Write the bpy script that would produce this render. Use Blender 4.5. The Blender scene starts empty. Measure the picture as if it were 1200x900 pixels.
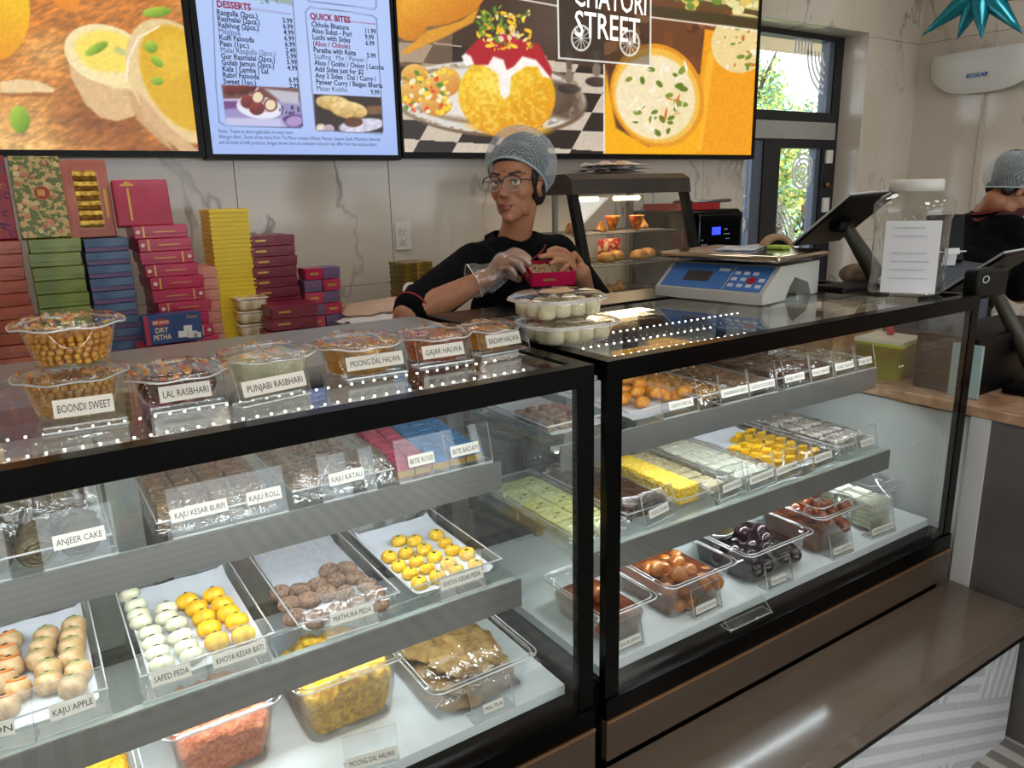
import bpy, bmesh, math, random
import numpy as np
from mathutils import Vector, Matrix
random.seed(7); rng = np.random.default_rng(7)
S = bpy.context.scene; COL = S.collection
PI = math.pi

# ------------------------------------------------------------------ camera
CAMZ, FPX = 1.5, 886.669
YAW, PITCH, ROLL = (math.radians(a) for a in (33.0065, 14.2102, -1.38874))
FW = Vector((math.sin(YAW)*math.cos(PITCH), math.cos(YAW)*math.cos(PITCH), -math.sin(PITCH)))
_r = Vector((math.cos(YAW), -math.sin(YAW), 0)); _u = _r.cross(FW)
RT = math.cos(ROLL)*_r + math.sin(ROLL)*_u
UP = -math.sin(ROLL)*_r + math.cos(ROLL)*_u
CAM = Vector((0, 0, CAMZ))
cd = bpy.data.cameras.new('camera'); cd.sensor_width = 36; cd.lens = FPX/1200*36; cd.clip_start = .02; cd.clip_end = 200
co = bpy.data.objects.new('camera', cd); COL.objects.link(co)
mw = Matrix((RT, UP, -FW)).transposed().to_4x4(); mw.translation = CAM; co.matrix_world = mw
S.camera = co
# ------------------------------------------------------------------ view, world, lights
S.view_settings.view_transform = 'Standard'; S.view_settings.look = 'None'
S.view_settings.gamma = 1; S.view_settings.use_curve_mapping = False
S.view_settings.exposure = 0.0
S.cycles.max_bounces = 10; S.cycles.transparent_max_bounces = 40; S.cycles.glossy_bounces = 5
S.cycles.diffuse_bounces = 4; S.cycles.caustics_reflective = False; S.cycles.caustics_refractive = False
S.cycles.sample_clamp_indirect = 4; S.cycles.use_denoising = True
W = bpy.data.worlds.new('world'); S.world = W; W.use_nodes = True
W.node_tree.nodes['Background'].inputs[0].default_value = (.86, .93, 1, 1)
W.node_tree.nodes['Background'].inputs[1].default_value = 3.0
sun = bpy.data.lights.new('sun', 'SUN'); sun.energy = 6; sun.angle = .03; sun.color = (1, .95, .86)
so = bpy.data.objects.new('sun', sun); COL.objects.link(so); so.rotation_euler = (math.radians(40), 0, math.radians(-20))
def area(name, loc, size, power, col=(1, 1, 1), rot=(0, 0, 0)):
    l = bpy.data.lights.new(name, 'AREA'); l.shape = 'RECTANGLE'; l.size, l.size_y = size; l.energy = power; l.color = col
    o = bpy.data.objects.new(name, l); COL.objects.link(o); o.location = loc; o.rotation_euler = rot
    return o
ROOMX0, ROOMX1, ROOMY0, ROOMY1, ROOMZ = -2.6, 5.045, -3.2, 2.9, 3.0
for lx, ly in ((-1.2, -.2), (.6, -.2), (2.4, -.2), (4.1, -.2), (.2, 2.15), (2.2, 2.15), (4.0, 1.9), (-1.2, -1.9), (1.2, -1.9), (3.4, -1.9)):
    area('ceiling_panel_light', (lx, ly, ROOMZ-.035), (.55, .55), 4.5 if ly < 1 else 3.5, (1, .95, .88))

# ------------------------------------------------------------------ helpers
def ray(u, v): return FW*FPX + RT*(u-600) - UP*(v-450)
def at_z(u, v, z): r = ray(u, v); return CAM + r*((z-CAM.z)/r.z)
def at_y(u, v, y): r = ray(u, v); return CAM + r*((y-CAM.y)/r.y)
def at_x(u, v, x): r = ray(u, v); return CAM + r*((x-CAM.x)/r.x)
def project(P):
    d = np.asarray(P, float) - np.array(CAM); z = d@np.array(FW)
    return 600 + FPX*(d@np.array(RT))/z, 450 - FPX*(d@np.array(UP))/z
def lin(c):
    if isinstance(c, str):
        c = c.lstrip('#'); c = [int(c[i:i+2], 16)/255 for i in (0, 2, 4)]
    return tuple(x/12.92 if x <= .04045 else ((x+.055)/1.055)**2.4 for x in c)
MATS = {}
def nodes_of(name):
    m = bpy.data.materials.new(name); m.use_nodes = True; nt = m.node_tree; nt.nodes.clear()
    out = nt.nodes.new('ShaderNodeOutputMaterial'); return m, nt, out
def N(nt, typ, **kw):
    n = nt.nodes.new('ShaderNode'+typ)
    for k, v in kw.items():
        if k in ('operation', 'blend_type', 'data_type', 'wave_type', 'noise_dimensions', 'feature', 'attribute_name', 'noise_type'): setattr(n, k, v)
        else: n.inputs[k if not k.startswith('i') or not k[1:].isdigit() else int(k[1:])].default_value = v
    return n
def mat(name, col, rough=.5, metal=0, var=0, vscale=20, bump=0, bscale=60, coat=0, spec=.5, sss=0, emit=None, estr=1):
    """principled material with noise colour variation and bump"""
    if name in MATS: return MATS[name]
    m, nt, out = nodes_of(name)
    p = N(nt, 'BsdfPrincipled'); nt.links.new(p.outputs[0], out.inputs[0])
    c = lin(col) if isinstance(col, str) else col
    p.inputs['Base Color'].default_value = (*c, 1); p.inputs['Roughness'].default_value = rough; p.inputs['Metallic'].default_value = metal
    p.inputs['Coat Weight'].default_value = coat; p.inputs['Coat Roughness'].default_value = .06; p.inputs['Specular IOR Level'].default_value = spec
    if sss: p.inputs['Subsurface Weight'].default_value = sss; p.inputs['Subsurface Radius'].default_value = (.01, .006, .004)
    tc = N(nt, 'TexCoord')
    if var:
        n = N(nt, 'TexNoise'); n.inputs['Scale'].default_value = vscale; n.inputs['Detail'].default_value = 4
        nt.links.new(tc.outputs['Object'], n.inputs['Vector'])
        mr = N(nt, 'MapRange', i1=.3, i2=.7, i3=1-var, i4=1+var); nt.links.new(n.outputs[0], mr.inputs[0])
        mx = N(nt, 'VectorMath', operation='SCALE'); mx.inputs[0].default_value = c; nt.links.new(mr.outputs[0], mx.inputs['Scale'])
        nt.links.new(mx.outputs[0], p.inputs['Base Color'])
    if bump:
        n = N(nt, 'TexNoise'); n.inputs['Scale'].default_value = bscale; n.inputs['Detail'].default_value = 3
        nt.links.new(tc.outputs['Object'], n.inputs['Vector'])
        b = N(nt, 'Bump'); b.inputs['Strength'].default_value = bump; b.inputs['Distance'].default_value = .004
        nt.links.new(n.outputs[0], b.inputs['Height']); nt.links.new(b.outputs[0], p.inputs['Normal'])
    if emit is not None:
        p.inputs['Emission Color'].default_value = (*(lin(emit) if isinstance(emit, str) else emit), 1); p.inputs['Emission Strength'].default_value = estr
    MATS[name] = m; return m
def mix2(name, a, b, scale, lo=.4, hi=.6, rough=.5, bump=0, detail=4, stretch=(1, 1, 1), coat=0, sss=0, metal=0):
    """two colours mottled by noise"""
    if name in MATS: return MATS[name]
    m, nt, out = nodes_of(name); p = N(nt, 'BsdfPrincipled'); nt.links.new(p.outputs[0], out.inputs[0])
    p.inputs['Roughness'].default_value = rough; p.inputs['Coat Weight'].default_value = coat; p.inputs['Coat Roughness'].default_value = .08; p.inputs['Metallic'].default_value = metal
    if sss: p.inputs['Subsurface Weight'].default_value = sss; p.inputs['Subsurface Radius'].default_value = (.008, .005, .003)
    tc = N(nt, 'TexCoord'); mp = N(nt, 'Mapping'); mp.inputs['Scale'].default_value = stretch
    n = N(nt, 'TexNoise'); n.inputs['Scale'].default_value = scale; n.inputs['Detail'].default_value = detail
    nt.links.new(tc.outputs['Object'], mp.inputs[0]); nt.links.new(mp.outputs[0], n.inputs['Vector'])
    cr = N(nt, 'ValToRGB'); e = cr.color_ramp.elements
    e[0].position, e[0].color = lo, (*lin(a), 1); e[1].position, e[1].color = hi, (*lin(b), 1)
    nt.links.new(n.outputs[0], cr.inputs[0]); nt.links.new(cr.outputs[0], p.inputs['Base Color'])
    if bump:
        bn = N(nt, 'Bump'); bn.inputs['Strength'].default_value = bump; bn.inputs['Distance'].default_value = .004
        nt.links.new(n.outputs[0], bn.inputs['Height']); nt.links.new(bn.outputs[0], p.inputs['Normal'])
    MATS[name] = m; return m
def thin(name, tint=(1, 1, 1), base=.04, rough=0.0, milk=0.0, bump=0, bscale=40, stretch=(1, 1, 1), gcol=(1, 1, 1)):
    """thin clear sheet: transparent with a Schlick reflection, optional milky diffuse share"""
    if name in MATS: return MATS[name]
    m, nt, out = nodes_of(name)
    t = N(nt, 'BsdfTransparent'); t.inputs[0].default_value = (*tint, 1)
    g = N(nt, 'BsdfGlossy'); g.inputs['Roughness'].default_value = rough; g.inputs['Color'].default_value = (*gcol, 1)
    lw = N(nt, 'LayerWeight'); lw.inputs[0].default_value = .5
    pw = N(nt, 'Math', operation='POWER'); pw.inputs[1].default_value = 5; nt.links.new(lw.outputs['Facing'], pw.inputs[0])
    ma = N(nt, 'Math', operation='MULTIPLY_ADD'); ma.inputs[1].default_value = 1-base; ma.inputs[2].default_value = base; nt.links.new(pw.outputs[0], ma.inputs[0])
    under = t
    if milk:
        d = N(nt, 'BsdfDiffuse'); d.inputs[0].default_value = (.9, .9, .9, 1)
        mm = N(nt, 'MixShader'); mm.inputs[0].default_value = milk; nt.links.new(t.outputs[0], mm.inputs[1]); nt.links.new(d.outputs[0], mm.inputs[2]); under = mm
    mx = N(nt, 'MixShader'); nt.links.new(ma.outputs[0], mx.inputs[0]); nt.links.new(under.outputs[0], mx.inputs[1]); nt.links.new(g.outputs[0], mx.inputs[2])
    nt.links.new(mx.outputs[0], out.inputs[0])
    if bump:
        tc = N(nt, 'TexCoord'); mp = N(nt, 'Mapping'); mp.inputs['Scale'].default_value = stretch
        n = N(nt, 'TexNoise'); n.inputs['Scale'].default_value = bscale; n.inputs['Detail'].default_value = 2; n.inputs['Distortion'].default_value = 1.0
        nt.links.new(tc.outputs['Object'], mp.inputs[0]); nt.links.new(mp.outputs[0], n.inputs['Vector'])
        b = N(nt, 'Bump'); b.inputs['Strength'].default_value = bump; b.inputs['Distance'].default_value = .01
        nt.links.new(n.outputs[0], b.inputs['Height']); nt.links.new(b.outputs[0], g.inputs['Normal'])
    MATS[name] = m; return m
def vcol(name, rough=.5, emit=0, coat=0, bump=0):
    """material reading the mesh colour attribute 'Col'"""
    if name in MATS: return MATS[name]
    m, nt, out = nodes_of(name); p = N(nt, 'BsdfPrincipled'); nt.links.new(p.outputs[0], out.inputs[0])
    p.inputs['Roughness'].default_value = rough; p.inputs['Coat Weight'].default_value = coat
    a = N(nt, 'Attribute'); a.attribute_name = 'Col'
    if emit:
        p.inputs['Base Color'].default_value = (.01, .01, .01, 1); p.inputs['Emission Strength'].default_value = emit
        nt.links.new(a.outputs['Color'], p.inputs['Emission Color'])
    else: nt.links.new(a.outputs['Color'], p.inputs['Base Color'])
    MATS[name] = m; return m

class MB:
    """collects shapes; build() links them as one mesh object"""
    def __init__(s): s.v = []; s.f = []; s.mi = []; s.sm = []
    def add(s, vs, fs, mi=0, sm=False):
        o = len(s.v); s.v += [tuple(v) for v in vs]
        for f in fs: s.f.append(tuple(i+o for i in f)); s.mi.append(mi); s.sm.append(sm)
        return s
    def box(s, x0, y0, z0, x1, y1, z1, mi=0, M=None):
        vs = [Vector((x, y, z)) for z in (z0, z1) for y in (y0, y1) for x in (x0, x1)]
        if M is not None: vs = [M@v for v in vs]
        return s.add(vs, [(0, 2, 3, 1), (4, 5, 7, 6), (0, 1, 5, 4), (2, 6, 7, 3), (0, 4, 6, 2), (1, 3, 7, 5)], mi)
    def cbox(s, c, d, mi=0, M=None): return s.box(c[0]-d[0]/2, c[1]-d[1]/2, c[2]-d[2]/2, c[0]+d[0]/2, c[1]+d[1]/2, c[2]+d[2]/2, mi, M)
    def rbox(s, x0, y0, z0, x1, y1, z1, r=.003, mi=0, M=None, seg=2):
        """box with rounded edges"""
        bm = bmesh.new(); bmesh.ops.create_cube(bm, size=1)
        for v in bm.verts: v.co = Vector(((x0+x1)/2+v.co.x*(x1-x0), (y0+y1)/2+v.co.y*(y1-y0), (z0+z1)/2+v.co.z*(z1-z0)))
        bmesh.ops.bevel(bm, geom=bm.edges[:], offset=r, segments=seg, affect='EDGES', profile=.5)
        bm.verts.index_update()
        bm.normal_update()
        vs = [(v.co.copy() if M is None else M@v.co) for v in bm.verts]; fs = [[v.index for v in f.verts] for f in bm.faces]
        fl = [max(abs(c) for c in f.normal) < .9999 for f in bm.faces]; n0 = len(s.f)
        bm.free(); s.add(vs, fs, mi, True); s.sm[n0:] = fl; return s
    def lathe(s, prof, n=24, mi=0, c=(0, 0, 0), sx=1, sy=1, sm=True, M=None, cap=True):
        vs, fs = [], []
        for r, z in prof:
            for i in range(n):
                a = 2*PI*i/n; v = Vector((c[0]+r*math.cos(a)*sx, c[1]+r*math.sin(a)*sy, c[2]+z)); vs.append(v if M is None else M@v)
        for j in range(len(prof)-1):
            for i in range(n): fs.append((j*n+i, j*n+(i+1) % n, (j+1)*n+(i+1) % n, (j+1)*n+i))
        if cap:
            nf = len(fs)
            if prof[0][0] > 1e-3: fs.append(tuple(range(n-1, -1, -1)))
            if prof[-1][0] > 1e-3: fs.append(tuple(range((len(prof)-1)*n, len(prof)*n)))
            n0 = len(s.f); s.add(vs, fs, mi, sm); s.sm[n0+nf:] = [False]*(len(fs)-nf); return s
        return s.add(vs, fs, mi, sm)
    def tube(s, pts, r, n=8, mi=0, closed=False, sm=True, cap=True):
        pts = [Vector(p) for p in pts]; m = len(pts); rs = r if hasattr(r, '__len__') else [r]*m
        vs, fs = [], []; ref = None
        for i, p in enumerate(pts):
            a = pts[(i-1) % m] if (closed or i > 0) else p; b = pts[(i+1) % m] if (closed or i < m-1) else p
            t = (b-a).normalized() if (b-a).length > 1e-9 else Vector((0, 0, 1))
            if ref is None: ref = Vector((0, 0, 1)) if abs(t.z) < .9 else Vector((1, 0, 0))
            x = (ref - t*ref.dot(t)).normalized(); y = t.cross(x); ref = x
            for k in range(n):
                an = 2*PI*k/n; vs.append(p + (x*math.cos(an)+y*math.sin(an))*rs[i])
        for i in range(m if closed else m-1):
            j = (i+1) % m
            for k in range(n): fs.append((i*n+k, i*n+(k+1) % n, j*n+(k+1) % n, j*n+k))
        nf = len(fs)
        if cap and not closed: fs.append(tuple(range(n-1, -1, -1))); fs.append(tuple(range((m-1)*n, m*n)))
        n0 = len(s.f); s.add(vs, fs, mi, sm); s.sm[n0+nf:] = [False]*(len(fs)-nf); return s
    def prism(s, poly, z0, z1, mi=0, M=None):
        n = len(poly); vs = [Vector((x, y, z0)) for x, y in poly]+[Vector((x, y, z1)) for x, y in poly]
        if M is not None: vs = [M@v for v in vs]
        return s.add(vs, [tuple(range(n-1, -1, -1)), tuple(range(n, 2*n))]+[(i, (i+1) % n, n+(i+1) % n, n+i) for i in range(n)], mi)
    def ball(s, c, r, n=12, m=8, mi=0, M=None):
        rx, ry, rz = r if hasattr(r, '__len__') else (r, r, r)
        prof = [(math.sin(PI*i/m), -math.cos(PI*i/m)) for i in range(m+1)]; prof[0] = (1e-4, -1); prof[-1] = (1e-4, 1)
        vs, fs = [], []
        for q, z in prof:
            for i in range(n):
                a = 2*PI*i/n; v = Vector((c[0]+rx*q*math.cos(a), c[1]+ry*q*math.sin(a), c[2]+rz*z)); vs.append(v if M is None else M@v)
        for j in range(m):
            for i in range(n): fs.append((j*n+i, j*n+(i+1) % n, (j+1)*n+(i+1) % n, (j+1)*n+i))
        return s.add(vs, fs, mi, True)
    def grid(s, fn, nu, nv, mi=0, sm=True):
        vs = [fn(i/(nu-1), j/(nv-1)) for j in range(nv) for i in range(nu)]
        return s.add(vs, [(j*nu+i, j*nu+i+1, (j+1)*nu+i+1, (j+1)*nu+i) for j in range(nv-1) for i in range(nu-1)], mi, sm)
    def mesh(s, name, mats):
        me = bpy.data.meshes.new(name); me.from_pydata(s.v, [], s.f); me.validate(clean_customdata=False)
        for m in (mats if isinstance(mats, (list, tuple)) else [mats]): me.materials.append(m)
        if len(me.polygons) == len(s.f):
            me.polygons.foreach_set('material_index', s.mi); me.polygons.foreach_set('use_smooth', s.sm)
        me.update(); return me
    def build(s, name, mats, parent=None, loc=None, rot=None): return link(name, s.mesh(name, mats), parent, loc, rot)
def link(name, me, parent=None, loc=None, rot=None):
    o = bpy.data.objects.new(name, me); COL.objects.link(o)
    if parent is not None: o.parent = parent
    if loc is not None: o.location = loc
    if rot is not None: o.rotation_euler = rot
    return o
def thing(name, label, cat, loc=(0, 0, 0), rz=0, group=None):
    o = bpy.data.objects.new(name, None); COL.objects.link(o); o.location = loc; o.rotation_euler = (0, 0, rz); o.empty_display_size = .05
    return tag(o, label, cat, group)
def tag(o, label, cat, group=None, kind=None):
    o['label'] = label; o['category'] = cat
    if group: o['group'] = group
    if kind: o['kind'] = kind
    return o
def struct(o): o['kind'] = 'structure'; return o
def copy_tree(o, label=None, loc=None, rz=None, group=None):
    r = o.copy(); COL.objects.link(r)
    if label: r['label'] = label
    if group: r['group'] = group
    if loc is not None: r.location = loc
    if rz is not None: r.rotation_euler = (0, 0, rz)
    for ch in list(o.children):
        c = ch.copy(); COL.objects.link(c); c.parent = r
        for g in list(ch.children):
            d = g.copy(); COL.objects.link(d); d.parent = c
    return r
def text_mesh(body, size, width=None, align='LEFT', cond=1.0, bold=0.0):
    cu = bpy.data.curves.new('lettering', 'FONT'); cu.body = body; cu.size = size; cu.align_x = align; cu.resolution_u = 2; cu.offset = bold if 'M' not in body and 'W' not in body else 0
    o = bpy.data.objects.new('lettering', cu); COL.objects.link(o)
    dg = bpy.context.evaluated_depsgraph_get(); dg.update()
    me = bpy.data.meshes.new_from_object(o.evaluated_get(dg)); COL.objects.unlink(o); bpy.data.objects.remove(o)
    if width and len(me.vertices):
        xs = [v.co.x for v in me.vertices]; w = max(xs)-min(xs); k = width/w if w > 0 else 1
        me.transform(Matrix.Diagonal((k, 1, 1, 1)))
    elif cond != 1: me.transform(Matrix.Diagonal((cond, 1, 1, 1)))
    return me
def letter(body, size, M, m, parent, width=None, align='LEFT', cond=1.0, bold=0.0, name='lettering'):
    me = text_mesh(body, size, width, align, cond, bold); me.name = name; me.transform(M); me.materials.clear(); me.materials.append(m)
    return link(name, me, parent)
ORD = ['first', 'second', 'third', 'fourth', 'fifth', 'sixth', 'seventh', 'eighth', 'ninth', 'tenth', 'eleventh', 'twelfth', 'thirteenth', 'fourteenth', 'fifteenth', 'sixteenth', 'seventeenth', 'eighteenth', 'nineteenth', 'twentieth']
ORD += ['twenty-'+o for o in ORD[:9]]+['thirtieth']+['thirty-'+o for o in ORD[:9]]
# value noise for painting and displacement
_perm = rng.random((64, 64))
def vnoise(x, y):
    x = np.asarray(x, float); y = np.asarray(y, float)
    xi, yi = np.floor(x).astype(int), np.floor(y).astype(int); fx, fy = x-xi, y-yi
    fx = fx*fx*(3-2*fx); fy = fy*fy*(3-2*fy)
    g = lambda a, b: _perm[a % 64, b % 64]
    return (g(xi, yi)*(1-fx)+g(xi+1, yi)*fx)*(1-fy)+(g(xi, yi+1)*(1-fx)+g(xi+1, yi+1)*fx)*fy
def fbm(x, y, o=3): return sum(vnoise(x*2**k+17*k, y*2**k+31*k)*.5**k for k in range(o))/sum(.5**k for k in range(o))
def paint_mesh(name, P, nu, nv, cols, m, parent=None):
    """grid mesh with vertices P (nv*nu,3) and linear colours cols"""
    me = bpy.data.meshes.new(name); n = nu*nv
    idx = np.arange(n).reshape(nv, nu); q = np.stack([idx[:-1, :-1], idx[:-1, 1:], idx[1:, 1:], idx[1:, :-1]], -1).reshape(-1, 4)
    me.vertices.add(n); me.vertices.foreach_set('co', np.asarray(P, np.float32).ravel())
    me.loops.add(q.size); me.loops.foreach_set('vertex_index', q.ravel().astype(np.int32))
    me.polygons.add(len(q)); me.polygons.foreach_set('loop_start', np.arange(0, q.size, 4, dtype=np.int32))
    me.update(calc_edges=True)
    ca = me.color_attributes.new('Col', 'FLOAT_COLOR', 'POINT')
    ca.data.foreach_set('color', np.concatenate([cols, np.ones((n, 1))], 1).astype(np.float32).ravel())
    me.materials.append(m); return link(name, me, parent)
def linarr(c): c = np.clip(c, 0, 1); return np.where(c <= .04045, c/12.92, ((c+.055)/1.055)**2.4)
# ------------------------------------------------------------------ materials of the setting
black_gloss = mat('black_gloss', '#020202', .22, spec=.12)
black_satin = mat('black_satin', '#050506', .4, spec=.2)
black_matte = mat('black_matte', '#0a0a0b', .7, spec=.2)
steel = mat('brushed_steel', '#8f8d89', .32, metal=.85, var=.06, vscale=30)
lipmat = mat('grey_anodised', '#8d8b88', .30, metal=.55, var=.05, vscale=12)
white_plastic = mat('white_plastic', '#dcdad4', .35)
white_paint = mat('white_paint', '#d9d8d4', .5)
case_glass = thin('case_glass', (.982, .992, .988), .035)
shelf_glass = thin('shelf_glass', (.93, .965, .955), .045)
clear = thin('clear_acrylic', (.965, .975, .975), .05)
clear_edge = thin('acrylic_edge', (.95, .97, .97), .35, rough=.2, milk=.8)  # milky white share puts the bright edge highlights into the colour
film = thin('cling_film', (.96, .965, .97), .14, rough=.09, bump=1.0, bscale=38, stretch=(1, .35, 1))
led_emit = mat('led_bead', '#ffffff', .4, emit=(1, .98, .94), estr=14)
def marble():
    m, nt, out = nodes_of('marble_tile'); p = N(nt, 'BsdfPrincipled'); nt.links.new(p.outputs[0], out.inputs[0])
    p.inputs['Roughness'].default_value = .14; p.inputs['Specular IOR Level'].default_value = .6
    tc = N(nt, 'TexCoord'); nz = N(nt, 'TexNoise'); nz.inputs['Scale'].default_value = 1.6; nz.inputs['Detail'].default_value = 5
    nt.links.new(tc.outputs['Object'], nz.inputs['Vector'])
    # veins: thin band where a distorted noise crosses one half
    n2 = N(nt, 'TexNoise'); n2.inputs['Scale'].default_value = .9; n2.inputs['Detail'].default_value = 5; n2.inputs['Roughness'].default_value = .58; n2.inputs['Distortion'].default_value = .2
    mp = N(nt, 'Mapping'); mp.inputs['Rotation'].default_value = (0, .7, .3); mp.inputs['Scale'].default_value = (1.5, 1, .75); nt.links.new(tc.outputs['Object'], mp.inputs[0]); nt.links.new(mp.outputs[0], n2.inputs['Vector'])
    s = N(nt, 'Math', operation='SUBTRACT'); s.inputs[1].default_value = .5; nt.links.new(n2.outputs[0], s.inputs[0])
    a = N(nt, 'Math', operation='ABSOLUTE'); nt.links.new(s.outputs[0], a.inputs[0])
    vr = N(nt, 'MapRange', i1=0.0, i2=.011, i3=1, i4=0); nt.links.new(a.outputs[0], vr.inputs[0])
    md = N(nt, 'MapRange', i1=.40, i2=.62, i3=0, i4=.8); nt.links.new(nz.outputs[0], md.inputs[0])
    mm = N(nt, 'Math', operation='MULTIPLY'); nt.links.new(vr.outputs[0], mm.inputs[0]); nt.links.new(md.outputs[0], mm.inputs[1])
    cr = N(nt, 'ValToRGB'); e = cr.color_ramp.elements
    e[0].position, e[0].color = .3, (*lin('#c6bbab'), 1); e[1].position, e[1].color = .7, (*lin('#d8cfc3'), 1); nt.links.new(nz.outputs[0], cr.inputs[0])
    mx = N(nt, 'MixRGB'); mx.inputs[2].default_value = (*lin('#57524d'), 1); nt.links.new(mm.outputs[0], mx.inputs[0]); nt.links.new(cr.outputs[0], mx.inputs[1])
    nt.links.new(mx.outputs[0], p.inputs['Base Color']); return m
MARBLE = marble()
def maze_mat(name, ca, cb, cell, lines, rough=.25, rot=0.0, axes='XZ', coat=0):
    """blocks of parallel stripes turned at random by a right angle, a maze pattern"""
    m, nt, out = nodes_of(name); p = N(nt, 'BsdfPrincipled'); nt.links.new(p.outputs[0], out.inputs[0]); p.inputs['Roughness'].default_value = rough
    tc = N(nt, 'TexCoord'); sp = N(nt, 'SeparateXYZ'); mp = N(nt, 'Mapping')
    nt.links.new(tc.outputs['Object'], sp.inputs[0]); cb0 = N(nt, 'CombineXYZ')
    nt.links.new(sp.outputs[axes[0]], cb0.inputs[0]); nt.links.new(sp.outputs[axes[1]], cb0.inputs[1])
    mp.inputs['Rotation'].default_value = (0, 0, rot); mp.inputs['Scale'].default_value = (1/cell,)*3; nt.links.new(cb0.outputs[0], mp.inputs[0])
    fl = N(nt, 'VectorMath', operation='FLOOR'); nt.links.new(mp.outputs[0], fl.inputs[0])
    fr = N(nt, 'VectorMath', operation='FRACTION'); nt.links.new(mp.outputs[0], fr.inputs[0])
    wn = N(nt, 'TexWhiteNoise', noise_dimensions='2D'); nt.links.new(fl.outputs[0], wn.inputs['Vector'])
    gt = N(nt, 'Math', operation='GREATER_THAN'); gt.inputs[1].default_value = .5; nt.links.new(wn.outputs['Value'], gt.inputs[0])
    s2 = N(nt, 'SeparateXYZ'); nt.links.new(fr.outputs[0], s2.inputs[0])
    mi = N(nt, 'Mix', data_type='FLOAT'); nt.links.new(gt.outputs[0], mi.inputs[0]); nt.links.new(s2.outputs[0], mi.inputs[2]); nt.links.new(s2.outputs[1], mi.inputs[3])
    ml = N(nt, 'Math', operation='MULTIPLY'); ml.inputs[1].default_value = lines; nt.links.new(mi.outputs[0], ml.inputs[0])
    f2 = N(nt, 'Math', operation='FRACT'); nt.links.new(ml.outputs[0], f2.inputs[0])
    g2 = N(nt, 'Math', operation='GREATER_THAN'); g2.inputs[1].default_value = .5; nt.links.new(f2.outputs[0], g2.inputs[0])
    mx = N(nt, 'MixRGB'); mx.inputs[1].default_value = (*lin(ca), 1); mx.inputs[2].default_value = (*lin(cb), 1); nt.links.new(g2.outputs[0], mx.inputs[0])
    nt.links.new(mx.outputs[0], p.inputs['Base Color']); return m
maze_tile = maze_mat('maze_tile', '#dcdddc', '#c3c4c6', .17, 4, rot=.35)
maze_floor = maze_mat('maze_floor', '#cfccc6', '#8e8a84', .30, 4, rough=.3, axes='XY')
ledge_mat = mix2('ledge_stone', '#6a5c50', '#75665a', 7, .3, .7, rough=.12, stretch=(.4, 3, 1), coat=.3)
base_panel = mix2('bronze_panel', '#4a3c31', '#57483b', 5, .3, .7, rough=.3, stretch=(.3, 1, 3))
grey_laminate = mix2('grey_tile', '#55504e', '#625d5a', 3, .3, .7, rough=.4, stretch=(1, .6, 4))
wood_top = mix2('speckled_granite', '#8f6a50', '#c9a283', 22, .35, .65, rough=.3)
counter_grey = mat('counter_grey', '#8a8782', .3)

# ------------------------------------------------------------------ room shell
def sbox(name, b, m): return struct(MB().box(*b).build(name, m))
sbox('floor', (ROOMX0, ROOMY0, -.1, ROOMX1, ROOMY1+.3, 0), maze_floor)
sbox('ceiling', (ROOMX0, ROOMY0-1.2, ROOMZ, ROOMX1+.3, ROOMY1+.3, ROOMZ+.12), mat('ceiling_paint', '#c8c2b8', .8))
OX0, OX1, OZ = 3.44, 4.485, 2.37
wb = MB(); y0, y1 = 2.912, 3.09
wb.box(ROOMX0, y0, 0, OX0-.013, y1, ROOMZ); wb.box(OX1+.013, y0, 0, ROOMX1+.3, y1, ROOMZ); wb.box(OX0-.013, y0, OZ+.013, OX1+.013, y1, ROOMZ)
wall_back = struct(wb.build('wall_back', mat('grout', '#a59c8f', .9)))
def tiles(parent, u0, u1, us, vs, make, hole=None):
    us = sorted({u0, u1, *[x for x in us if u0 < x < u1]}); vs = sorted({0, ROOMZ, *[z for z in vs if 0 < z < ROOMZ]})
    for i in range(len(us)-1):
        for j in range(len(vs)-1):
            rects = [(us[i], vs[j], us[i+1], vs[j+1])]
            if hole:
                a, b, c, d = rects[0]; ha, hb, hc, hd = hole; rects = []
                if a < hc and c > ha and b < hd and d > hb:
                    if a < ha: rects.append((a, b, ha, d))
                    if c > hc: rects.append((hc, b, c, d))
                    if d > hd: rects.append((max(a, ha), max(b, hd), min(c, hc), d))
                else: rects = [(a, b, c, d)]
            for a, b, c, d in rects: make(a+.0007, b+.0007, c-.0007, d-.0007)
def bt(a, b, c, d): MB().rbox(a, 2.9, b, c, 2.915, d, .0015, seg=1).build('tile', MARBLE, wall_back)
tiles(wall_back, ROOMX0, ROOMX1, [1.318+.6*k for k in range(-7, 6)], [1.15, 2.35], bt, (OX0, 0, OX1, OZ))
# reveal of the opening, lined with the same marble
for b in ((OX1, 2.915, 0, OX1+.012, 3.09, OZ), (OX0-.012, 2.915, 0, OX0, 3.09, OZ), (OX0, 2.915, OZ, OX1, 3.09, OZ+.012)): MB().box(*b).build('tile', MARBLE, wall_back)
wr = sbox('wall_right', (ROOMX1+.012, ROOMY0, 0, ROOMX1+.3, 2.912, ROOMZ), MATS['grout'])
def rt(a, b, c, d): MB().rbox(ROOMX1-.003, a, b, ROOMX1+.013, c, d, .0015, seg=1).build('tile', MARBLE, wr)
tiles(wr, -.7, 2.9055, [2.45-.6*k for k in range(0, 8)], [1.15, 2.35], rt)
sbox('wall_left', (ROOMX0-.1, ROOMY0, 0, ROOMX0, ROOMY1+.1, ROOMZ), mat('left_paint', '#b9b2a8', .7))
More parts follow.
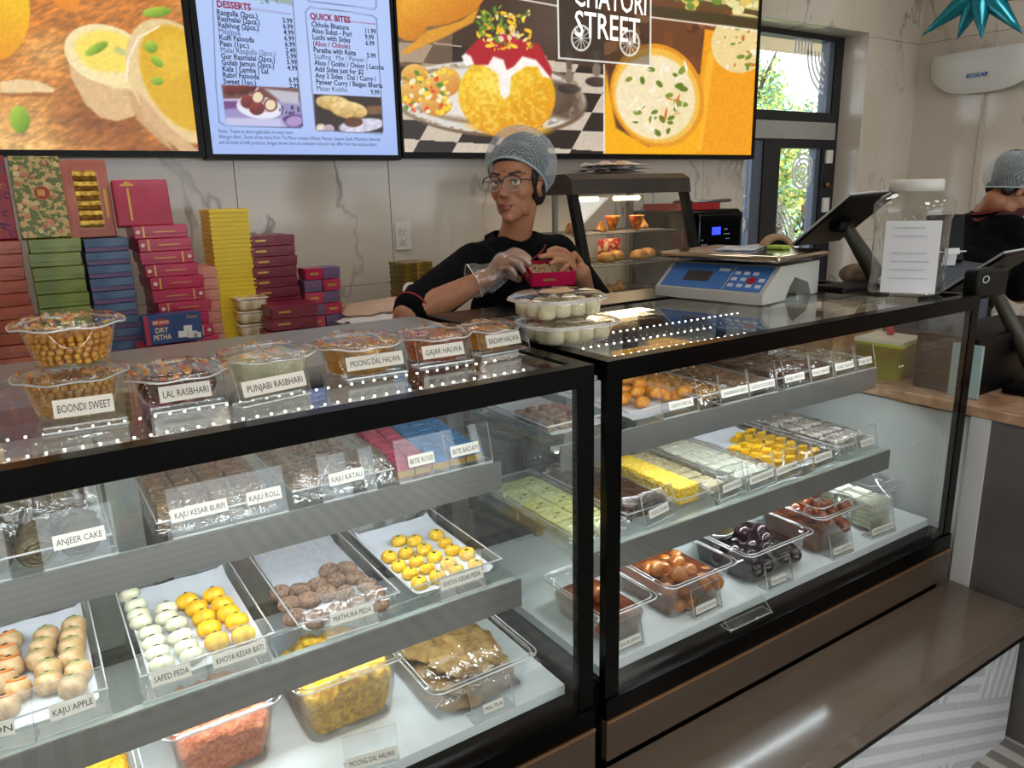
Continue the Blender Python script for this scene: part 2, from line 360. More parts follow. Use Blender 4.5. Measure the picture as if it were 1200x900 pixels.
# storefront behind the camera: mullions, transom, low sill
sf = MB()
for k in range(6):
    x = ROOMX0+(ROOMX1-ROOMX0)*k/5; sf.box(x-.04, ROOMY0-.06, 0, x+.04, ROOMY0+.04, ROOMZ)
for z in (0, 2.1, ROOMZ-.12): sf.box(ROOMX0, ROOMY0-.05, z, ROOMX1, ROOMY0+.03, z+.1)
wf = struct(sf.build('window_2', black_satin))
MB().box(ROOMX0, ROOMY0-.008, .05, ROOMX1, ROOMY0-.002, ROOMZ-.05).build('pane', clear, wf)
struct(MB().box(ROOMX0-2, -6.4, 3.15, ROOMX1+2, -4.45, 3.25).build('roof_sky_blocker', white_paint))  # unseen slab added to cut the sky light entering through the storefront
# ceiling panel lamps (the lamps' light is set at the top)
lampm = mat('lamp_diffuser', '#ffffff', .5, emit=(1, .96, .9), estr=3)
for i, l in enumerate([o for o in COL.objects if o.name.startswith('ceiling_panel_light')]):
    x, y = l.location.x, l.location.y
    t = thing('ceiling_panel', 'square ceiling lamp panel, '+ORD[i]+' of the ten over the shop', 'ceiling light', (x, y, ROOMZ), 0, 'ceiling lamp panels')
    m = MB(); m.box(-.3, -.3, -.02, .3, -.275, 0); m.box(-.3, .275, -.02, .3, .3, 0); m.box(-.3, -.275, -.02, -.275, .275, 0); m.box(.275, -.275, -.02, .3, .275, 0)
    m.build('frame', white_paint, t); MB().box(-.275, -.275, -.012, .275, .275, -.002).build('diffuser', lampm, t)

# ------------------------------------------------------------------ door and window in the back wall, at y = 3.09
KD = 3.09
frame_dark = mat('dark_bronze_frame', '#16181d', .4); frame_lit = mat('frame_daylit_tone', '#5d6674', .4, metal=.3)  # frame_lit: paler copy of the frame, bluish daylight put into its colour
decal = mat('frosted_decal', '#eef2f4', .6, emit=None)
win = struct(MB().box(OX0, KD-.03, 1.885, OX1, KD+.05, 1.93).box(OX1-.075, KD-.03, 1.93, OX1, KD+.05, OZ).box(OX0, KD-.03, OZ-.03, OX1-.075, KD+.05, OZ).box(OX0, KD-.03, 1.93, OX0+.05, KD+.05, OZ-.03).build('window_1', frame_dark))
MB().box(OX0+.05, KD+.005, 1.93, OX1-.075, KD+.011, OZ-.03).build('pane', clear, win)
MB().box(OX1-.125, KD-.02, 1.93, OX1-.078, KD+.04, OZ-.03).build('frame', frame_lit, win)
def ring(m, cx, cz, r0, r1, y, n=48, a0=0, a1=2*PI, th=.0015, clip=None):
    for i in range(n):
        a, b = a0+(a1-a0)*i/n, a0+(a1-a0)*(i+1)/n
        P = [(cx+r*math.cos(t), cz+r*math.sin(t)) for r, t in ((r0, a), (r1, a), (r1, b), (r0, b))]
        if clip and not all(clip[0] <= x <= clip[2] and clip[1] <= z <= clip[3] for x, z in P): continue
        m.add([(x, y, z) for x, z in P]+[(x, y+th, z) for x, z in P], [(0, 1, 2, 3), (7, 6, 5, 4), (0, 4, 5, 1), (1, 5, 6, 2), (2, 6, 7, 3), (3, 7, 4, 0)])
m = MB()
for k in range(6): ring(m, 4.42, 2.28, .06+.035*k, .076+.035*k, KD, 40, PI, 1.6*PI, clip=(3.5, 1.935, OX1-.13, OZ-.035))
for k in range(6): m.box(4.05+.03*k, KD, 2.26, 4.065+.03*k, KD+.0015, OZ-.03)
m.build('decal', decal, win)
dr = struct(MB().box(OX0, KD-.03, 1.76, OX1-.0, KD+.05, 1.885).build('door_1', frame_dark))
MB().box(OX0+.0, KD-.04, 1.772, OX1-.04, KD-.028, 1.872).build('header', mat('silver_header', '#a9a8a4', .4, metal=.3, var=.06), dr)
MB().box(3.79, KD-.03, 0, 3.94, KD+.05, 1.76).box(OX1-.14, KD-.03, 0, OX1, KD+.05, 1.76).box(3.94, KD-.03, 1.72, OX1-.14, KD+.05, 1.76).box(OX0, KD-.03, 0, 3.70, KD+.05, .1).build('frame', frame_dark, dr)
MB().box(3.70, KD-.02, 0, 3.79, KD+.04, 1.76).box(4.30, KD-.015, 0, 4.345, KD+.035, 1.72).build('stile', frame_lit, dr)
MB().box(3.94, KD+.006, .1, 4.30, KD+.012, 1.72).box(OX0, KD+.006, .1, 3.70, KD+.012, 1.76).build('pane', clear, dr)
m = MB()
for k in range(4): ring(m, 4.205, 1.585, .012+.028*k, .026+.028*k, KD, 36)
for k in range(3): ring(m, 3.80, 1.10, .30+.03*k, .314+.03*k, KD, 60, clip=(3.94, .1, 4.29, 1.7))
for k in range(3): ring(m, 3.80, 1.10, .30+.03*k, .314+.03*k, KD, 60, clip=(OX0, .1, 3.695, 1.7))
for cx, cz in ((4.01, 1.30), (4.045, 1.19), (3.985, 1.11), (4.03, 1.06), (3.6, 1.32), (3.56, 1.24), (3.65, 1.28), (3.62, 1.16), (3.52, 1.12)):
    for k in range(3): ring(m, cx, cz, .008+.016*k, .016+.016*k, KD, 24)
m.build('decal', decal, dr)
for z0, z1 in ((1.63, 1.71), (1.33, 1.42)): MB().rbox(4.37, KD-.05, z0, 4.43, KD-.03, z1, .004).build('hinge', white_plastic, dr)
MB().lathe([(.014, 0), (.014, .02)], 14, M=Matrix.Translation((4.40, KD-.03, 1.50)) @ Matrix.Rotation(PI/2, 4, 'X')).build('lock', mat('brass', '#a97a35', .3, metal=.8), dr)

# ------------------------------------------------------------------ outside
struct(MB().box(-10, 3.3, -.12, 40, 60, -.02).build('ground', mat('asphalt', '#9a9a94', .9, var=.1, vscale=3)))
struct(MB().box(-10, -40, -.12, 40, -3.3, -.02).build('pavement', mat('pavement_concrete', '#b8b4ac', .9, var=.08, vscale=2)))
struct(MB().box(3.0, 3.25, 2.62, 9, 4.6, 2.8).build('roof_canopy', mat('tan_soffit', '#cdb58d', .7)))
leafm = [mat('leaf_green', '#8fb45c', .6, var=.35, vscale=2), mat('leaf_yellow', '#cfc46a', .6, var=.3, vscale=2), mat('leaf_blue', '#9cc9b8', .6, var=.25, vscale=2)]
bark = mat('bark', '#4a3b2d', .9, bump=.6)
def tree(x, y, h, cr, cz, n, w, label, name='tree'):
    t = thing(name, label, 'tree', (x, y, -.02))
    tr = MB(); tr.tube([(0, 0, 0), (.04, 0, h*.4), (0, .05, h*.85)], [.09, .07, .02], 8)
    for k in range(5):
        a = 2*PI*k/5+.4; tr.tube([(.02, 0, h*(.3+.08*k)), (cr*.5*math.cos(a), cr*.5*math.sin(a), h*(.42+.1*k))], [.035, .01], 6)
    tr.build('trunk', bark, t)
    m = MB(); R = random.Random(int(x*100+y))
    blobs = [(R.gauss(0, cr*.45), R.gauss(0, cr*.4), cz+R.gauss(0, cr*.55)) for _ in range(26)]
    for _ in range(n):
        b = R.choice(blobs); c = Vector(b)+Vector((R.gauss(0, .17), R.gauss(0, .17), R.gauss(0, .17)))*cr*.9
        d = Vector((R.gauss(0, 1), R.gauss(0, 1), R.gauss(0, 1))).normalized(); e = d.cross(Vector((R.gauss(0, 1), R.gauss(0, 1), R.gauss(0, 1)))).normalized(); s = R.uniform(.03, .06)
        m.add([c-d*s, c+e*s*.45, c+d*s, c-e*s*.45], [(0, 1, 2, 3)], R.choices((0, 1, 2), w)[0])
    m.build('foliage', leafm, t); return t
tree(11.3, 9.4, 4.8, .80, 2.85, 4200, (5, 3, 4), 'leafy green tree seen through the upper pane of the back window')
tree(8.35, 6.5, 2.6, .50, 1.55, 2600, (5, 4, 2), 'yellowing bush behind the glass door of the back wall', 'bush')
tree(6.9, 6.2, 2.4, .6, 1.5, 2600, (6, 4, 2), 'bright green bush seen through the narrow side pane by the glass door', 'bush')
tree(11.0, 8.0, 1.8, .75, .85, 3000, (5, 2, 3), 'low dark shrub at the foot of the glass door', 'shrub')
# ------------------------------------------------------------------ display cases
YF, ZT, Z1, Z2, ZB = .97, 1.215, .992, .767, .577
YS1, YS2, YSB, YR, YB = 1.18, 1.118, 1.02, 1.48, 1.65
def display_case(name, label, x0, x1, deckmat, right_glass_only):
    t = thing(name, label, 'display case', ((x0+x1)/2, (YF+YB)/2, 0)); ox, oy = (x0+x1)/2, (YF+YB)/2
    def P(nm, m, mt, par=t, lid=0):
        o = m.build(nm, mt, par); o.location = (-ox, -oy, 0) if par is t else (0, 0, 0); return o
    # top frame
    m = MB(); m.box(x0, YF, 1.178, x1, YF+.028, ZT); m.box(x0, YF+.028, 1.185, x0+.03, YR, ZT); m.box(x1-.03, YF+.028, 1.185, x1, YR, ZT); P('top_frame', m, black_gloss)
    P('top_glass', MB().box(x0+.03, YF+.028, 1.203, x1-.03, YR, 1.212), case_glass)
    P('rear_deck', MB().rbox(x0, YR, 1.165, x1, YB, ZT+.001, .004), deckmat)
    # posts
    for a, b in ((x0, x0+.034), (x1-.034, x1)): P('post', MB().box(a, YF, .545, b, YF+.018, 1.178), black_gloss)
    for a, b in ((x0, x0+.03), (x1-.03, x1)): P('post', MB().box(a, YB-.03, .55, b, YB, 1.165), black_gloss)
    P('front_glass', MB().box(x0+.034, YF+.002, .545, x1-.034, YF+.009, 1.178), case_glass)
    for a in (x0+.012, x1-.018): P('side_glass', MB().box(a, YF+.02, .56, a+.006, YB-.03, 1.185), case_glass)
    m = MB(); m.box((x0+x1)/2-.02, YB-.05, .58, (x0+x1)/2+.02, YB-.03, 1.165); m.box(x0+.03, YB-.045, .575, x1-.03, YB-.02, .60); m.box(x0+.03, YB-.045, 1.14, x1-.03, YB-.02, 1.165)
    for f in (.22, .78): m.box(x0+(x1-x0)*f-.012, YB-.075, .58, x0+(x1-x0)*f+.012, YB-.055, 1.165)
    P('rear_frame', m, mat('dark_aluminium', '#3b3b3b', .4, metal=.5))
    P('rear_door', MB().box(x0+.03, YB-.040, .60, x1-.03, YB-.034, 1.14), case_glass)
    # base
    P('floor_panel', MB().box(x0+.03, YSB, .555, x1-.03, YB-.02, ZB), mat('case_floor_white', '#e9efee', .3))
    m = MB(); m.box(x0+.02, YF+.018, .535, x1-.02, YSB, .556); m.box(x0, YF-.004, .50, x1, YF+.018, .545); P('front_sill', m, black_gloss)
    P('base_panel', MB().box(x0, YF-.006, .41, x1, YF+.01, .498), base_panel)
    P('base_edge', MB().box(x0, YF-.008, .496, x1, YF+.006, .501), mat('copper_edge', '#b98e67', .3, metal=.7))
    P('body', MB().box(x0+.02, YF+.012, 0, x1-.02, YB-.01, .535), black_matte)
    # shelves: glass slab, grey price rail, brackets, lamp strip
    sx0, sx1 = x0+.055, x1-(.06 if not right_glass_only else .085)
    for yl, z in ((YS1, Z1), (YS2, Z2)):
        s = P('shelf', MB().box(sx0, yl+.004, z-.008, sx1, 1.58, z-.001), shelf_glass)
        m = MB(); m.box(sx0, yl, z-.056, sx1, yl+.003, z+.001); m.box(sx0, yl+.003, z-.056, sx1, yl+.02, z-.053); P('price_rail', m, lipmat, s)
        for bx in (sx0+.015, (sx0+sx1)/2, sx1-.02): P('bracket', MB().prism([(1.30, z-.012), (1.60, z-.012), (1.60, z-.06)], bx, bx+.005, M=Matrix(((0, 0, 1, 0), (1, 0, 0, 0), (0, 1, 0, 0), (0, 0, 0, 1)))), black_satin, s)
        m = MB(); m.box(sx0, yl+.022, z-.018, sx1, yl+.036, z-.010); P('lamp_or_glint_strip', m, white_plastic, s)
        m = MB(); k = int((sx1-sx0)/.022)
        for i in range(k): m.cbox((sx0+.011+.022*i, yl+.029, z-.0205), (.006, .006, .004))
        o = P('lamp_or_glint_bead', m, led_emit, s); o['kind'] = 'stuff'
    # lamp strip under the top frame
    s = P('lamp_or_glint_strip', MB().box(x0+.04, YF+.030, 1.186, x1-.04, YF+.046, 1.196), white_plastic)
    m = MB(); k = int((x1-x0-.09)/.022)
    for i in range(k): m.cbox((x0+.05+.022*i, YF+.038, 1.183), (.006, .006, .005)); m.cbox((x0+.05+.022*i, YF+.038, 1.198), (.006, .006, .004))
    o = P('lamp_or_glint_bead', m, led_emit, s); o['kind'] = 'stuff'
    for yy in ((1.07, 1.165) if not right_glass_only else (1.055, 1.150, 1.245)):  # added rows of glowing beads, standing in for lamp reflections in the top glass
        s = P('lamp_or_glint_strip', MB().box(x0+.04, yy-.004, 1.196, x1-.04, yy+.004, 1.1975), clear)
        m = MB(); k = int((x1-x0-.09)/.020) if not right_glass_only else int((.62 if yy > 1.2 else .42)/.020)
        for i in range(k): m.cbox((x0+.05+.020*i, yy, 1.1985), (.0028, .0028, .002))
        o = P('lamp_or_glint_bead', m, led_emit, s); o['kind'] = 'stuff'
    for yl, z, p in ((YF+.05, 1.175, 1.5), (YS1+.05, Z1-.03, 2.2), (YS2+.05, Z2-.03, 1.6)):
        area('case_strip_light', ((x0+x1)/2, yl, z), (x1-x0-.2, .009), p, (.86, .95, 1), (math.radians(28), 0, 0))
    return t
CL = (-.47, .797); CR = (.8265, 2.085)
display_case('display_case', 'black framed glass sweets case with a grey rear deck, nearer the camera', *CL, counter_grey, 0)
display_case('display_case', 'black framed glass sweets case with the weighing scale on top', *CR, black_gloss, 1)
# ------------------------------------------------------------------ ledge in front, tiled front below it
ld = MB().rbox(-.9, .742, .348, 2.098, .964, .40, .004).build('trim_1', ledge_mat); struct(ld)
MB().box(-.9, .747, .33, 2.095, .96, .348).build('lower_edge', black_satin, ld)
tf = struct(MB().box(-.9, .775, 0, 2.095, .95, .33).build('wall_front', MATS['grout']))
for i in range(20):
    x = -.9+.15*i
    for z0, z1 in ((.0, .329),): MB().rbox(x+.001, .764, z0, min(x+.149, 2.094), .776, z1, .0012, seg=1).build('tile', maze_tile, tf)
# ------------------------------------------------------------------ side counter that runs to the customers' side
sc = thing('side_counter', 'grey panelled side counter with a reddish granite top beside the far case', 'counter', (2.5, .6, 0))
def SP(nm, m, mt):
    o = m.build(nm, mt, sc); o.location = (-2.5, -.6, 0); return o
SP('body', MB().box(2.112, -.6, 0, 3.0, .915, .885), grey_laminate)
SP('corner_trim', MB().box(2.104, .915, 0, 2.3, .965, .885), white_paint)
SP('inner_panel', MB().box(2.135, .965, 0, 3.0, 1.62, .872), white_paint)
SP('top', MB().rbox(2.100, -.62, .885, 3.05, 1.64, .915, .004), wood_top)
# ------------------------------------------------------------------ back counter
bc = thing('back_counter', 'grey work counter along the marble wall under the sweet boxes', 'counter', (.9, 2.6, 0))
o = MB().rbox(-2.5, 2.22, .92, 3.40, 2.898, .96, .004).build('top', counter_grey, bc); o.location = (-.9, -2.6, 0)
for k in range(9):
    o = MB().box(-2.48+.65*k, 2.26, .1, -2.48+.65*k+.64, 2.89, .92).build('cabinet', white_paint, bc); o.location = (-.9, -2.6, 0)
# ------------------------------------------------------------------ menu screens on the back wall
class Canvas:
    """colours on a flat panel; U, V are the panel's own drawing coordinates"""
    def __init__(s, U, V, base): s.U, s.V = U, V; s.c = np.tile(np.array(base, float)/255, (U.size, 1)); s.n = None
    def put(s, mask, col, a=1.0):
        col = np.asarray(col, float)
        if col.ndim == 1: col = col/255
        w = (np.clip(mask, 0, 1)*a)[:, None]; s.c = s.c*(1-w)+col*w
    def sd(s, d, soft=1.0): return np.clip(.5-d/soft, 0, 1)
    def ell(s, cu, cv, ru, rv, rot, col, a=1, soft=1.2, shade=None):
        t = math.radians(rot); x = (s.U-cu)*math.cos(t)+(s.V-cv)*math.sin(t); y = -(s.U-cu)*math.sin(t)+(s.V-cv)*math.cos(t)
        r = np.sqrt((x/ru)**2+(y/rv)**2); m = s.sd((r-1)*min(ru, rv), soft)
        if shade is not None:
            k = np.clip((.5+.5*(x/ru*shade[0]+y/rv*shade[1])), 0, 1)[:, None]
            col = (np.array(col)*(1-k)+np.array(shade[2])*k)/255
        s.put(m, col, a); return m
    def poly(s, pts, col, a=1, soft=1.2, noise=0):
        P = np.array(pts, float); n = len(P); ins = np.zeros(s.U.size, bool); d = np.full(s.U.size, 1e9)
        for i in range(n):
            A, B = P[i], P[(i+1) % n]; e = B-A
            c = (A[1] > s.V) != (B[1] > s.V)
            with np.errstate(divide='ignore', invalid='ignore'): xx = A[0]+(s.V-A[1])/(e[1] if e[1] else 1e-9)*e[0]
            ins ^= c & (s.U < xx)
            t = np.clip(((s.U-A[0])*e[0]+(s.V-A[1])*e[1])/(e@e+1e-9), 0, 1)
            d = np.minimum(d, np.hypot(s.U-A[0]-t*e[0], s.V-A[1]-t*e[1]))
        s.put(s.sd(np.where(ins, -d, d), soft), col, a)
    def line(s, pts, w, col, a=1):
        for A, B in zip(pts[:-1], pts[1:]):
            A, B = np.array(A, float), np.array(B, float); e = B-A
            t = np.clip(((s.U-A[0])*e[0]+(s.V-A[1])*e[1])/(e@e+1e-9), 0, 1)
            s.put(s.sd(np.hypot(s.U-A[0]-t*e[0], s.V-A[1]-t*e[1])-w/2, 1.0), col, a)
    def grain(s, sc, amp, o=3, sx=1, sy=1, ang=0, seed=0):
        t = math.radians(ang); x = s.U*math.cos(t)+s.V*math.sin(t); y = -s.U*math.sin(t)+s.V*math.cos(t)
        n = fbm(x/sc*sx+seed*7.3+50, y/sc*sy+seed*3.1+50, o)-.5; s.c = np.clip(s.c*(1+amp*2*n[:, None]), 0, 1)
    def specks(s, region, n, cols, r0, r1, seed=1, asp=.5):
        R = random.Random(seed)
        for _ in range(n):
            cu = R.uniform(region[0], region[2]); cv = R.uniform(region[1], region[3]); r = R.uniform(r0, r1)
            s.ell(cu, cv, r, r*asp, R.uniform(0, 180), R.choice(cols), soft=.9)
YTV = 2.83
def screen(label, x0, x1, z0, z1, inner, nu, nv, paint):
    t = thing('menu_screen', label, 'screen', ((x0+x1)/2, YTV+.03, (z0+z1)/2), 0, 'screens along the back wall'); off = Vector((-(x0+x1)/2, -(YTV+.03), -(z0+z1)/2))
    ix0, ix1, iz0, iz1 = inner
    m = MB(); m.box(x0, YTV+.012, z0, x1, YTV+.06, z1)
    for b in ((x0, z0, x1, iz0), (x0, iz1, x1, z1), (x0, iz0, ix0, iz1), (ix1, iz0, x1, iz1)): m.box(b[0], YTV, b[1], b[2], YTV+.012, b[3])
    o = m.build('bezel', black_satin, t); o.location = off
    xs = np.linspace(ix0, ix1, nu); zs = np.linspace(iz0, iz1, nv); X, Z = np.meshgrid(xs, zs)
    P = np.stack([X.ravel(), np.full(X.size, YTV+.006), Z.ravel()], 1)
    U, V = project(P); cv = Canvas(U, V, (0, 0, 0)); paint(cv)
    o = paint_mesh('picture', P, nu, nv, linarr(cv.c), SCREENM, t); o.location = off
    o = MB().box(x0+.2, YTV+.06, (z0+z1)/2-.1, x1-.2, 2.9, (z0+z1)/2+.1).build('wall_mount', black_matte, t); o.location = off
    return t
SCREENM = vcol('screen_picture', .3, emit=1.0)
def paint_left(c):
    c.put(np.ones(c.U.size), (196, 118, 42))
    k = np.clip((c.V-60)/120, 0, 1)*np.clip((150-c.U)/120, 0, 1); c.put(k, (236, 190, 122), .9)
    c.put(np.clip(1-np.hypot((c.U-55)/55, (c.V-60)/35), 0, 1), (236, 180, 105), .8)
    c.put(np.clip(1-np.hypot((c.U-120)/70, (c.V-140)/50), 0, 1)**.6, (120, 62, 18), .75)
    c.put(np.clip(1-np.hypot((c.U-190)/60, (c.V-185)/25), 0, 1)**.6, (95, 48, 14), .7)
    c.put(np.clip((c.U-190)/50, 0, 1)*np.clip((40-c.V)/30, 0, 1), (228, 178, 120), .6)
    c.grain(22, .16, 3, 1, 4, 8); c.grain(5, .22, 2, .6, 1.6, -25)
    c.ell(-4, 14, 39, 56, 0, (255, 214, 20), shade=(-.2, 1, (233, 150, 4)))
    c.poly([(58, -3), (95, -3), (93, 4), (84, 12), (78, 13), (66, 5)], (238, 140, 22))
    c.poly([(0, 96), (20, 93), (45, 95), (64, 104), (63, 109), (40, 108), (14, 111), (0, 108)], (238, 204, 150))
    c.poly([(0, 109), (63, 109), (50, 113), (14, 113)], (120, 62, 20), .6, 3)
    # left slice: side, cream rind, yellow face
    c.poly([(78, 62), (84, 92), (100, 122), (118, 138), (138, 142), (158, 136), (165, 90), (120, 60)], (222, 182, 132), soft=2)
    c.ell(124, 64, 50, 34, 18, (246, 226, 170)); c.ell(128, 62, 41, 25, 16, (250, 222, 96), soft=5)
    c.poly([(110, 84), (165, 84), (160, 104), (132, 104)], (246, 224, 164), .9, 5)
    c.poly([(149, 106), (165, 112), (205, 178), (190, 168), (160, 140)], (205, 160, 108), soft=3)
    # right slice
    c.ell(208, 95, 52, 80, -32, (232, 202, 146), soft=2)
    c.poly([(160, 105), (200, 150), (240, 182), (214, 180), (170, 142)], (214, 172, 124), soft=3)
    c.ell(213, 92, 42, 68, -30, (222, 172, 16), soft=4); c.ell(205, 66, 22, 24, 0, (236, 196, 60), .6, 8)
    c.line([(148, 96), (150, 70), (162, 44), (186, 31)], 2.4, (252, 238, 205))
    for p in ((184, 14, 17, 6, -5), (113, 57, 15, 5.5, -28), (177, 55, 8, 7, 20), (184, 72, 9, 5, 40), (184, 95, 7, 5, 10), (23, 140, 12, 16, -10)):
        c.ell(*p, (96, 140, 22), shade=(-.5, -.7, (186, 210, 62)))
    c.ell(141, 60, 8, 4, 30, (196, 196, 120)); c.grain(3, .06, 2)
def paint_menu(c):
    g = np.clip(c.V/190, 0, 1)[:, None]; c.c = (np.array([178, 200, 246])*(1-g)+np.array([158, 182, 238])*g)/255
    c.put(np.clip(1-np.hypot((c.U-380)/140, (c.V-100)/90), 0, 1), (192, 208, 248), .6)
    # photo of dark red sweets in a white bowl
    q = [(259, 99), (351, 103), (355, 149), (265, 146)]; n0 = c.c.copy(); c.poly(q, (150, 140, 190))
    c.poly([(259, 99), (351, 103), (352, 118), (262, 116)], (110, 66, 60), soft=4); c.poly([(262, 118), (280, 116), (285, 126), (263, 128)], (110, 60, 130), soft=3)
    for p in ((270, 106, 8, 6), (284, 105, 9, 6), (296, 102, 6, 5)): c.ell(*p, 0, (126, 28, 22), shade=(.3, .9, (70, 12, 12)))
    c.line([(262, 117), (280, 117), (297, 110), (302, 103)], 2, (205, 200, 220)); c.poly([(310, 104), (350, 108), (350, 122), (330, 120)], (188, 186, 196), soft=3)
    c.ell(304, 126, 27, 13, 8, (228, 228, 240)); c.ell(303, 122, 24, 9, 8, (196, 190, 205))
    for p in ((290, 119, 8, 8), (301, 127, 9, 8)): c.ell(*p, 0, (150, 46, 34), shade=(.3, .9, (86, 18, 16)))
    for p in ((302, 114, 8, 8), (317, 123, 8, 8)): c.ell(*p, 0, (120, 50, 36)); c.ell(p[0], p[1], 6, 6.2, 0, (232, 214, 180))
    c.ell(343, 143, 15, 9, -8, (92, 52, 120)); c.ell(345, 142, 10, 6, -8, (170, 142, 196)); c.specks((325, 125, 350, 133), 14, [(40, 34, 60)], 1, 2.4, 3)
    c.poly([(265, 138), (330, 139), (338, 150), (265, 147)], (206, 206, 236), .8, 3)
    m = np.zeros(c.U.size); cc = c.c.copy(); c.c = n0; t = Canvas(c.U, c.V, (0, 0, 0)); t.poly(q, (255, 255, 255)); c.put(t.c[:, 0], cc)
    # photo of fried bread
    q = [(367, 110), (447, 114), (449, 156), (370, 153)]; n0 = c.c.copy(); c.poly(q, (44, 26, 18))
    c.ell(391, 121, 21, 9, 8, (232, 206, 140), shade=(.2, .9, (188, 142, 66))); c.ell(409, 129, 22, 10, 8, (240, 216, 152), shade=(.2, .9, (196, 150, 74)))
    c.poly([(430, 124), (447, 124), (448, 134), (432, 134)], (120, 84, 52), soft=2); c.ell(424, 147, 27, 8, -6, (206, 204, 220)); c.ell(414, 143, 11, 6, 0, (92, 52, 24))
    c.ell(376, 150, 6, 5, 0, (214, 206, 190)); c.ell(386, 151, 6, 5, 20, (196, 170, 190)); c.grain(4, .15, 2)
    cc = c.c.copy(); c.c = n0; t = Canvas(c.U, c.V, (0, 0, 0)); t.poly(q, (255, 255, 255)); c.put(t.c[:, 0], cc)
    # photo above the desserts list, cut by the top of the picture
    c.poly([(253, -40), (340, -34), (343, 7), (318, 1), (255, -3)], (150, 170, 176)); c.specks((300, -12, 340, 4), 20, [(190, 170, 90), (90, 130, 130)], 1, 3, 5)
    f = (74, 82, 120)
    c.line([(248, -30), (253, 100), (257, 143), (263, 147), (352, 150), (355, 147), (350, 100), (343, 0)], .8, f)
    c.line([(358, -20), (359, -3), (362, 1), (438, 11), (441, 8), (440, -20)], .8, f); c.line([(363, 8), (358, 14), (366, 108), (370, 152)], .8, f); c.line([(363, 8), (436, 18), (441, 22), (449, 152), (447, 157), (372, 153)], .8, f)
    c.line([(288, 10), (341, 16)], .8, (120, 50, 70)); c.line([(404, 24), (440, 28)], .8, (150, 50, 70))
def paint_right(c):
    c.put(np.ones(c.U.size), (66, 44, 28))
    c.put(np.clip((c.U-590)/60, 0, 1)*np.clip((90-c.V)/50, 0, 1), (92, 72, 60), .7)
    # chequered cloth
    T = Canvas(c.U, c.V, (0, 0, 0))
    u = (c.U-470)+.55*(c.V-120); v = (c.V-95)*1.6-.10*(c.U-470)
    ch = ((np.floor(u/46)+np.floor(v/36)) % 2 > .5); mk = (c.V > 70+.16*(c.U-640)) & (c.V > 30)
    c.put(mk.astype(float), (42, 28, 24)); c.put((mk & ch).astype(float), (206, 190, 172))
    c.put(((c.U < 530) & (c.V < 78) & (c.V > 30)).astype(float), (150, 120, 90), .6)
    # papads top left
    c.ell(480, 8, 26, 40, 0, (238, 172, 24), shade=(.6, .6, (205, 118, 12))); c.ell(520, -2, 52, 30, -18, (240, 178, 44), shade=(.3, .9, (208, 122, 18)))
    c.poly([(470, 62), (500, 36), (540, 24), (562, 8), (555, 26), (520, 44), (474, 64)], (222, 152, 40), soft=3)
    # silver plate
    c.ell(575, 118, 113, 42, 3, (118, 92, 66), soft=2); c.ell(574, 114, 112, 42, 3, (222, 214, 204), soft=2); c.ell(572, 112, 100, 35, 3, (150, 122, 92), soft=3); c.ell(568, 110, 94, 31, 3, (232, 224, 214), soft=6)
    c.ell(660, 118, 26, 20, 40, (74, 54, 40), .8, 6); c.ell(596, 150, 46, 9, 4, (236, 176, 40), .9, 4)
    rr = np.hypot((c.U-574)/112, (c.V-114)/42); c.put(((rr > .90) & (rr < 1.0)).astype(float)*(fbm(c.U/5, c.V/4, 2) > .52), (150, 128, 100), .8)
    # small bites at the left of the plate
    for p in ((486, 88, 16, 13), (482, 110, 18, 13), (512, 122, 18, 14), (523, 96, 17, 17), (508, 104, 14, 14)): c.ell(*p, 0, (238, 190, 96), shade=(.3, .9, (206, 130, 40)))
    c.specks((473, 82, 530, 132), 70, [(232, 70, 26), (248, 214, 60), (244, 236, 190), (92, 140, 34), (246, 200, 40)], 1.5, 4.5, 8, .7)
    # big golden puri
    c.ell(594, 112, 57, 49, 5, (250, 212, 44), shade=(.45, .75, (226, 146, 10)), soft=2); c.put(np.clip(1-np.hypot((c.U-578)/34, (c.V-100)/28), 0, 1), (255, 236, 110), .8)
    rr = np.hypot((c.U-594)/57, (c.V-112)/49); n = fbm(c.U/4, c.V/4, 2); c.put(((rr < .97) & (n > .6)).astype(float), (255, 240, 130), .35); c.put(((rr < .97) & (n < .36)).astype(float), (214, 140, 10), .3)
    # curd, chutney, garnish
    c.poly([(541, 66), (552, 56), (600, 52), (640, 66), (646, 92), (636, 90), (630, 78), (616, 78), (606, 84), (599, 90), (597, 112), (591, 116), (586, 110), (584, 88), (574, 80), (560, 74), (546, 78)], (250, 244, 236), soft=2.5)
    c.poly([(545, 62), (560, 46), (600, 42), (632, 52), (646, 80), (646, 92), (638, 82), (628, 70), (612, 66), (602, 78), (594, 82), (590, 70), (578, 66), (572, 76), (556, 76), (552, 66)], (178, 20, 34), soft=2.5)
    c.specks((560, 14, 622, 58), 90, [(250, 196, 20), (246, 180, 10), (240, 226, 150), (96, 140, 30), (250, 210, 40)], 1.5, 5, 11, .45); c.specks((562, 8, 588, 40), 26, [(98, 138, 40), (130, 160, 60)], 2, 5, 12, .4); c.specks((585, 28, 610, 50), 10, [(196, 30, 60), (236, 210, 170)], 2, 4, 13, .8)
    # candle stands
    for cu, cv in ((667, 90), (699, 82)):
        c.poly([(cu-5, 30), (cu+5, 30), (cu+3, cv-8), (cu-3, cv-8)], (98, 84, 72), soft=2); c.ell(cu, cv+14, 13, 6, 4, (96, 80, 66), shade=(-.6, .3, (40, 30, 26))); c.ell(cu, cv, 5, 8, 0, (130, 114, 98))
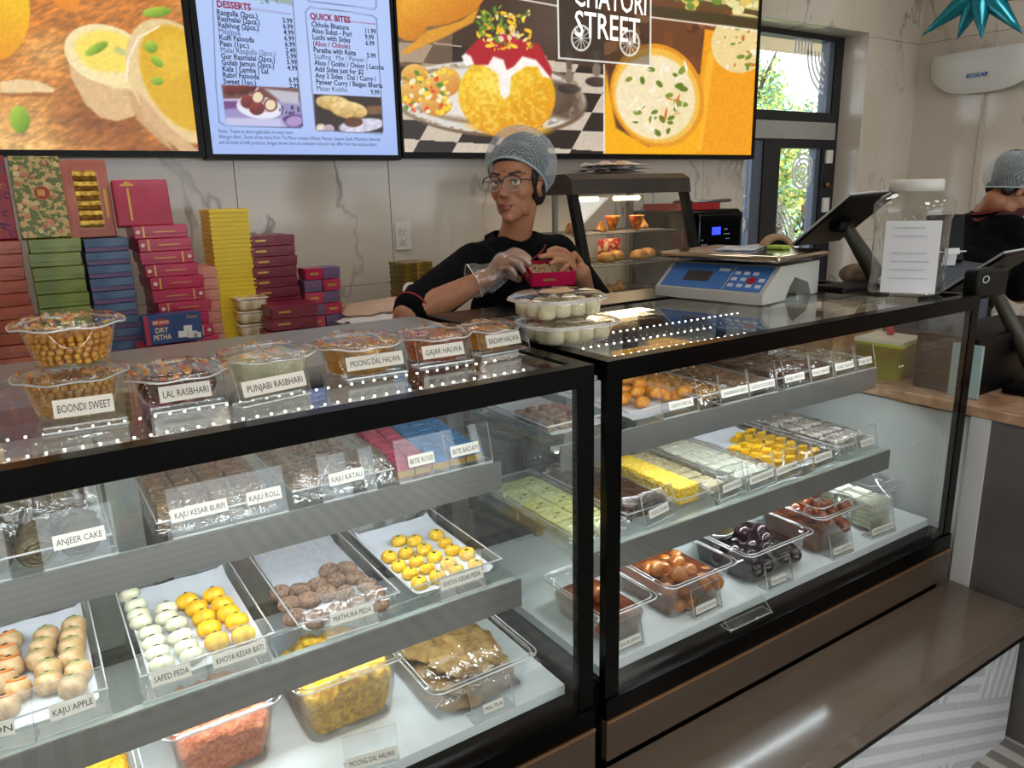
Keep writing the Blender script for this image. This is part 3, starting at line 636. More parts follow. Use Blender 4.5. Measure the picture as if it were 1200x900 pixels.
    # right panel: two glasses of mango drink among almonds
    R0 = Canvas(c.U, c.V, (110, 62, 28)); R0.specks((708, 20, 895, 190), 90, [(150, 88, 44), (126, 68, 30), (176, 116, 66), (88, 46, 20)], 6, 12, 21, .6); R0.put(np.clip((c.U-850)/40, 0, 1)*(c.V > 150), (206, 186, 160), .5)
    R0.poly([(826, 34), (890, 44), (890, 190), (815, 190), (812, 170)], (244, 160, 16), soft=2); R0.poly([(812, 172), (830, 60), (838, 60), (822, 178)], (255, 190, 60), .7, 3)
    R0.ell(868, 50, 34, 36, 30, (240, 214, 150)); R0.specks((840, 30, 893, 80), 26, [(120, 140, 40), (196, 120, 30), (250, 240, 210)], 1.5, 5, 22, .5)
    R0.poly([(710, 82), (722, 150), (760, 172), (826, 130), (812, 190), (705, 190)], (248, 176, 12), soft=3)
    R0.ell(770, 112, 54, 62, -22, (232, 150, 30)); R0.ell(769, 112, 50, 57, -22, (244, 188, 70)); R0.ell(768, 114, 46, 50, -22, (246, 228, 186), soft=3); R0.put(np.clip(1-np.hypot((c.U-790)/26, (c.V-130)/40), 0, 1), (236, 214, 150), .5)
    R0.specks((735, 80, 806, 156), 26, [(104, 122, 34), (134, 148, 50)], 3, 6, 24, .6); R0.specks((735, 76, 806, 156), 26, [(214, 110, 26), (252, 246, 232), (250, 244, 220)], 3, 8, 25, .18)
    R0.poly([(705, 150), (730, 160), (760, 175), (800, 170), (818, 150), (806, 190), (705, 190)], (250, 178, 10), soft=6); R0.ell(770, 112, 54, 62, -22, (250, 206, 110), 0)
    R0.poly([(760, -60), (895, -60), (895, 20), (762, -4)], (96, 74, 30)); R0.poly([(780, -60), (895, -60), (895, 14), (790, -6)], (206, 190, 120)); R0.specks((790, -20, 895, 12), 30, [(238, 226, 160), (110, 140, 46), (232, 200, 90)], 4, 9, 27, .7); R0.poly([(762, 6), (895, 22), (895, 36), (762, 18)], (70, 56, 24), soft=3)
    rp = (c.U > 708) & ((c.V > 12+.13*(c.U-762)) | (c.U > 708)); c.put(((c.U > 708)).astype(float), R0.c)
    c.put(((c.U > 653) & (c.U < 708) & (c.V < 60)).astype(float), (66, 48, 36), .8)
    c.line([(708, 76), (708, 190)], 1.6, (246, 240, 226)); c.line([(762, 20), (895, 37)], 1.6, (246, 240, 226)); c.line([(598, -3), (653, 7)], 1.6, (246, 240, 226))
    c.poly([(653, -60), (763, -60), (763, 77), (655, 68)], (40, 30, 24), .45)
    c.line([(653, -40), (655, 68), (762, 77), (763, -40)], 1.8, (250, 248, 240))
    for cu, cv, r in ((681, 44.5, 11), (738, 50.5, 11)):
        rr = np.hypot(c.U-cu, (c.V-cv)/1.32); c.put(c.sd(np.abs(rr-r)-.8, 1), (250, 248, 240))
        for k in range(6):
            t = PI*k/6; c.line([(cu-r*math.cos(t), cv-r*1.32*math.sin(t)), (cu+r*math.cos(t), cv+r*1.32*math.sin(t))], .8, (250, 248, 240))
    c.grain(2.5, .05, 2)
tv1 = screen('wide wall screen with a picture of sliced yellow sweets and pistachios', -.66, .612, 1.642, 2.37, (-.64, .592, 1.661, 2.35), 300, 190, paint_left)
tv2 = screen('upright wall screen with a pale blue printed menu list', .6155, 1.346, 1.634, 2.88, (.637, 1.334, 1.652, 2.86), 260, 300, paint_menu)
tv3 = screen('widest wall screen with a golden puri, mango drinks and a logo', 1.352, 3.428, 1.642, 2.81, (1.361, 3.408, 1.664, 2.79), 620, 330, paint_right)
# lettering of the menu, laid on the screen
ink = mat('menu_ink', '#1c2140', .6, emit='#1c2140', estr=.8); inkr = mat('menu_red_ink', '#7a1f3c', .6, emit='#7a1f3c', estr=.8); inkw = mat('logo_white', '#f6f2e8', .6, emit='#f6f2e8', estr=.9)
def wall_text(body, u, v, h, mtl, par, align='LEFT', width=None, cond=.9, bold=.0006):
    p = at_y(u, v, YTV+.0045); M = Matrix.Translation(p-par.location) @ Matrix.Rotation(PI/2, 4, 'X'); return letter(body, h, M, mtl, par, width, align, cond, bold)
wall_text('DESSERTS', 254, 8, .029, inkr, tv2, bold=.0012)
L = ['Rasgulla (2pcs.)', 'Rasmalai (2pcs.)', 'Rajbhog (2pcs.)', 'Maalpua', 'Kulfi Falooda', 'Paan (1pc.)', 'Malai Rasgulla (2pcs.)', 'Gur Rasmalai (2pcs.)', 'Golab Jamun (2pcs.)', 'Kala | Lamba | Lal', 'Rabri Falooda', 'Sweet (1pc.)']
PR = ['3.99', '6.99', '4.99', '6.99', '6.99', '2.49', '5.99', '5.99', '4.99', '', '6.99', '2.99']
for i, (a, b) in enumerate(zip(L, PR)):
    wall_text(a, 254+.72*i, 17+7.35*i, .0245, ink, tv2)
    if b: wall_text(b, 331+.75*i, 26.5+6.95*i, .0235, ink, tv2)
wall_text('QUICK BITES', 363.5, 22, .029, inkr, tv2, bold=.0012)
L = [('Chhole Bhature', '11.99'), ('Aloo Subzi - Puri', '9.99'), ('Luchi with Sides', '6.99'), ('(Aloo / Chhole)', ''), ('Paratha with Raita', '5.99'), ('Stuffing : Mix / Paneer /', ''), ('Aloo / Gobhi / Onion | Laccha', ''), ('Add Sides just for $2', ''), ('Any 2 Sides : Dal / Curry /', ''), ('Paneer Curry / Baigan Bharta', ''), ('Matar Kulcha', '9.99')]
for i, (a, b) in enumerate(L):
    wall_text(a, 365+.6*i, 31+7.5*i, .0245, inkr if 'Chhole)' in a else ink, tv2)
    if b: wall_text(b, 427+.75*i, 38.5+7.2*i, .0235, ink, tv2)
for i, a in enumerate(['Note : Taxes as extra applicable on every item.', 'Allergen Alert : Some of the items from The Menu contains Wheat, Peanuts, Sesame Seeds, Pistachios, Almonds', 'and all kinds of milk products. Images shown here are indicative only and may differ from the actual product.']):
    wall_text(a, 256+.4*i, 155.5+6.6*i, .018, ink, tv2, width=[.26, .60, .585][i], bold=0)
wall_text('CHATORI', 672, 6, .135, inkw, tv3, width=.42, bold=.001); wall_text('STREET', 673, 42, .150, inkw, tv3, width=.38, bold=.001)
# ------------------------------------------------------------------ builders for trays, tubs, signs and sweets
card_m = mat('card_cream', '#efe9dc', .6); ink_m = mat('black_ink', '#1d1a18', .7); paper_m = mat('white_paper', '#dfe2e8', .7)
clear_tray = thin('clear_tray', (.96, .97, .975), .07, rough=.02); black_tray = mat('black_tray', '#0d0d0e', .25)
ACR = [clear, clear_edge]
def plate(m, x0, y0, z0, x1, y1, z1, M=None):
    """clear sheet: big faces clear, edges bright"""
    d = (x1-x0, y1-y0, z1-z0); k = d.index(min(d)); n0 = len(m.f); m.box(x0, y0, z0, x1, y1, z1, 1, M)
    big = {2: (0, 1), 1: (2, 3), 0: (4, 5)}[k]
    for i in big: m.mi[n0+i] = 0
def sign(text, BL, BR, h=.082, card=None, ch=.02, cz=.38, tilt=14, flat=False, label=None, blank=False):
    """acrylic price sign: BL, BR are the ends of its front foot line"""
    BL, BR = Vector(BL), Vector(BR); BR.z = BL.z; w = (BR-BL).length; a = math.atan2(BR.y-BL.y, BR.x-BL.x)
    t = thing('sign_holder', label or 'clear acrylic sign holder with a cream card reading '+text, 'sign', BL, a, 'acrylic signs in front of the sweets')
    R = Matrix.Rotation(-math.radians(tilt), 4, 'X'); th = .0028
    m = MB(); plate(m, 0, 0, 0, w, th, h, R); m.build('upright_panel', ACR, t)
    m = MB(); plate(m, 0, th, 0, w, .032, th); m.build('foot', ACR, t)
    if text:
        c0, c1 = card or (.14, .86); cw = (c1-c0)*w; z0 = h*cz-ch/2
        cd_ = MB().box(c0*w, -.0012, z0, c1*w, -.0003, z0+ch, 0, R).build('card', card_m, t)
        M = R @ Matrix.Translation((c0*w+cw*.06, -.0016, z0+ch*.27)) @ Matrix.Rotation(PI/2, 4, 'X')
        if len(text) > 1: letter(text, ch*.62, M, ink_m, cd_, width=cw*.88, bold=0)
    return t
def psign(text, bl, br, z, card_px=None, **k):
    A, B = at_z(*bl, z), at_z(*br, z); a0, a1 = bl[0], br[0]
    if abs(z-Z1) < .01: A.y, B.y = min(A.y, 1.186), min(B.y, 1.186)
    if card_px: k['card'] = (max(.02, (card_px[0]-a0)/(a1-a0)), min(.98, (card_px[1]-a0)/(a1-a0)))
    return sign(text, A, B, **k)
def open_tray(name, label, x0, x1, y0, y1, z, h=.028, paper=True, m=None, flare=.008, group='clear trays in the sweets cases', cat='tray'):
    cx, cy = (x0+x1)/2, (y0+y1)/2; t = thing(name, label, cat, (cx, cy, z), 0, group); w, d = (x1-x0)/2, (y1-y0)/2; wb, db = w-flare, d-flare
    b = MB(); v = [(-wb, -db, .001), (wb, -db, .001), (wb, db, .001), (-wb, db, .001), (-w, -d, h), (w, -d, h), (w, d, h), (-w, d, h)]
    b.add(v, [(0, 1, 2, 3), (0, 1, 5, 4), (1, 2, 6, 5), (2, 3, 7, 6), (3, 0, 4, 7)]); b.build('tray_body', m or clear_tray, t)
    r = MB(); r.tube([(-w, -d, h), (w, -d, h), (w, d, h), (-w, d, h)], .0018, 6, closed=True, sm=False); r.build('rim', clear_edge if m is None else m, t)
    if paper:
        p = MB(); pw, pd = wb-.004, db-.004
        p.grid(lambda u, v: ((2*u-1)*pw, (2*v-1)*pd, .003+.0008*math.sin(u*17+v*5)+(.012*max(0, v-.88)/.12)+(.008*max(0, abs(2*u-1)-.92)/.08)), 18, 22); p.build('paper_liner', paper_m, t)
    return t
def tub(name, label, x0, x1, y0, y1, z, h, taper=.018, lid=False, group='deep clear tubs in the sweets cases'):
    cx, cy = (x0+x1)/2, (y0+y1)/2; t = thing(name, label, 'tub', (cx, cy, z), 0, group); w, d = (x1-x0)/2, (y1-y0)/2
    def loop(ww, dd, zz, r=.022, n=5):
        P = []
        for sx, sy, a0 in ((1, -1, -PI/2), (1, 1, 0), (-1, 1, PI/2), (-1, -1, PI)):
            for i in range(n+1): a = a0+PI/2*i/n; P.append((sx*(ww-r)+r*math.cos(a), sy*(dd-r)+r*math.sin(a), zz))
        return P
    b = MB(); Ls = [loop(w-taper-.006, d-taper-.006, .001), loop(w-taper, d-taper, .006), loop(w-.008, d-.008, h-.012), loop(w-.004, d-.004, h-.010), loop(w-.003, d-.003, h)]
    n = len(Ls[0]); vs = [p for l in Ls for p in l]
    b.add(vs, [tuple(range(n))]+[(j*n+i, j*n+(i+1) % n, (j+1)*n+(i+1) % n, (j+1)*n+i) for j in range(len(Ls)-1) for i in range(n)], 0, True); b.build('tub_body', clear_tray, t)
    b = MB(); L0, L1 = loop(w-.004, d-.004, h), loop(w+.004, d+.004, h-.001); b.add(L0+L1, [(i, (i+1) % n, n+(i+1) % n, n+i) for i in range(n)]); b.tube(loop(w+.004, d+.004, h-.001), .0016, 6, 1, closed=True); b.tube(L0, .0012, 6, 1, closed=True); b.build('rim', [clear_tray, clear_edge], t)
    if lid:
        b = MB(); L0, L1, L2 = loop(w+.005, d+.005, h+.003), loop(w-.012, d-.012, h+.004), loop(w-.018, d-.018, h+.016)
        b.add(L0+L1+L2, [(i, (i+1) % n, n+(i+1) % n, n+i) for i in range(n)]+[(n+i, n+(i+1) % n, 2*n+(i+1) % n, 2*n+i) for i in range(n)]+[tuple(range(2*n, 3*n))]); b.tube(L2, .0015, 6, 1, closed=True); b.build('lid', [clear_tray, clear_edge], t)
    return t
def mound(name, label, cat, x0, x1, y0, y1, z, h, mt, amp=.008, sc=60, nu=44, nv=44, taper=.02, crown=.3, seed=0, group=None):
    """lumpy mass that fills a container"""
    m = MB(); cx, cy = (x0+x1)/2, (y0+y1)/2; w, d = (x1-x0)/2, (y1-y0)/2
    us = np.linspace(-1, 1, nu); vs = np.linspace(-1, 1, nv); U, V = np.meshgrid(us, vs)
    nz = fbm((U*w+seed+3)*sc, (V*d+seed*2+3)*sc, 3)-.5; edge = np.clip((1-np.maximum(abs(U), abs(V)))/.12, 0, 1)**.5
    Z = h*(1-crown*(U**2+V**2)/2)+nz*2*amp; k = 1-taper/max(w, d)*0
    top = [(U[j, i]*w, V[j, i]*d, Z[j, i]*(.9+.1*edge[j, i])) for j in range(nv) for i in range(nu)]
    m.add(top, [(j*nu+i, j*nu+i+1, (j+1)*nu+i+1, (j+1)*nu+i) for j in range(nv-1) for i in range(nu-1)], 0, True)
    bd = [(i, 0) for i in range(nu)]+[(nu-1, j) for j in range(1, nv)]+[(i, nv-1) for i in range(nu-2, -1, -1)]+[(0, j) for j in range(nv-2, 0, -1)]
    T = [top[j*nu+i] for i, j in bd]; nb = len(bd); kx, ky = (w-taper)/w, (d-taper)/d
    M1 = [(x*(1+kx)/2+rng.normal(0, amp*.15), y*(1+ky)/2+rng.normal(0, amp*.15), zz*.5) for x, y, zz in T]; B = [(x*kx, y*ky, 0) for x, y, zz in T]
    m.add(T+M1+B, [(r*nb+i, (r+1)*nb+i, (r+1)*nb+(i+1) % nb, r*nb+(i+1) % nb) for r in (0, 1) for i in range(nb)]+[tuple(range(2*nb, 3*nb))], 0, True)
    def rnd(p):
        u, v = abs(p[0])/w, abs(p[1])/d; mx = max(u, v, 1e-6); q = (u**7+v**7)**(1/7); f = mx/q if q > 0 else 1; f = 1+(f-1)*min(1, mx)**2; return (p[0]*f, p[1]*f, p[2])
    m.v = [rnd(p) for p in m.v]
    o = m.build(name, mt, None, (cx, cy, z)); return tag(o, label, cat, group, 'stuff')
def wrap(label, x0, x1, y0, y1, z, h, side=.02, amp=.004, seed=1, nu=46, nv=46, mt=None):
    """crinkled film stretched over a tray"""
    cx, cy = (x0+x1)/2, (y0+y1)/2; w, d = (x1-x0)/2, (y1-y0)/2
    us = np.linspace(-1, 1, nu); vs = np.linspace(-1, 1, nv); U, V = np.meshgrid(us, vs)
    e = np.clip((1-np.maximum(abs(U), abs(V)))/.14, 0, 1); s = e*e*(3-2*e)
    X = U*w; Y = V*d; a = .6*math.sin(seed*2.1); cr = abs(fbm((X*math.cos(a)+Y*math.sin(a)+seed)*95+9, (Y*math.cos(a)-X*math.sin(a)+seed)*28+9, 3)-.5)*2
    Z = .004+h*s+amp*2*(.5-cr)*(.4+.6*s)+amp*.7*(fbm((X+seed)*22+5, (Y+seed)*22+5, 2)-.5)
    m = MB(); m.add(np.stack([X.ravel(), Y.ravel(), Z.ravel()], 1).tolist(), [(j*nu+i, j*nu+i+1, (j+1)*nu+i+1, (j+1)*nu+i) for j in range(nv-1) for i in range(nu-1)], 0, True)
    return tag(m.build('cling_film', mt or film, None, (cx, cy, z)), label, 'wrapping', 'film over the trays')
def scatter(name, me, pts, label, cat, group, tilt=.12, rz=True, labels=None, R=random.Random(3)):
    out = []
    for i, p in enumerate(pts):
        o = link(name, me, None, p, (R.gauss(0, tilt), R.gauss(0, tilt), R.uniform(0, 6.28) if rz else R.gauss(0, .05))); s = R.uniform(.95, 1.05); o.scale = (s, s, s)
        tag(o, labels[i] if labels else label, cat, group); out.append(o)
    return out
def crop(pts, ox, oy, k): return [(ox+x*k, oy+y*k) for x, y in pts]
yellow_m = mix2('saffron_sweet', '#e8ae10', '#f7d13a', 160, rough=.5, sss=.1, bump=.3); yellow2_m = mix2('deep_saffron', '#f0a808', '#fbd01e', 60, rough=.45, sss=.1, bump=.2)
white_m = mix2('milk_white', '#dfdbb2', '#efecd0', 90, rough=.5, sss=.1, bump=.2); brown_m = mix2('roasted_brown', '#7a5a46', '#a8866c', 190, rough=.75, bump=.6)
nut_m = mat('pistachio', '#3d4a22', .6); darknut = mat('dark_nut', '#3a2416', .6); beige_m = mix2('cashew_beige', '#b9935f', '#d3b184', 70, rough=.5, sss=.1); green_m = mat('green_blush', '#a3a566', .5); orange_m = mat('orange_ring', '#e07d1c', .5)
def disc_sweet(nm, r, h, mt, garnish=True, gm=None, dimple=False):
    m = MB()
    if dimple: pr = [(r*.75, 0), (r*.97, h*.25), (r, h*.5), (r*.92, h*.8), (r*.68, h*1.0), (r*.45, h*.98), (r*.3, h*.72), (1e-4, h*.62)]
    else: pr = [(r*.8, 0), (r*.98, h*.22), (r, h*.5), (r*.93, h*.78), (r*.72, h*.95), (r*.35, h*1.02), (1e-4, h)]
    m.lathe(pr, 18)
    if garnish: m.ball((0, 0, h*1.0), (r*.30, r*.16, h*.12), 8, 6, 1)
    return m.mesh(nm, [mt, gm or nut_m])

# ------------------------------------------------------------------ left case, middle shelf
TZ = Z2+.0045
def lab(prefix, col, n): return [f'{prefix}, {ORD[i]} from the front {col}' for i in range(n)]
open_tray('sweet_tray', 'clear tray lined with white paper holding apple shaped cashew sweets', -.19, .022, 1.165, 1.50, Z2+.001)
open_tray('sweet_tray', 'clear tray lined with white paper holding white and saffron pedas', .068, .272, 1.165, 1.50, Z2+.001)
open_tray('sweet_tray', 'clear tray half empty with brown dimpled pedas towards the front', .312, .500, 1.165, 1.52, Z2+.001)
open_tray('sweet_tray', 'clear tray of yellow pedas at the end of the middle shelf', .522, .722, 1.165, 1.48, Z2+.001)
wrap('loose clear film over the tray of brown dimpled pedas', .310, .502, 1.163, 1.522, Z2+.018, .014, amp=.002, seed=6)
peda_y = disc_sweet('yellow_peda', .0165, .019, yellow_m); peda_b = disc_sweet('brown_peda', .0205, .020, brown_m, False, dimple=True)
def onp(pts, z): return [Vector(at_z(u, v, z)) for u, v in pts]
def drop(ps, z, seed=5):
    """keep sweets apart: push overlapping ones a little"""
    return [Vector((p.x, p.y, z)) for p in ps]
pts = crop([(537, 492), (588, 492), (660, 472), (690, 498), (500, 545), (560, 533), (620, 520), (715, 525), (765, 535), (535, 575), (595, 560), (655, 545), (570, 602), (633, 585), (705, 565), (605, 632), (665, 612), (730, 590), (790, 572)], 280, 460, .35)
scatter('yellow_peda', peda_y, drop(onp(pts, TZ+.012), TZ), 'yellow peda with a nut sliver in the tray at the shelf end', 'sweet', 'yellow pedas in the end tray')
pts = crop([(80, 95), (148, 88), (205, 68), (245, 20), (300, 15), (265, 55), (330, 45), (110, 135), (175, 120), (235, 98), (300, 95), (370, 70), (130, 175), (200, 180), (270, 155), (335, 130), (395, 100), (410, 130)], 300, 660, .35)
scatter('brown_peda', peda_b, drop(onp(pts, TZ+.012), TZ), 'brown dimpled peda dusted with sugar', 'sweet', 'brown dimpled pedas')
def column_of(nm, me, px, z, lz, label_prefix, where, cat, group, dz=0, seed=1):
    ps = [Vector(at_z(u, v, z)) for u, v in px]; ps.sort(key=lambda p: p.y); R = random.Random(seed); out = []
    for i, p in enumerate(ps):
        o = link(nm, me, None, (p.x, p.y, lz), (-.45 if dz else R.gauss(0, .1), R.gauss(0, .1), R.gauss(0, .2))); tag(o, f'{label_prefix}, {ORD[i]} in {where}', cat, group); out.append(o)
    return out
m = MB(); m.lathe([(.012, 0), (.0185, .006), (.0195, .013), (.016, .021), (.008, .0245), (1e-4, .0245)], 18); m.ball((0, 0, .0245), (.0055, .003, .002), 8, 6, 1); wpeda = m.mesh('white_peda', [white_m, darknut])
m = MB(); m.lathe([(.012, 0), (.019, .007), (.0205, .015), (.017, .024), (.008, .029), (1e-4, .0295)], 18); m.ball((0, 0, .0290), (.004, .003, .0025), 8, 6, 1); ypeda = m.mesh('saffron_bati', [yellow2_m, darknut])
k5 = lambda P: crop(P, 0, 660, .28333)
column_of('white_peda', wpeda, k5([(540, 125), (562, 172), (570, 212), (585, 240), (620, 285), (640, 325), (650, 370), (670, 415)]), TZ+.015, TZ, 'white milk peda with a dark seed', 'the outer row from the front', 'sweet', 'white pedas', 1)
column_of('white_peda', wpeda, k5([(685, 185), (690, 222), (730, 250), (750, 300), (770, 345), (795, 380)]), TZ+.015, TZ, 'white milk peda with a dark seed', 'the inner row from the front', 'sweet', 'white pedas', 1)
column_of('saffron_bati', ypeda, k5([(775, 155), (815, 185), (850, 222), (865, 270), (900, 320)]), TZ+.017, TZ, 'bright yellow saffron ball sweet', 'the row next to the white ones', 'sweet', 'saffron balls', 1)
column_of('saffron_bati', ypeda, k5([(885, 130), (920, 170), (950, 205), (980, 240), (1010, 295)]), TZ+.017, TZ, 'bright yellow saffron ball sweet', 'the outermost row from the front', 'sweet', 'saffron balls', 1)
m = MB(); m.lathe([(.011, 0), (.0185, .007), (.0205, .017), (.018, .027), (.010, .0335), (.004, .032), (1e-4, .030)], 18); m.lathe([(.0125, .0322), (.0085, .0347), (.004, .0338)], 16, 1, cap=False); m.ball((0, 0, .0335), (.0045, .003, .003), 8, 6, 2); apple = m.mesh('cashew_apple', [beige_m, green_m, nut_m])
m = MB(); m.lathe([(.011, 0), (.0185, .007), (.0205, .017), (.018, .027), (.010, .0335), (1e-4, .0345)], 18); m.tube([(.0125*math.cos(a), .0125*math.sin(a), .0325) for a in [2*PI*i/20 for i in range(20)]], .0018, 6, 1, closed=True); m.ball((0, 0, .035), (.004, .003, .002), 8, 6, 2); oring = m.mesh('ringed_cashew_sweet', [beige_m, orange_m, darknut])
column_of('cashew_apple', apple, k5([(190, 300), (175, 350), (170, 395), (195, 440), (200, 495)]), TZ+.02, TZ, 'apple shaped cashew sweet with green blush', 'the inner row counted from the front', 'sweet', 'cashew apples', 1)
column_of('cashew_apple', apple, k5([(300, 260), (300, 305), (295, 345), (300, 392), (320, 450), (300, 510)]), TZ+.02, TZ, 'apple shaped cashew sweet with green blush', 'the tray edge row from the front', 'sweet', 'cashew apples', 1)
column_of('ringed_cashew_sweet', oring, k5([(45, 320), (25, 380), (40, 430), (15, 490), (65, 525), (20, 595), (-40, 430), (-45, 510)]), TZ+.02, TZ, 'beige cashew sweet with an orange ring', 'the case end heap from the front', 'sweet', 'orange ringed cashew sweets', 1)
for tx, bl, br, cp in (('KAJU APPLE', (47, 868), (132, 838), (62, 115)), ('LEMON', (-45, 892), (42, 872), (-40, 20)), ('SAFED PEDA', (168, 826), (247, 800), (181, 227)), ('KHOYA KESAR BATI', (249, 801), (319, 777), (253, 315)), ('MATHURA PEDA', (383, 750), (445, 731), (390, 440)), ('KHOYA KESAR PEDA', (518, 706), (570, 688), (517, 568))):
    psign(tx, bl, br, Z2+.001, cp, h=.075, ch=.021, cz=.42)
# ------------------------------------------------------------------ left case, upper shelf
TZ = Z1+.0045
def brick_me(nm, w, d, h, mt, r=.002): return MB().rbox(-w/2, -d/2, 0, w/2, d/2, h, r).mesh(nm, mt)
cash_m = mix2('cashew_brown', '#8a6a48', '#b08d63', 120, rough=.6, bump=.3)
open_tray('sweet_tray', 'film wrapped tray of brown cashew bars beside a gap in the upper shelf', .125, .305, 1.20, 1.54, Z1+.001, paper=False)
bar = brick_me('cashew_bar', .038, .026, .016, cash_m)
i = 0
for lay in range(2):
    for r_ in range(9 if lay == 0 else 8):
        for c_ in range(4):
            if lay == 1 and (r_ > 7 or (r_ < 1)): continue
            o = link('cashew_bar', bar, None, (.152+.042*c_+.002*math.sin(r_*3+lay), 1.228+.032*r_+.003*math.cos(c_*2+r_), TZ+.017*lay), (0, .02*math.sin(r_), .06*math.sin(r_*5+c_*3+lay*2)))
            tag(o, f'flat brown cashew bar, {("lower", "upper")[lay]} layer, {ORD[r_]} row from front, {ORD[c_]} across', 'sweet', 'cashew bars under film'); i += 1
wrap('shiny cling film over the brown cashew bars', .118, .312, 1.195, 1.545, Z1+.002, .042, amp=.005, seed=2)
open_tray('sweet_tray', 'film wrapped tray of thin cashew diamonds in the middle of the upper shelf', .335, .520, 1.20, 1.54, Z1+.001, paper=False)
dia = MB().prism([(-.028, 0), (0, -.016), (.028, 0), (0, .016)], 0, .007).mesh('cashew_diamond', mix2('cashew_grey', '#8f7a66', '#b5a08a', 90, rough=.5))
R = random.Random(4)
for row in range(7):
    for c_ in range(3):
        for k in range(2 if row < 5 else 3):
            o = link('cashew_diamond', dia, None, (.370+.056*c_+R.gauss(0, .003), 1.235+.042*row+.014*k, TZ+.010+.002*k), (-.5, R.gauss(0, .06), R.gauss(0, .12))); tag(o, f'thin pale leaning cashew diamond, {ORD[row]} row from front, {ORD[c_]} across, {ORD[k]} in its stack', 'sweet', 'cashew diamonds under film')
wrap('shiny cling film over the pale cashew diamonds', .328, .528, 1.195, 1.545, Z1+.002, .045, amp=.006, seed=3)
open_tray('sweet_tray', 'film wrapped tray of dark fig rolls at the near end of the upper shelf', -.115, .062, 1.20, 1.50, Z1+.001, paper=False)
fig = mix2('fig_paste', '#3c3220', '#6b5b38', 130, .35, .65, rough=.6, bump=.7); figin = mix2('fig_filling', '#8a7a4e', '#4f4526', 160, rough=.6, bump=.6)
m = MB(); m.lathe([(.018, 0), (.027, .004), (.028, .015), (.026, .026), (.018, .030)], 20, 0, M=Matrix.Rotation(PI/2, 4, 'X'))
for q in range(3): m.tube([(rr*math.cos(a), -.0302, rr*math.sin(a)) for rr, a in [(.007*(q+1), 2*PI*i/16) for i in range(16)]], .0018, 6, 1, closed=True)
roll = m.mesh('fig_roll', [fig, figin])
for i, (x, y, zz) in enumerate([(.022, 1.235, .028), (-.034, 1.235, .028), (-.088, 1.235, .028), (.026, 1.285, .030), (-.030, 1.29, .030), (-.085, 1.29, .030), (.020, 1.35, .032), (-.036, 1.355, .032), (.018, 1.42, .034), (-.040, 1.42, .034), (-.003, 1.315, .066), (-.055, 1.32, .066)]):
    o = link('fig_roll', roll, None, (x, y, Z1+.002+zz), (.25, 0, .1*math.sin(i*2))); tag(o, 'round dark fig roll slice under cling film', 'sweet', 'fig rolls')
wrap('crinkled cling film over the dark fig rolls', -.12, .068, 1.255, 1.51, Z1+.002, .078, amp=.007, seed=4)
pinkb = mix2('rose_wrapper', '#b01d45', '#d8486a', 150, .4, .6, rough=.4); blueb = mix2('blue_wrapper', '#1467a8', '#2f8fd0', 150, .4, .6, rough=.4); goldside = mat('gold_side', '#c79a3e', .4, metal=.3)
def bite(nm, mt): 
    m = MB(); m.rbox(-.0158, -.0185, 0, .0158, .0185, .026, .0015); m.box(-.0161, -.0188, .002, .0161, .0188, .015, 1); return m.mesh(nm, [mt, goldside])
bp, bb = bite('rose_sweet_box', pinkb), bite('blue_sweet_box', blueb)
for c_ in range(5):
    for r_ in range(7):
        x = .548+.0365*c_+.0045*r_; y = 1.225+.0425*r_; rose = c_ < 2
        o = link('rose_sweet_box' if rose else 'blue_sweet_box', bp if rose else bb, None, (x, y, TZ-.002), (0, 0, -.1))
        cn = ('outer', 'inner')[c_] if rose else ('first', 'middle', 'last')[c_-2]
        tag(o, f'small {"rose red" if rose else "bright blue"} wrapped sweet box, {ORD[r_]} from the front in the {cn} row', 'box', 'rose sweet boxes' if rose else 'blue sweet boxes')
for tx, bl, br, cp, kw in (('ANJEER CAKE', (52, 667), (137, 640), (66, 125), {}), ('ROLL', (-62, 690), (14, 678), (-40, -5), {}), ('KAJU KESAR BURFI', (203, 633), (273, 610), (203, 267), {}), ('KAJU ROLL', (273, 614), (333, 594), (290, 328), {}), ('KAJU KATALI', (373, 584), (433, 567), (382, 420), {}), ('BITE ROSE', (466, 566), (521, 551), (478, 507), {}), ('BITE BADAM', (521, 552), (572, 538), (527, 558), {})):
    psign(tx, bl, br, Z1+.001, cp, h=.080, ch=.021, cz=.46)
# ------------------------------------------------------------------ left case, floor
FZ = ZB
tub('sweet_tub', 'deep clear tub of orange red carrot sweet on the case floor', .085, .262, 1.13, 1.33, FZ, .118)
mound('carrot_sweet', 'orange red grated carrot sweet heaped in a deep tub', 'sweet', .097, .250, 1.142, 1.318, FZ+.004, .098, mix2('carrot', '#b5451c', '#e8905a', 150, .35, .65, rough=.45, bump=.8, coat=.2), amp=.012, sc=75, seed=1)
tub('sweet_tub', 'deep clear tub of yellow lentil sweet on the case floor', .288, .482, 1.115, 1.33, FZ, .122)
mound('lentil_sweet', 'golden yellow lentil sweet piled up inside a deep tub', 'sweet', .301, .469, 1.128, 1.318, FZ+.004, .112, mix2('lentil', '#b57508', '#f2c42c', 85, .35, .65, rough=.45, bump=.8, coat=.2), amp=.016, sc=55, seed=2)
tub('sweet_tub', 'wide shallow film wrapped tub of fried pancakes at the floor end', .50, .722, 1.045, 1.36, FZ, .074, .012)
pan_m = mix2('fried_pancake', '#7d5a2c', '#b99556', 45, .3, .7, rough=.45, bump=.6, coat=.2)
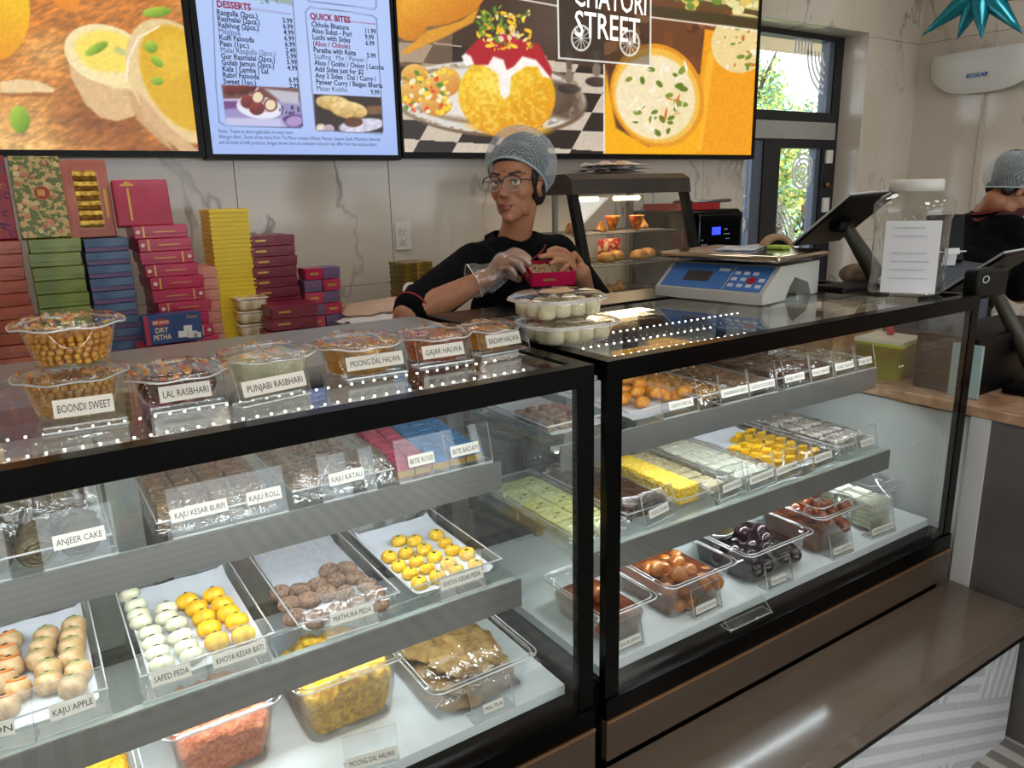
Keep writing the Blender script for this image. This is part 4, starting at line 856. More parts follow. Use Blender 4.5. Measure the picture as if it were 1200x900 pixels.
m = MB(); m.grid(lambda u, v: ((.074*(.02+.98*v))*math.cos(2*PI*u), (.074*(.02+.98*v))*math.sin(2*PI*u), .009-.005*v*v+.0035*math.sin(2*PI*u*9)*v+.002*math.sin(2*PI*u*4+1)), 55, 9); m.grid(lambda u, v: ((.074*(.02+.98*v))*math.cos(-2*PI*u), (.074*(.02+.98*v))*math.sin(-2*PI*u), .001+.0030*math.sin(-2*PI*u*9)*v*v), 55, 4)
pme = m.mesh('fried_pancake', pan_m)
for i, (x, y, z, a) in enumerate([(.588, 1.13, .004, .0), (.64, 1.14, .010, .1), (.60, 1.23, .013, -.1), (.655, 1.24, .018, .1), (.60, 1.155, .022, .06), (.63, 1.20, .030, -.05), (.60, 1.245, .037, .08), (.625, 1.155, .044, .05)]):
    o = link('fried_pancake', pme, None, (x, y, FZ+z), (.05*math.sin(i*2), .05*math.cos(i*3), i*1.3)); tag(o, 'round golden brown fried pancake stacked under film', 'sweet', 'fried pancakes')
wrap('tight cling film over the tub of fried pancakes', .494, .728, 1.035, 1.37, FZ+.050, .022, amp=.004, seed=5)
tub('sweet_tub', 'clear tub of yellow sweet at the near end of the case floor', -.10, .045, 1.075, 1.27, FZ, .085)
mound('yellow_sweet', 'yellow sweet in the tub at the near end of the case floor', 'sweet', -.088, .033, 1.087, 1.258, FZ+.004, .07, MATS['lentil'], amp=.012, seed=3)
for tx, bl, br, cp, kw in (('MOONG DAL HALWA', (406, 912), (469, 894), (405, 467), dict(cz=.32, h=.066)), ('MAL PUA', (556, 850), (604, 829), (568, 591), dict(cz=.30, h=.068, ch=.017))):
    psign(tx, bl, br, FZ+.001, cp, **{**dict(ch=.021), **kw})
# ------------------------------------------------------------------ right case, upper shelf
TZ = Z1+.0045
open_tray('sweet_tray', 'clear tray of brown cubes at the near end of the far case', .885, 1.06, 1.23, 1.54, Z1+.001)
cub = brick_me('brown_cube', .026, .026, .022, mix2('fudge_brown', '#7a5636', '#9d7650', 110, rough=.6, bump=.4), .004); R = random.Random(9)
for i in range(16):
    o = link('brown_cube', cub, None, (.915+.034*(i % 4)+R.gauss(0, .003), 1.27+.036*(i//4)+R.gauss(0, .004), TZ), (0, 0, R.gauss(0, .4))); tag(o, f'brown fudge cube in the tray nearest the pillar, {ORD[i//4]} row, {ORD[i % 4]} across', 'sweet', 'brown fudge cubes')
open_tray('sweet_tray', 'clear tray of orange oval sweets on the upper shelf of the far case', 1.09, 1.30, 1.205, 1.53, Z1+.001)
m = MB(); m.ball((0, 0, .014), (.028, .017, .014), 16, 10); oval = m.mesh('orange_oval_sweet', mix2('orange_sweet', '#d98217', '#eea53a', 60, rough=.4, coat=.3))
pts = crop([(160, 540), (220, 530), (150, 578), (225, 568), (285, 548), (145, 620), (215, 608), (290, 580), (240, 638), (320, 612), (370, 600), (430, 600), (470, 605), (330, 560), (380, 570)], 700, 330, .21667)
for i, p in enumerate(onp(pts, TZ+.02)):
    o = link('orange_oval_sweet', oval, None, (p.x, p.y, TZ+(.012 if i % 3 == 0 else 0)), (0, .1*math.sin(i), .5+.3*math.sin(i*2))); tag(o, 'glazed orange oval sweet in an open tray', 'sweet', 'orange oval sweets')
def wrapped_row(label, item, me, x0, x1, y0, y1, z, nx, ny, seed, cat='sweet', film_h=.03, grp=None, ilabel=None, dz=0.0, rot=.1, tilt=0, famp=.005, layers=1):
    open_tray('sweet_tray', 'clear tray of '+label, x0, x1, y0, y1, z+.001, paper=False); R = random.Random(seed)
    for l in range(layers):
        for i in range(nx):
            for j in range(ny):
                x = x0+.012+(x1-x0-.024)*(i+.5)/nx+R.gauss(0, .0015); y = y0+.012+(y1-y0-.024)*(j+.5)/ny+R.gauss(0, .0015)
                o = link(item, me, None, (x, y, z+.004+dz+l*.02), (tilt, 0, R.gauss(0, rot))); lay = (('lower layer, ', 'upper layer, ')[l] if layers > 1 else ''); tag(o, f'{ilabel.replace(" under cling film", "")}, {lay}{ORD[j]} row from front, {ORD[i]} across', cat, grp)
    wrap('shiny cling film over the '+label, x0-.004, x1+.004, y0-.004, y1+.004, z+.002, film_h, amp=famp, seed=seed, nu=40, nv=40)
ladoo = MB().ball((0, 0, .017), .017, 12, 9).mesh('round_ladoo', mix2('gram_flour', '#9a6a28', '#c99445', 160, rough=.7, bump=.6))
wrapped_row('golden ladoos beside the orange ovals', 'round_ladoo', ladoo, 1.315, 1.42, 1.205, 1.54, Z1, 3, 8, 11, film_h=.040, grp='golden ladoos', ilabel='round golden ladoo under cling film')
cookie = disc_sweet('brown_cookie', .018, .014, mix2('cookie_brown', '#7b5434', '#a3774c', 140, rough=.7, bump=.5), False)
wrapped_row('brown cookies left of the dark bars', 'brown_cookie', cookie, 1.43, 1.56, 1.205, 1.54, Z1, 3, 8, 12, film_h=.032, grp='brown cookies', ilabel='flat brown cookie sweet under cling film', layers=2)
darkbar = brick_me('dark_bar', .034, .024, .018, mix2('dark_date', '#3a2114', '#5e3822', 110, rough=.4, bump=.4))
wrapped_row('dark date bars on the upper shelf', 'dark_bar', darkbar, 1.575, 1.72, 1.205, 1.54, Z1, 4, 10, 13, film_h=.052, grp='dark date bars', ilabel='dark brown date bar under cling film', layers=2)
wrapped_row('red brown bars at the shelf end', 'dark_bar', brick_me('red_brown_bar', .034, .024, .018, mix2('red_brown', '#6b3a22', '#8f5a35', 110, rough=.5, bump=.4)), 1.735, 1.86, 1.205, 1.50, Z1, 3, 9, 14, film_h=.040, grp='red brown bars', ilabel='red brown bar sweet under cling film')
wrapped_row('pale crumbly squares last on the upper shelf', 'pale_square', brick_me('pale_square', .03, .03, .014, mix2('pale_crumb', '#b39f78', '#d6c6a0', 120, rough=.7, bump=.5)), 1.872, 1.985, 1.205, 1.46, Z1, 3, 7, 15, film_h=.026, grp='pale squares', ilabel='pale crumbly square sweet under cling film')
for tx, bl, br, cp in (('LADOO SPECIAL', (768, 489), (807, 478), (775, 801)), ('CHANDRAKALA LADOO', (837, 473), (868, 464), (835, 866)), ('LADDU COOKIES', (870, 465), (899, 456), (870, 896)), ('KAJU PISTA', (911, 455), (939, 447), (911, 932)), ('KALA JAMUN', (941, 447), (969, 440), (942, 961)), ('KAJU SLICE', (968, 441), (993, 434), (970, 989)), ('KAJU BITE', (994, 435), (1016, 429), (998, 1012))):
    psign(tx, bl, br, Z1+.001, cp, h=.075, ch=.019, cz=.36)
# ------------------------------------------------------------------ right case, middle shelf
TZ = Z2+.0045
open_tray('sweet_tray', 'wide clear tray of pale green burfi at the near end of the far case', .895, 1.045, 1.16, 1.54, Z2+.001, paper=False)
gb = mix2('pale_green_burfi', '#b9bd6a', '#dcdda0', 60, .35, .65, rough=.6, bump=.3); gme = MB().rbox(-.031, -.031, 0, .031, .031, .024, .003).ball((.008, .004, .024), (.006, .003, .002), 8, 6, 1).ball((-.012, -.010, .024), (.005, .003, .002), 8, 6, 1).mesh('green_burfi', [gb, nut_m])
for i in range(2):
    for j in range(5):
        o = link('green_burfi', gme, None, (.937+.066*i, 1.205+.067*j, TZ), (0, 0, .03*math.sin(i*3+j))); tag(o, f'pale green burfi square with nut flecks, {ORD[j]} row from front, {ORD[i]} across', 'sweet', 'pale green burfi squares')
wrap('cling film over the pale green burfi', .889, 1.050, 1.154, 1.546, Z2+.002, .034, amp=.004, seed=21)
choc = mix2('chocolate_burfi', '#24140d', '#4a2c1c', 90, rough=.35, bump=.5)
wrapped_row('dark chocolate burfi by the pillar', 'chocolate_square', brick_me('chocolate_square', .042, .042, .034, choc), 1.062, 1.20, 1.175, 1.50, Z2, 3, 7, 22, film_h=.048, grp='chocolate burfi squares', ilabel='dark chocolate burfi square under cling film')
open_tray('sweet_tray', 'narrow clear tray under the long yellow slab', 1.21, 1.315, 1.165, 1.52, Z2+.001, paper=False)
ys = mix2('yellow_crumb', '#d9a51c', '#f3d55a', 130, .35, .65, rough=.7, bump=.9)
for j in range(5):
    m = MB(); m.rbox(-.033, -.031, 0, .033, .031, .044, .004); o = m.build('yellow_slab', ys, None, (1.262+.001*j, 1.212+.0635*j, TZ), (0, 0, .02*math.sin(j*2))); tag(o, f'thick crumbly yellow slab, {ORD[j]} from the front of its tray', 'sweet', 'yellow slabs')
wrapped_row('plain pale burfi behind the blank card', 'pale_burfi', brick_me('pale_burfi', .034, .03, .018, mix2('pale_burfi_m', '#c9b98c', '#e2d6b0', 70, rough=.6)), 1.325, 1.41, 1.175, 1.50, Z2, 2, 8, 23, film_h=.03, grp='pale burfi pieces', ilabel='pale burfi piece under cling film')
wrapped_row('milky white burfi in the middle of the far case', 'milky_burfi', brick_me('milky_burfi', .042, .032, .026, mix2('milky', '#d3d3b4', '#ebeada', 70, rough=.6, bump=.3)), 1.425, 1.555, 1.165, 1.53, Z2, 3, 9, 24, film_h=.036, grp='milky burfi pieces', ilabel='milky white burfi piece under cling film', famp=.003)
open_tray('sweet_tray', 'white lined tray of yellow diamonds in the far case', 1.57, 1.80, 1.165, 1.53, Z2+.001)
yd = MB().prism([(-.022, 0), (0, -.013), (.022, 0), (0, .013)], 0, .011).mesh('yellow_diamond', mix2('mango_yellow', '#e0a40c', '#f6cf34', 70, rough=.4, coat=.3)); R = random.Random(31)
for i in range(4):
    for j in range(7):
        if i < 2 and j > 4: continue
        for l in range(2):
            o = link('yellow_diamond', yd, None, (1.602+.052*i+.006*l+R.gauss(0, .002), 1.20+.036*j+R.gauss(0, .002), TZ+.003+.012*l), (R.gauss(0, .08), R.gauss(0, .08), R.gauss(0, .2))); tag(o, f'bright yellow diamond sweet, {("lower", "upper")[l]} layer, {ORD[j]} row from front, {ORD[i]} across', 'sweet', 'yellow diamonds')
wrap('loose cling film over the front yellow diamonds', 1.68, 1.806, 1.16, 1.40, Z2+.004, .030, amp=.004, seed=32)
tube_me = MB().lathe([(.003, 0), (.0075, .002), (.0075, .058), (.003, .060)], 10, M=Matrix.Translation((0, -.03, .0075)) @ Matrix.Rotation(-PI/2, 4, 'X')).mesh('cashew_roll', mix2('roll_silver', '#a3978a', '#cfc8bf', 90, rough=.35, coat=.3))
wrapped_row('silver cashew rolls last on the middle shelf', 'cashew_roll', tube_me, 1.83, 1.985, 1.165, 1.53, Z2, 6, 5, 33, film_h=.034, grp='cashew rolls', ilabel='slim silvery cashew roll under cling film', layers=2, rot=.06)
for tx, bl, br, cp in (('CHOCO BURFI', (758, 620), (793, 602), (763, 785)), ('KHOYA BURFI', (845, 588), (875, 575), (849, 870)), ('KHOYA KESAR BURFI', (880, 577), (911, 564), (880, 908)), ('CHOCOLATE BURFI', (911, 566), (940, 554), (911, 936)), ('KAJU PISTA ROLL', (955, 551), (981, 541), (956, 976)), ('KAJU ROLL', (1006, 533), (1030, 525), (1010, 1025))):
    psign(tx, bl, br, Z2+.001, cp, h=.075, ch=.019, cz=.36, label='clear acrylic sign holder on the middle shelf of the far case reading '+tx)
# ------------------------------------------------------------------ right case, floor
syr = mat('sugar_syrup', '#6a3212', .12, coat=.5); gj = mix2('gulab_brown', '#8a4514', '#cf8638', 22, .35, .65, rough=.18, coat=.6); dj = mix2('dark_jamun', '#1f0d10', '#46222c', 30, rough=.15, coat=.7); rj = mix2('red_jamun', '#7a3210', '#b9602a', 26, rough=.18, coat=.6)
def filled(label, x0, x1, y0, y1, h, name, me_r, mt, syl, layers, grp, il, lid=False, seed=1, level=.60, sm_=None):
    tub('sweet_tub', label, x0, x1, y0, y1, FZ, h, lid=lid)
    me = MB().ball((0, 0, me_r), me_r, 16, 11).mesh(name, mt); R = random.Random(seed)
    if syl:
        mound('syrup', 'glossy syrup at the bottom of the '+syl, 'syrup', x0+.014, x1-.014, y0+.014, y1-.014, FZ+.003, h*level, sm_ or syr, amp=.0015, nu=12, nv=12, taper=.012, crown=0)
    w, d = x1-x0-.042, y1-y0-.042; s = me_r*2.04; nx, ny = int(w/s), int(d/s); top = h*level-me_r*1.35
    for l in range(layers):
        for i in range(nx):
            for j in range(ny):
                off = (l % 2)*s*.35
                if off and (i == nx-1 or j == ny-1): continue
                p = (x0+.021+w*(i+.5)/nx+off+R.gauss(0, .002), y0+.021+d*(j+.5)/ny+off+R.gauss(0, .002), FZ+.005+(top if syl else 0)+l*me_r*1.25+R.uniform(0, .003))
                o = link(name, me, None, p, (R.uniform(0, 3), R.uniform(0, 3), 0)); tag(o, il, 'sweet', grp)
filled('clear tub of brown syrup balls half hidden by the pillar', .885, 1.035, 1.045, 1.26, .088, 'syrup_ball', .019, rj, 'tub half hidden by the pillar', 2, 'syrup balls by the pillar', 'brown syrup ball in the tub by the pillar', seed=41)
filled('clear tub of shiny golden brown gulab jamuns', 1.070, 1.285, 1.045, 1.26, .092, 'gulab_jamun', .0195, gj, 'tub of golden brown balls', 2, 'gulab jamuns', 'round golden brown gulab jamun in syrup', seed=42)
filled('clear tub of nearly black jamuns with a steel scoop', 1.325, 1.565, 1.045, 1.26, .090, 'black_jamun', .0205, dj, 'tub of nearly black balls', 2, 'black jamuns', 'nearly black jamun ball in syrup', seed=43, sm_=mat('dark_syrup', '#180a0c', .1, coat=.5))
filled('lidded clear tub of red brown jamuns', 1.590, 1.775, 1.045, 1.26, .112, 'red_jamun', .0185, rj, 'lidded tub', 3, 'red brown jamuns', 'red brown jamun ball in the lidded tub', lid=True, seed=44)
tub('sweet_tub', 'tall clear tub of white cheese sweets at the far end of the floor', 1.815, 1.965, 1.045, 1.25, FZ, .118, lid=True)
sl = brick_me('white_slice', .044, .052, .012, mix2('cheese_white', '#d9d8b6', '#ecebd2', 60, rough=.5), .004); R = random.Random(51)
for l in range(6):
    for i in range(2):
        for j in range(3):
            o = link('white_slice', sl, None, (1.865+.049*i+R.gauss(0, .0015), 1.09+.057*j+R.gauss(0, .0015), FZ+.006+.0125*l), (0, 0, R.gauss(0, .05))); tag(o, f'flat white cheese slice in the tall tub, {ORD[l]} layer up, {ORD[j]} row, {ORD[i]} across', 'sweet', 'white cheese slices')
# scoop resting across the black jamun tub
t = thing('serving_scoop', 'round steel scoop resting on the tub of nearly black jamuns', 'scoop', (1.375, 1.185, FZ+.093))
chrome = mat('chrome', '#d8d8d6', .12, metal=1); m = MB(); prof = [(.036*math.sin(a), -.024*math.cos(a)) for a in [PI/2*i/8 for i in range(9)]]; prof[0] = (1e-4, -.024); m.lathe(prof, 24, sy=1); m.tube([(.036*math.cos(a), .036*math.sin(a), 0) for a in [2*PI*i/28 for i in range(28)]], .0015, 6, closed=True); m.build('bowl', chrome, t)
MB().tube([(.03, .02, .0), (.06, .05, .012), (.10, .10, .018), (.12, .13, .016)], [.004, .0035, .004, .005], 8).build('handle', chrome, t)
for tx, bl, br, cp, lb in (('GULAB JAMUN', (722, 770), (755, 755), (726, 752), 'by the pillar'), ('GULAB JAMUN', (815, 727), (847, 712), (817, 840), 'before the golden brown balls'), ('KALA JAMUN', (901, 694), (930, 681), (905, 922), 'before the nearly black balls'), ('RAS JAMUN', (976, 657), (1001, 646), (978, 999), 'before the lidded tub'), ('RASMADHURI', (1022, 633), (1050, 622), (1023, 1047), 'before the white cheese sweets')):
    psign(tx, bl, br, FZ+.001, cp, h=.066, ch=.017, cz=.30, label='clear acrylic sign holder on the case floor '+lb)
# sign that has tipped over on the black sill
sign('', at_z(857, 741, .556), at_z(906, 718, .556), h=.05, tilt=48, label='fallen clear acrylic sign lying on the black front sill')
# ------------------------------------------------------------------ on top of the left case
GZ = 1.2125
boondi_m = mix2('boondi', '#c9821c', '#e6a83c', 60, rough=.35, coat=.3, sss=.1)
def printed(name, seed, cols=((.62, .12, .05), (.80, .42, .12), (.72, .70, .68), (.55, .30, .30))):
    """printed clear film: coloured print shapes on a clear sheet"""
    m, nt, out = nodes_of(name); t = N(nt, 'BsdfTransparent'); g = N(nt, 'BsdfGlossy'); g.inputs['Roughness'].default_value = .08; d = N(nt, 'BsdfDiffuse')
    tc = N(nt, 'TexCoord'); mp = N(nt, 'Mapping'); mp.inputs['Location'].default_value = (seed*1.7, seed*.6, 0); mp.inputs['Scale'].default_value = (1.2, .30, 1); nt.links.new(tc.outputs['Object'], mp.inputs[0])
    n1 = N(nt, 'TexNoise'); n1.inputs['Scale'].default_value = 60; n1.inputs['Detail'].default_value = 1; nt.links.new(mp.outputs[0], n1.inputs['Vector'])
    n2 = N(nt, 'TexNoise'); n2.inputs['Scale'].default_value = 95; n2.inputs['Detail'].default_value = 2; nt.links.new(mp.outputs[0], n2.inputs['Vector'])
    cr = N(nt, 'ValToRGB'); cr.color_ramp.interpolation = 'CONSTANT'; e = cr.color_ramp.elements
    for i, c in enumerate(cols):
        k = e[i] if i < 2 else e.new(.5); k.position = (.0, .44, .52, .60)[i]; k.color = (*c, 1)
    nt.links.new(n1.outputs[0], cr.inputs[0]); nt.links.new(cr.outputs[0], d.inputs[0])
    g2 = N(nt, 'Math', operation='GREATER_THAN'); g2.inputs[1].default_value = .555; nt.links.new(n2.outputs[0], g2.inputs[0])
    ml = N(nt, 'Math', operation='MULTIPLY'); ml.inputs[1].default_value = .75; nt.links.new(g2.outputs[0], ml.inputs[0])
    a = N(nt, 'MixShader'); nt.links.new(ml.outputs[0], a.inputs[0]); nt.links.new(t.outputs[0], a.inputs[1]); nt.links.new(d.outputs[0], a.inputs[2])
    b = N(nt, 'MixShader'); b.inputs[0].default_value = .14; nt.links.new(a.outputs[0], b.inputs[1]); nt.links.new(g.outputs[0], b.inputs[2]); nt.links.new(b.outputs[0], out.inputs[0])
    bn = N(nt, 'Bump'); bn.inputs['Strength'].default_value = .8; bn.inputs['Distance'].default_value = .006; nt.links.new(n1.outputs[0], bn.inputs['Height']); nt.links.new(bn.outputs[0], g.inputs['Normal'])
    return m
PF = [printed('printed_film', 1), printed('printed_film_two', 2.3)]
def bowl(label, cx, cy, z, rt, rb, h, pf, sx=1.0):
    t = thing('sweet_bowl', label, 'bowl', (cx, cy, z), 0, 'printed film bowls on the case top')
    m = MB(); m.lathe([(1e-4, .001), (rb*.93, .001), (rb, .004), (rb+(rt-rb)*.5, h*.5), (rt-.004, h-.008), (rt-.003, h-.002)], 40, sx=sx, cap=False)
    m.build('bowl_wall', clear_tray, t)
    m = MB(); m.lathe([(rt-.004, h-.003), (rt+.007, h-.004), (rt+.009, h-.007)], 40, cap=False, sx=sx); m.tube([((rt+.009)*math.cos(a)*sx, (rt+.009)*math.sin(a), h-.006+.0015*math.sin(7*a)) for a in [2*PI*i/40 for i in range(40)]], .0015, 6, 1, closed=True); m.build('rim', [clear_tray, clear_edge], t)
    m = MB(); m.lathe([(rt+.007, h-.004), (rt+.008, h-.001), (rt-.002, h+.003), (rt*.7, h+.007), (rt*.35, h+.006), (1e-4, h+.005)], 40, sx=sx, cap=False); m.build('printed_lid', pf, t)
    return t
def pearls(label, cx, cy, z, rt, rb, h, grp=None):
    """a heap of little balls, too many to count"""
    R = random.Random(int(cx*999+z*77)); m = MB(); r = .0052; pts = []
    for l in range(int(h/(r*1.55))):
        zz = r+l*r*1.55; rr = rb+(rt-rb)*zz/h-r-.002; k = 0
        last = l >= int(h/(r*1.55))-2
        for ring_ in ([rr, rr-2*r*.98, rr-4*r*.98] if not last else [rr-2*r*.98*q for q in range(9)]):
            if ring_ < r*.5: continue
            n = max(1, int(2*PI*ring_/(2*r*1.04))); a0 = R.uniform(0, 6)
            for q in range(n): a = a0+2*PI*q/n; pts.append((ring_*math.cos(a), ring_*math.sin(a), zz+R.uniform(-.0015, .0015)))
    for p in pts: m.ball(p, r*R.uniform(.9, 1.08), 7, 5)
    return tag(m.build('boondi_pearls', boondi_m, None, (cx, cy, z)), label, 'sweet', grp, 'stuff')
def lump(label, name, cx, cy, z, rt, rb, h, mt, amp=.004, sc=70, seed=1, sx=1.0):
    m = MB(); n, k = 44, 12; R = np.random.default_rng(seed)
    prof = [(rb-.003, 0), (rb+(rt-rb)*.35-.003, h*.35), (rb+(rt-rb)*.7-.003, h*.7), (rt-.006, h*.95)]
    def f(u, v):
        a = 2*PI*u
        if v < .5:
            q = v/.5*3; i = min(2, int(q)); w = q-i; r = prof[i][0]*(1-w)+prof[i+1][0]*w; zz = prof[i][1]*(1-w)+prof[i+1][1]*w
        else: w = (v-.5)/.5; r = prof[3][0]*(1-w)+1e-4; zz = h*.95+.004*w
        x, y = r*math.cos(a)*sx, r*math.sin(a); d = (float(vnoise((x+1)*sc+seed, (y+1)*sc))-.5)*2*amp if v >= .5 else 0
        return (x, y, max(.001, zz+d))
    m.grid(f, n, 26); return tag(m.build(name, mt, None, (cx, cy, z)), label, 'sweet', None, 'stuff')
bowl('clear bowl of orange boondi pearls, the upper of two stacked', .052, 1.20, GZ+.0655+.006, .062, .045, .062, PF[0])
pearls('orange boondi pearls in the upper stacked bowl', .052, 1.20, GZ+.0655+.0085, .060, .045, .048)
bowl('clear bowl of orange boondi pearls, the lower of two stacked', .046, 1.205, GZ, .064, .048, .062, PF[1])
pearls('orange boondi pearls in the lower stacked bowl', .046, 1.205, GZ+.002, .062, .048, .050)
bowl('clear bowl cut off by the frame with pinkish sweets', -.115, 1.20, GZ, .062, .046, .060, PF[0]); lump('pinkish sweets in the bowl at the near case end', 'pink_sweet', -.115, 1.20, GZ+.002, .06, .046, .04, mix2('pinkish', '#8d5f5c', '#b98d86', 60, rough=.4))
bowl('low clear bowl of dark red balls with a pink printed lid', .178, 1.185, GZ, .066, .050, .050, PF[1])
rb_me = MB().ball((0, 0, .0175), .0175, 14, 10).mesh('dark_red_ball', mix2('lal_red', '#4e1a14', '#7c3024', 30, rough=.2, coat=.5))
for i in range(8):
    a = 2*PI*i/8; rr = .038 if i < 7 else 0; a = 2*PI*i/7
    tag(link('dark_red_ball', rb_me, None, (.178+rr*math.cos(a), 1.185+rr*math.sin(a), GZ+.003)), 'dark red syrup ball in the bowl beside the boondi', 'sweet', 'dark red syrup balls')
bowl('clear bowl of creamy white sweets with a printed lid', .315, 1.195, GZ, .068, .054, .056, PF[0])
lump('creamy white soft sweets filling a clear bowl', 'cream_sweet', .315, 1.195, GZ+.002, .066, .054, .046, mix2('creamy', '#cfc596', '#e6deb6', 40, rough=.3, coat=.4))
bowl('round clear bowl of chunky golden lentil halwa with a printed lid', .470, 1.200, GZ, .066, .056, .054, PF[1])
lump('chunky golden lentil halwa in a round bowl', 'lentil_halwa', .470, 1.200, GZ+.002, .064, .056, .046, mix2('lentil_gold', '#b5741a', '#dca33c', 60, rough=.35, bump=.5, coat=.3), amp=.003)
bowl('clear bowl of orange red carrot halwa with a printed lid', .617, 1.205, GZ, .060, .052, .050, PF[0])
lump('orange red carrot halwa in a round bowl', 'carrot_halwa', .617, 1.205, GZ+.002, .058, .052, .042, mix2('gajar', '#a83e16', '#d87a3a', 150, rough=.35, bump=.6, coat=.3))
bowl('clear bowl of amber almond halwa at the case end', .738, 1.215, GZ, .050, .042, .046, PF[1])
lump('amber almond halwa in the bowl at the case end', 'almond_halwa', .738, 1.215, GZ+.002, .048, .042, .038, mix2('badam', '#c07a16', '#e2a534', 70, rough=.35, coat=.3))
for tx, bl, br, cp, h in (('BOONDI SWEET', (49, 512), (152, 497), (66, 137), .080), ('LAL RASBHARI', (180, 487), (268, 473), (190, 250), .066), ('PUNJABI RASBHARI', (284, 480), (366, 462), (289, 362), .066), ('MOONG DAL HALWA', (407, 447), (479, 436), (409, 475), .066), ('GAJAR HALWA', (492, 433), (556, 423), (498, 546), .066), ('BADAM HALWA', (565, 419), (622, 409), (573, 612), .066)):
    psign(tx, bl, br, GZ, cp, label='clear acrylic sign holder on the case top reading '+tx, h=h, ch=.0235 if tx[0] == 'B' else .0225, cz=.40, tilt=18)
sign('', Vector((-.16, 1.085, GZ)), Vector((-.05, 1.075, GZ)), h=.08, tilt=18, label='clear acrylic sign holder at the near case end, its card out of view')
tag(MB().prism([(0, 0), (.014, .001), (.0145, .007), (.001, .006)], 0, .001).build('paper_scrap', card_m, None, at_z(391, 389, ZT+.0012)), 'tiny white paper scrap on the grey rear deck', 'scrap')
# two clamshell boxes of white sweets on the corner of the right case
def clamshell(label, cx, cy, z, rz, rt, rb, h, sx):
    t = thing('sweet_box', label, 'box', (cx, cy, z), rz, 'clear boxes of white sweets')
    m = MB(); n = 56; prof = [(1e-4, .001), (rb*.95, .001), (rb, .004), (rt-.003, h*.72)]
    vs = []; 
    for r, zz in prof:
        for i in range(n):
            a = 2*PI*i/n; c_, s_ = math.cos(a), math.sin(a); q = 1/((abs(c_)**3+abs(s_)**3)**(1/3)); rr = r*q*(1+(.022*math.cos(a*22) if .003 < zz < h*.7 or r > rb*.97 else 0)); vs.append((rr*c_*sx, rr*s_, zz))
    m.add(vs, [(j*n+i, j*n+(i+1) % n, (j+1)*n+(i+1) % n, (j+1)*n+i) for j in range(len(prof)-1) for i in range(n)], 0, True); m.build('base', clear_tray, t)
    def lp(r, zz): return [(r*q*math.cos(a)*sx, r*q*math.sin(a), zz) for a, q in [(2*PI*i/n, 1/((abs(math.cos(2*PI*i/n))**3+abs(math.sin(2*PI*i/n))**3)**(1/3))) for i in range(n)]]
    L = [lp(rt-.003, h*.72), lp(rt+.007, h*.72), lp(rt+.005, h*.80), lp(rt*.93, h*.97), lp(rt*.86, h), lp(rt*.5, h), lp(.0005, h)]
    m = MB(); m.add([p for l in L for p in l], [(j*n+i, j*n+(i+1) % n, (j+1)*n+(i+1) % n, (j+1)*n+i) for j in range(len(L)-1) for i in range(n)], 0, True); m.tube(lp(rt+.007, h*.72), .0014, 6, 1, closed=True); m.tube(lp(rt+.005, h*.80), .0012, 6, 1, closed=True); m.build('lid', [clear_tray, clear_edge], t)
    m = MB(); m.prism([(.032*math.cos(a)*1.2, .03*math.sin(a)) for a in [2*PI*i/20 for i in range(20)]], h+.0006, h+.0012); m.build('label_sticker', mat('peach_sticker', '#d9b08c', .5), t)
    return t
clamshell('clear clamshell box of white sweets, the upper of two stacked', .880, 1.185, GZ+.004+.048, .15, .075, .064, .047, 1.12)
clamshell('clear clamshell box of white sweets, the lower of two stacked', .895, 1.175, GZ+.004, -.1, .078, .066, .047, 1.16)
cs = MB().lathe([(.010, 0), (.0165, .004), (.0175, .014), (.0165, .026), (.010, .0305), (1e-4, .031)], 14).mesh('white_sweet', mix2('white_cham', '#e6d8b0', '#f2e6c6', 40, rough=.45, sss=.1)); R = random.Random(8)
for lev, cx, cy, zz in ((0, .895, 1.175, GZ+.0055), (1, .880, 1.185, GZ+.0535)):
    for i in range(4):
        for j in range(3):
            if i in (0, 3) and j in (0, 2) and False: continue
            o = link('white_sweet', cs, None, (cx-.055+.0365*i+R.gauss(0, .001), cy-.038+.037*j+R.gauss(0, .001), zz), (0, 0, R.uniform(0, 3))); tag(o, f'round white sweet in the {("lower", "upper")[lev]} clamshell box, {ORD[j]} row, {ORD[i]} across', 'sweet', f'white sweets in the {("lower", "upper")[lev]} box')
# ------------------------------------------------------------------ boxes on the back counter
BZ = .9605; wrapf = thin('box_film', (.985, .985, .985), .012, rough=.10, bump=1.0, bscale=50)
def carton(mt, w, d, h, band=None, emblem=None, wrapm=None):
    """a closed sweet box: base, lid with a proud lip, optional printed band"""
    return (mt, w, d, h, band, emblem, wrapm)
def make_box(name, label, cat, x, y, z, w, d, h, mt, rz=0, lidm=None, band=None, group=None, tex=None, film_=False):
    t = thing(name, label, cat, (x+w/2, y+d/2, z), rz, group)
    MB().rbox(-w/2, -d/2, 0, w/2, d/2, h*.93, .0015, seg=1).build('base', mt, t)
    MB().rbox(-w/2-.0012, -d/2-.0012, h*.30, w/2+.0012, d/2+.0012, h*.985, .0015, seg=1).build('lid', lidm or mt, t)
    if band:
        bm_, f0, f1, z0, z1 = band
        MB().box(-w/2+f0*w, -d/2-.002, h*z0, -w/2+f1*w, -d/2-.001, h*z1).build('print', bm_, t)
    if film_: 
        n = 16; m = MB(); R = random.Random(int(z*1000)); q = [R.uniform(-.002, .003) for _ in range(400)]
        m.grid(lambda u, v: (-w/2-.002+(w+.004)*u, -d/2-.004-q[int(u*15)*16+int(v*15)], h*v), n, n); m.build('film_wrap', wrapf, t)
    return t
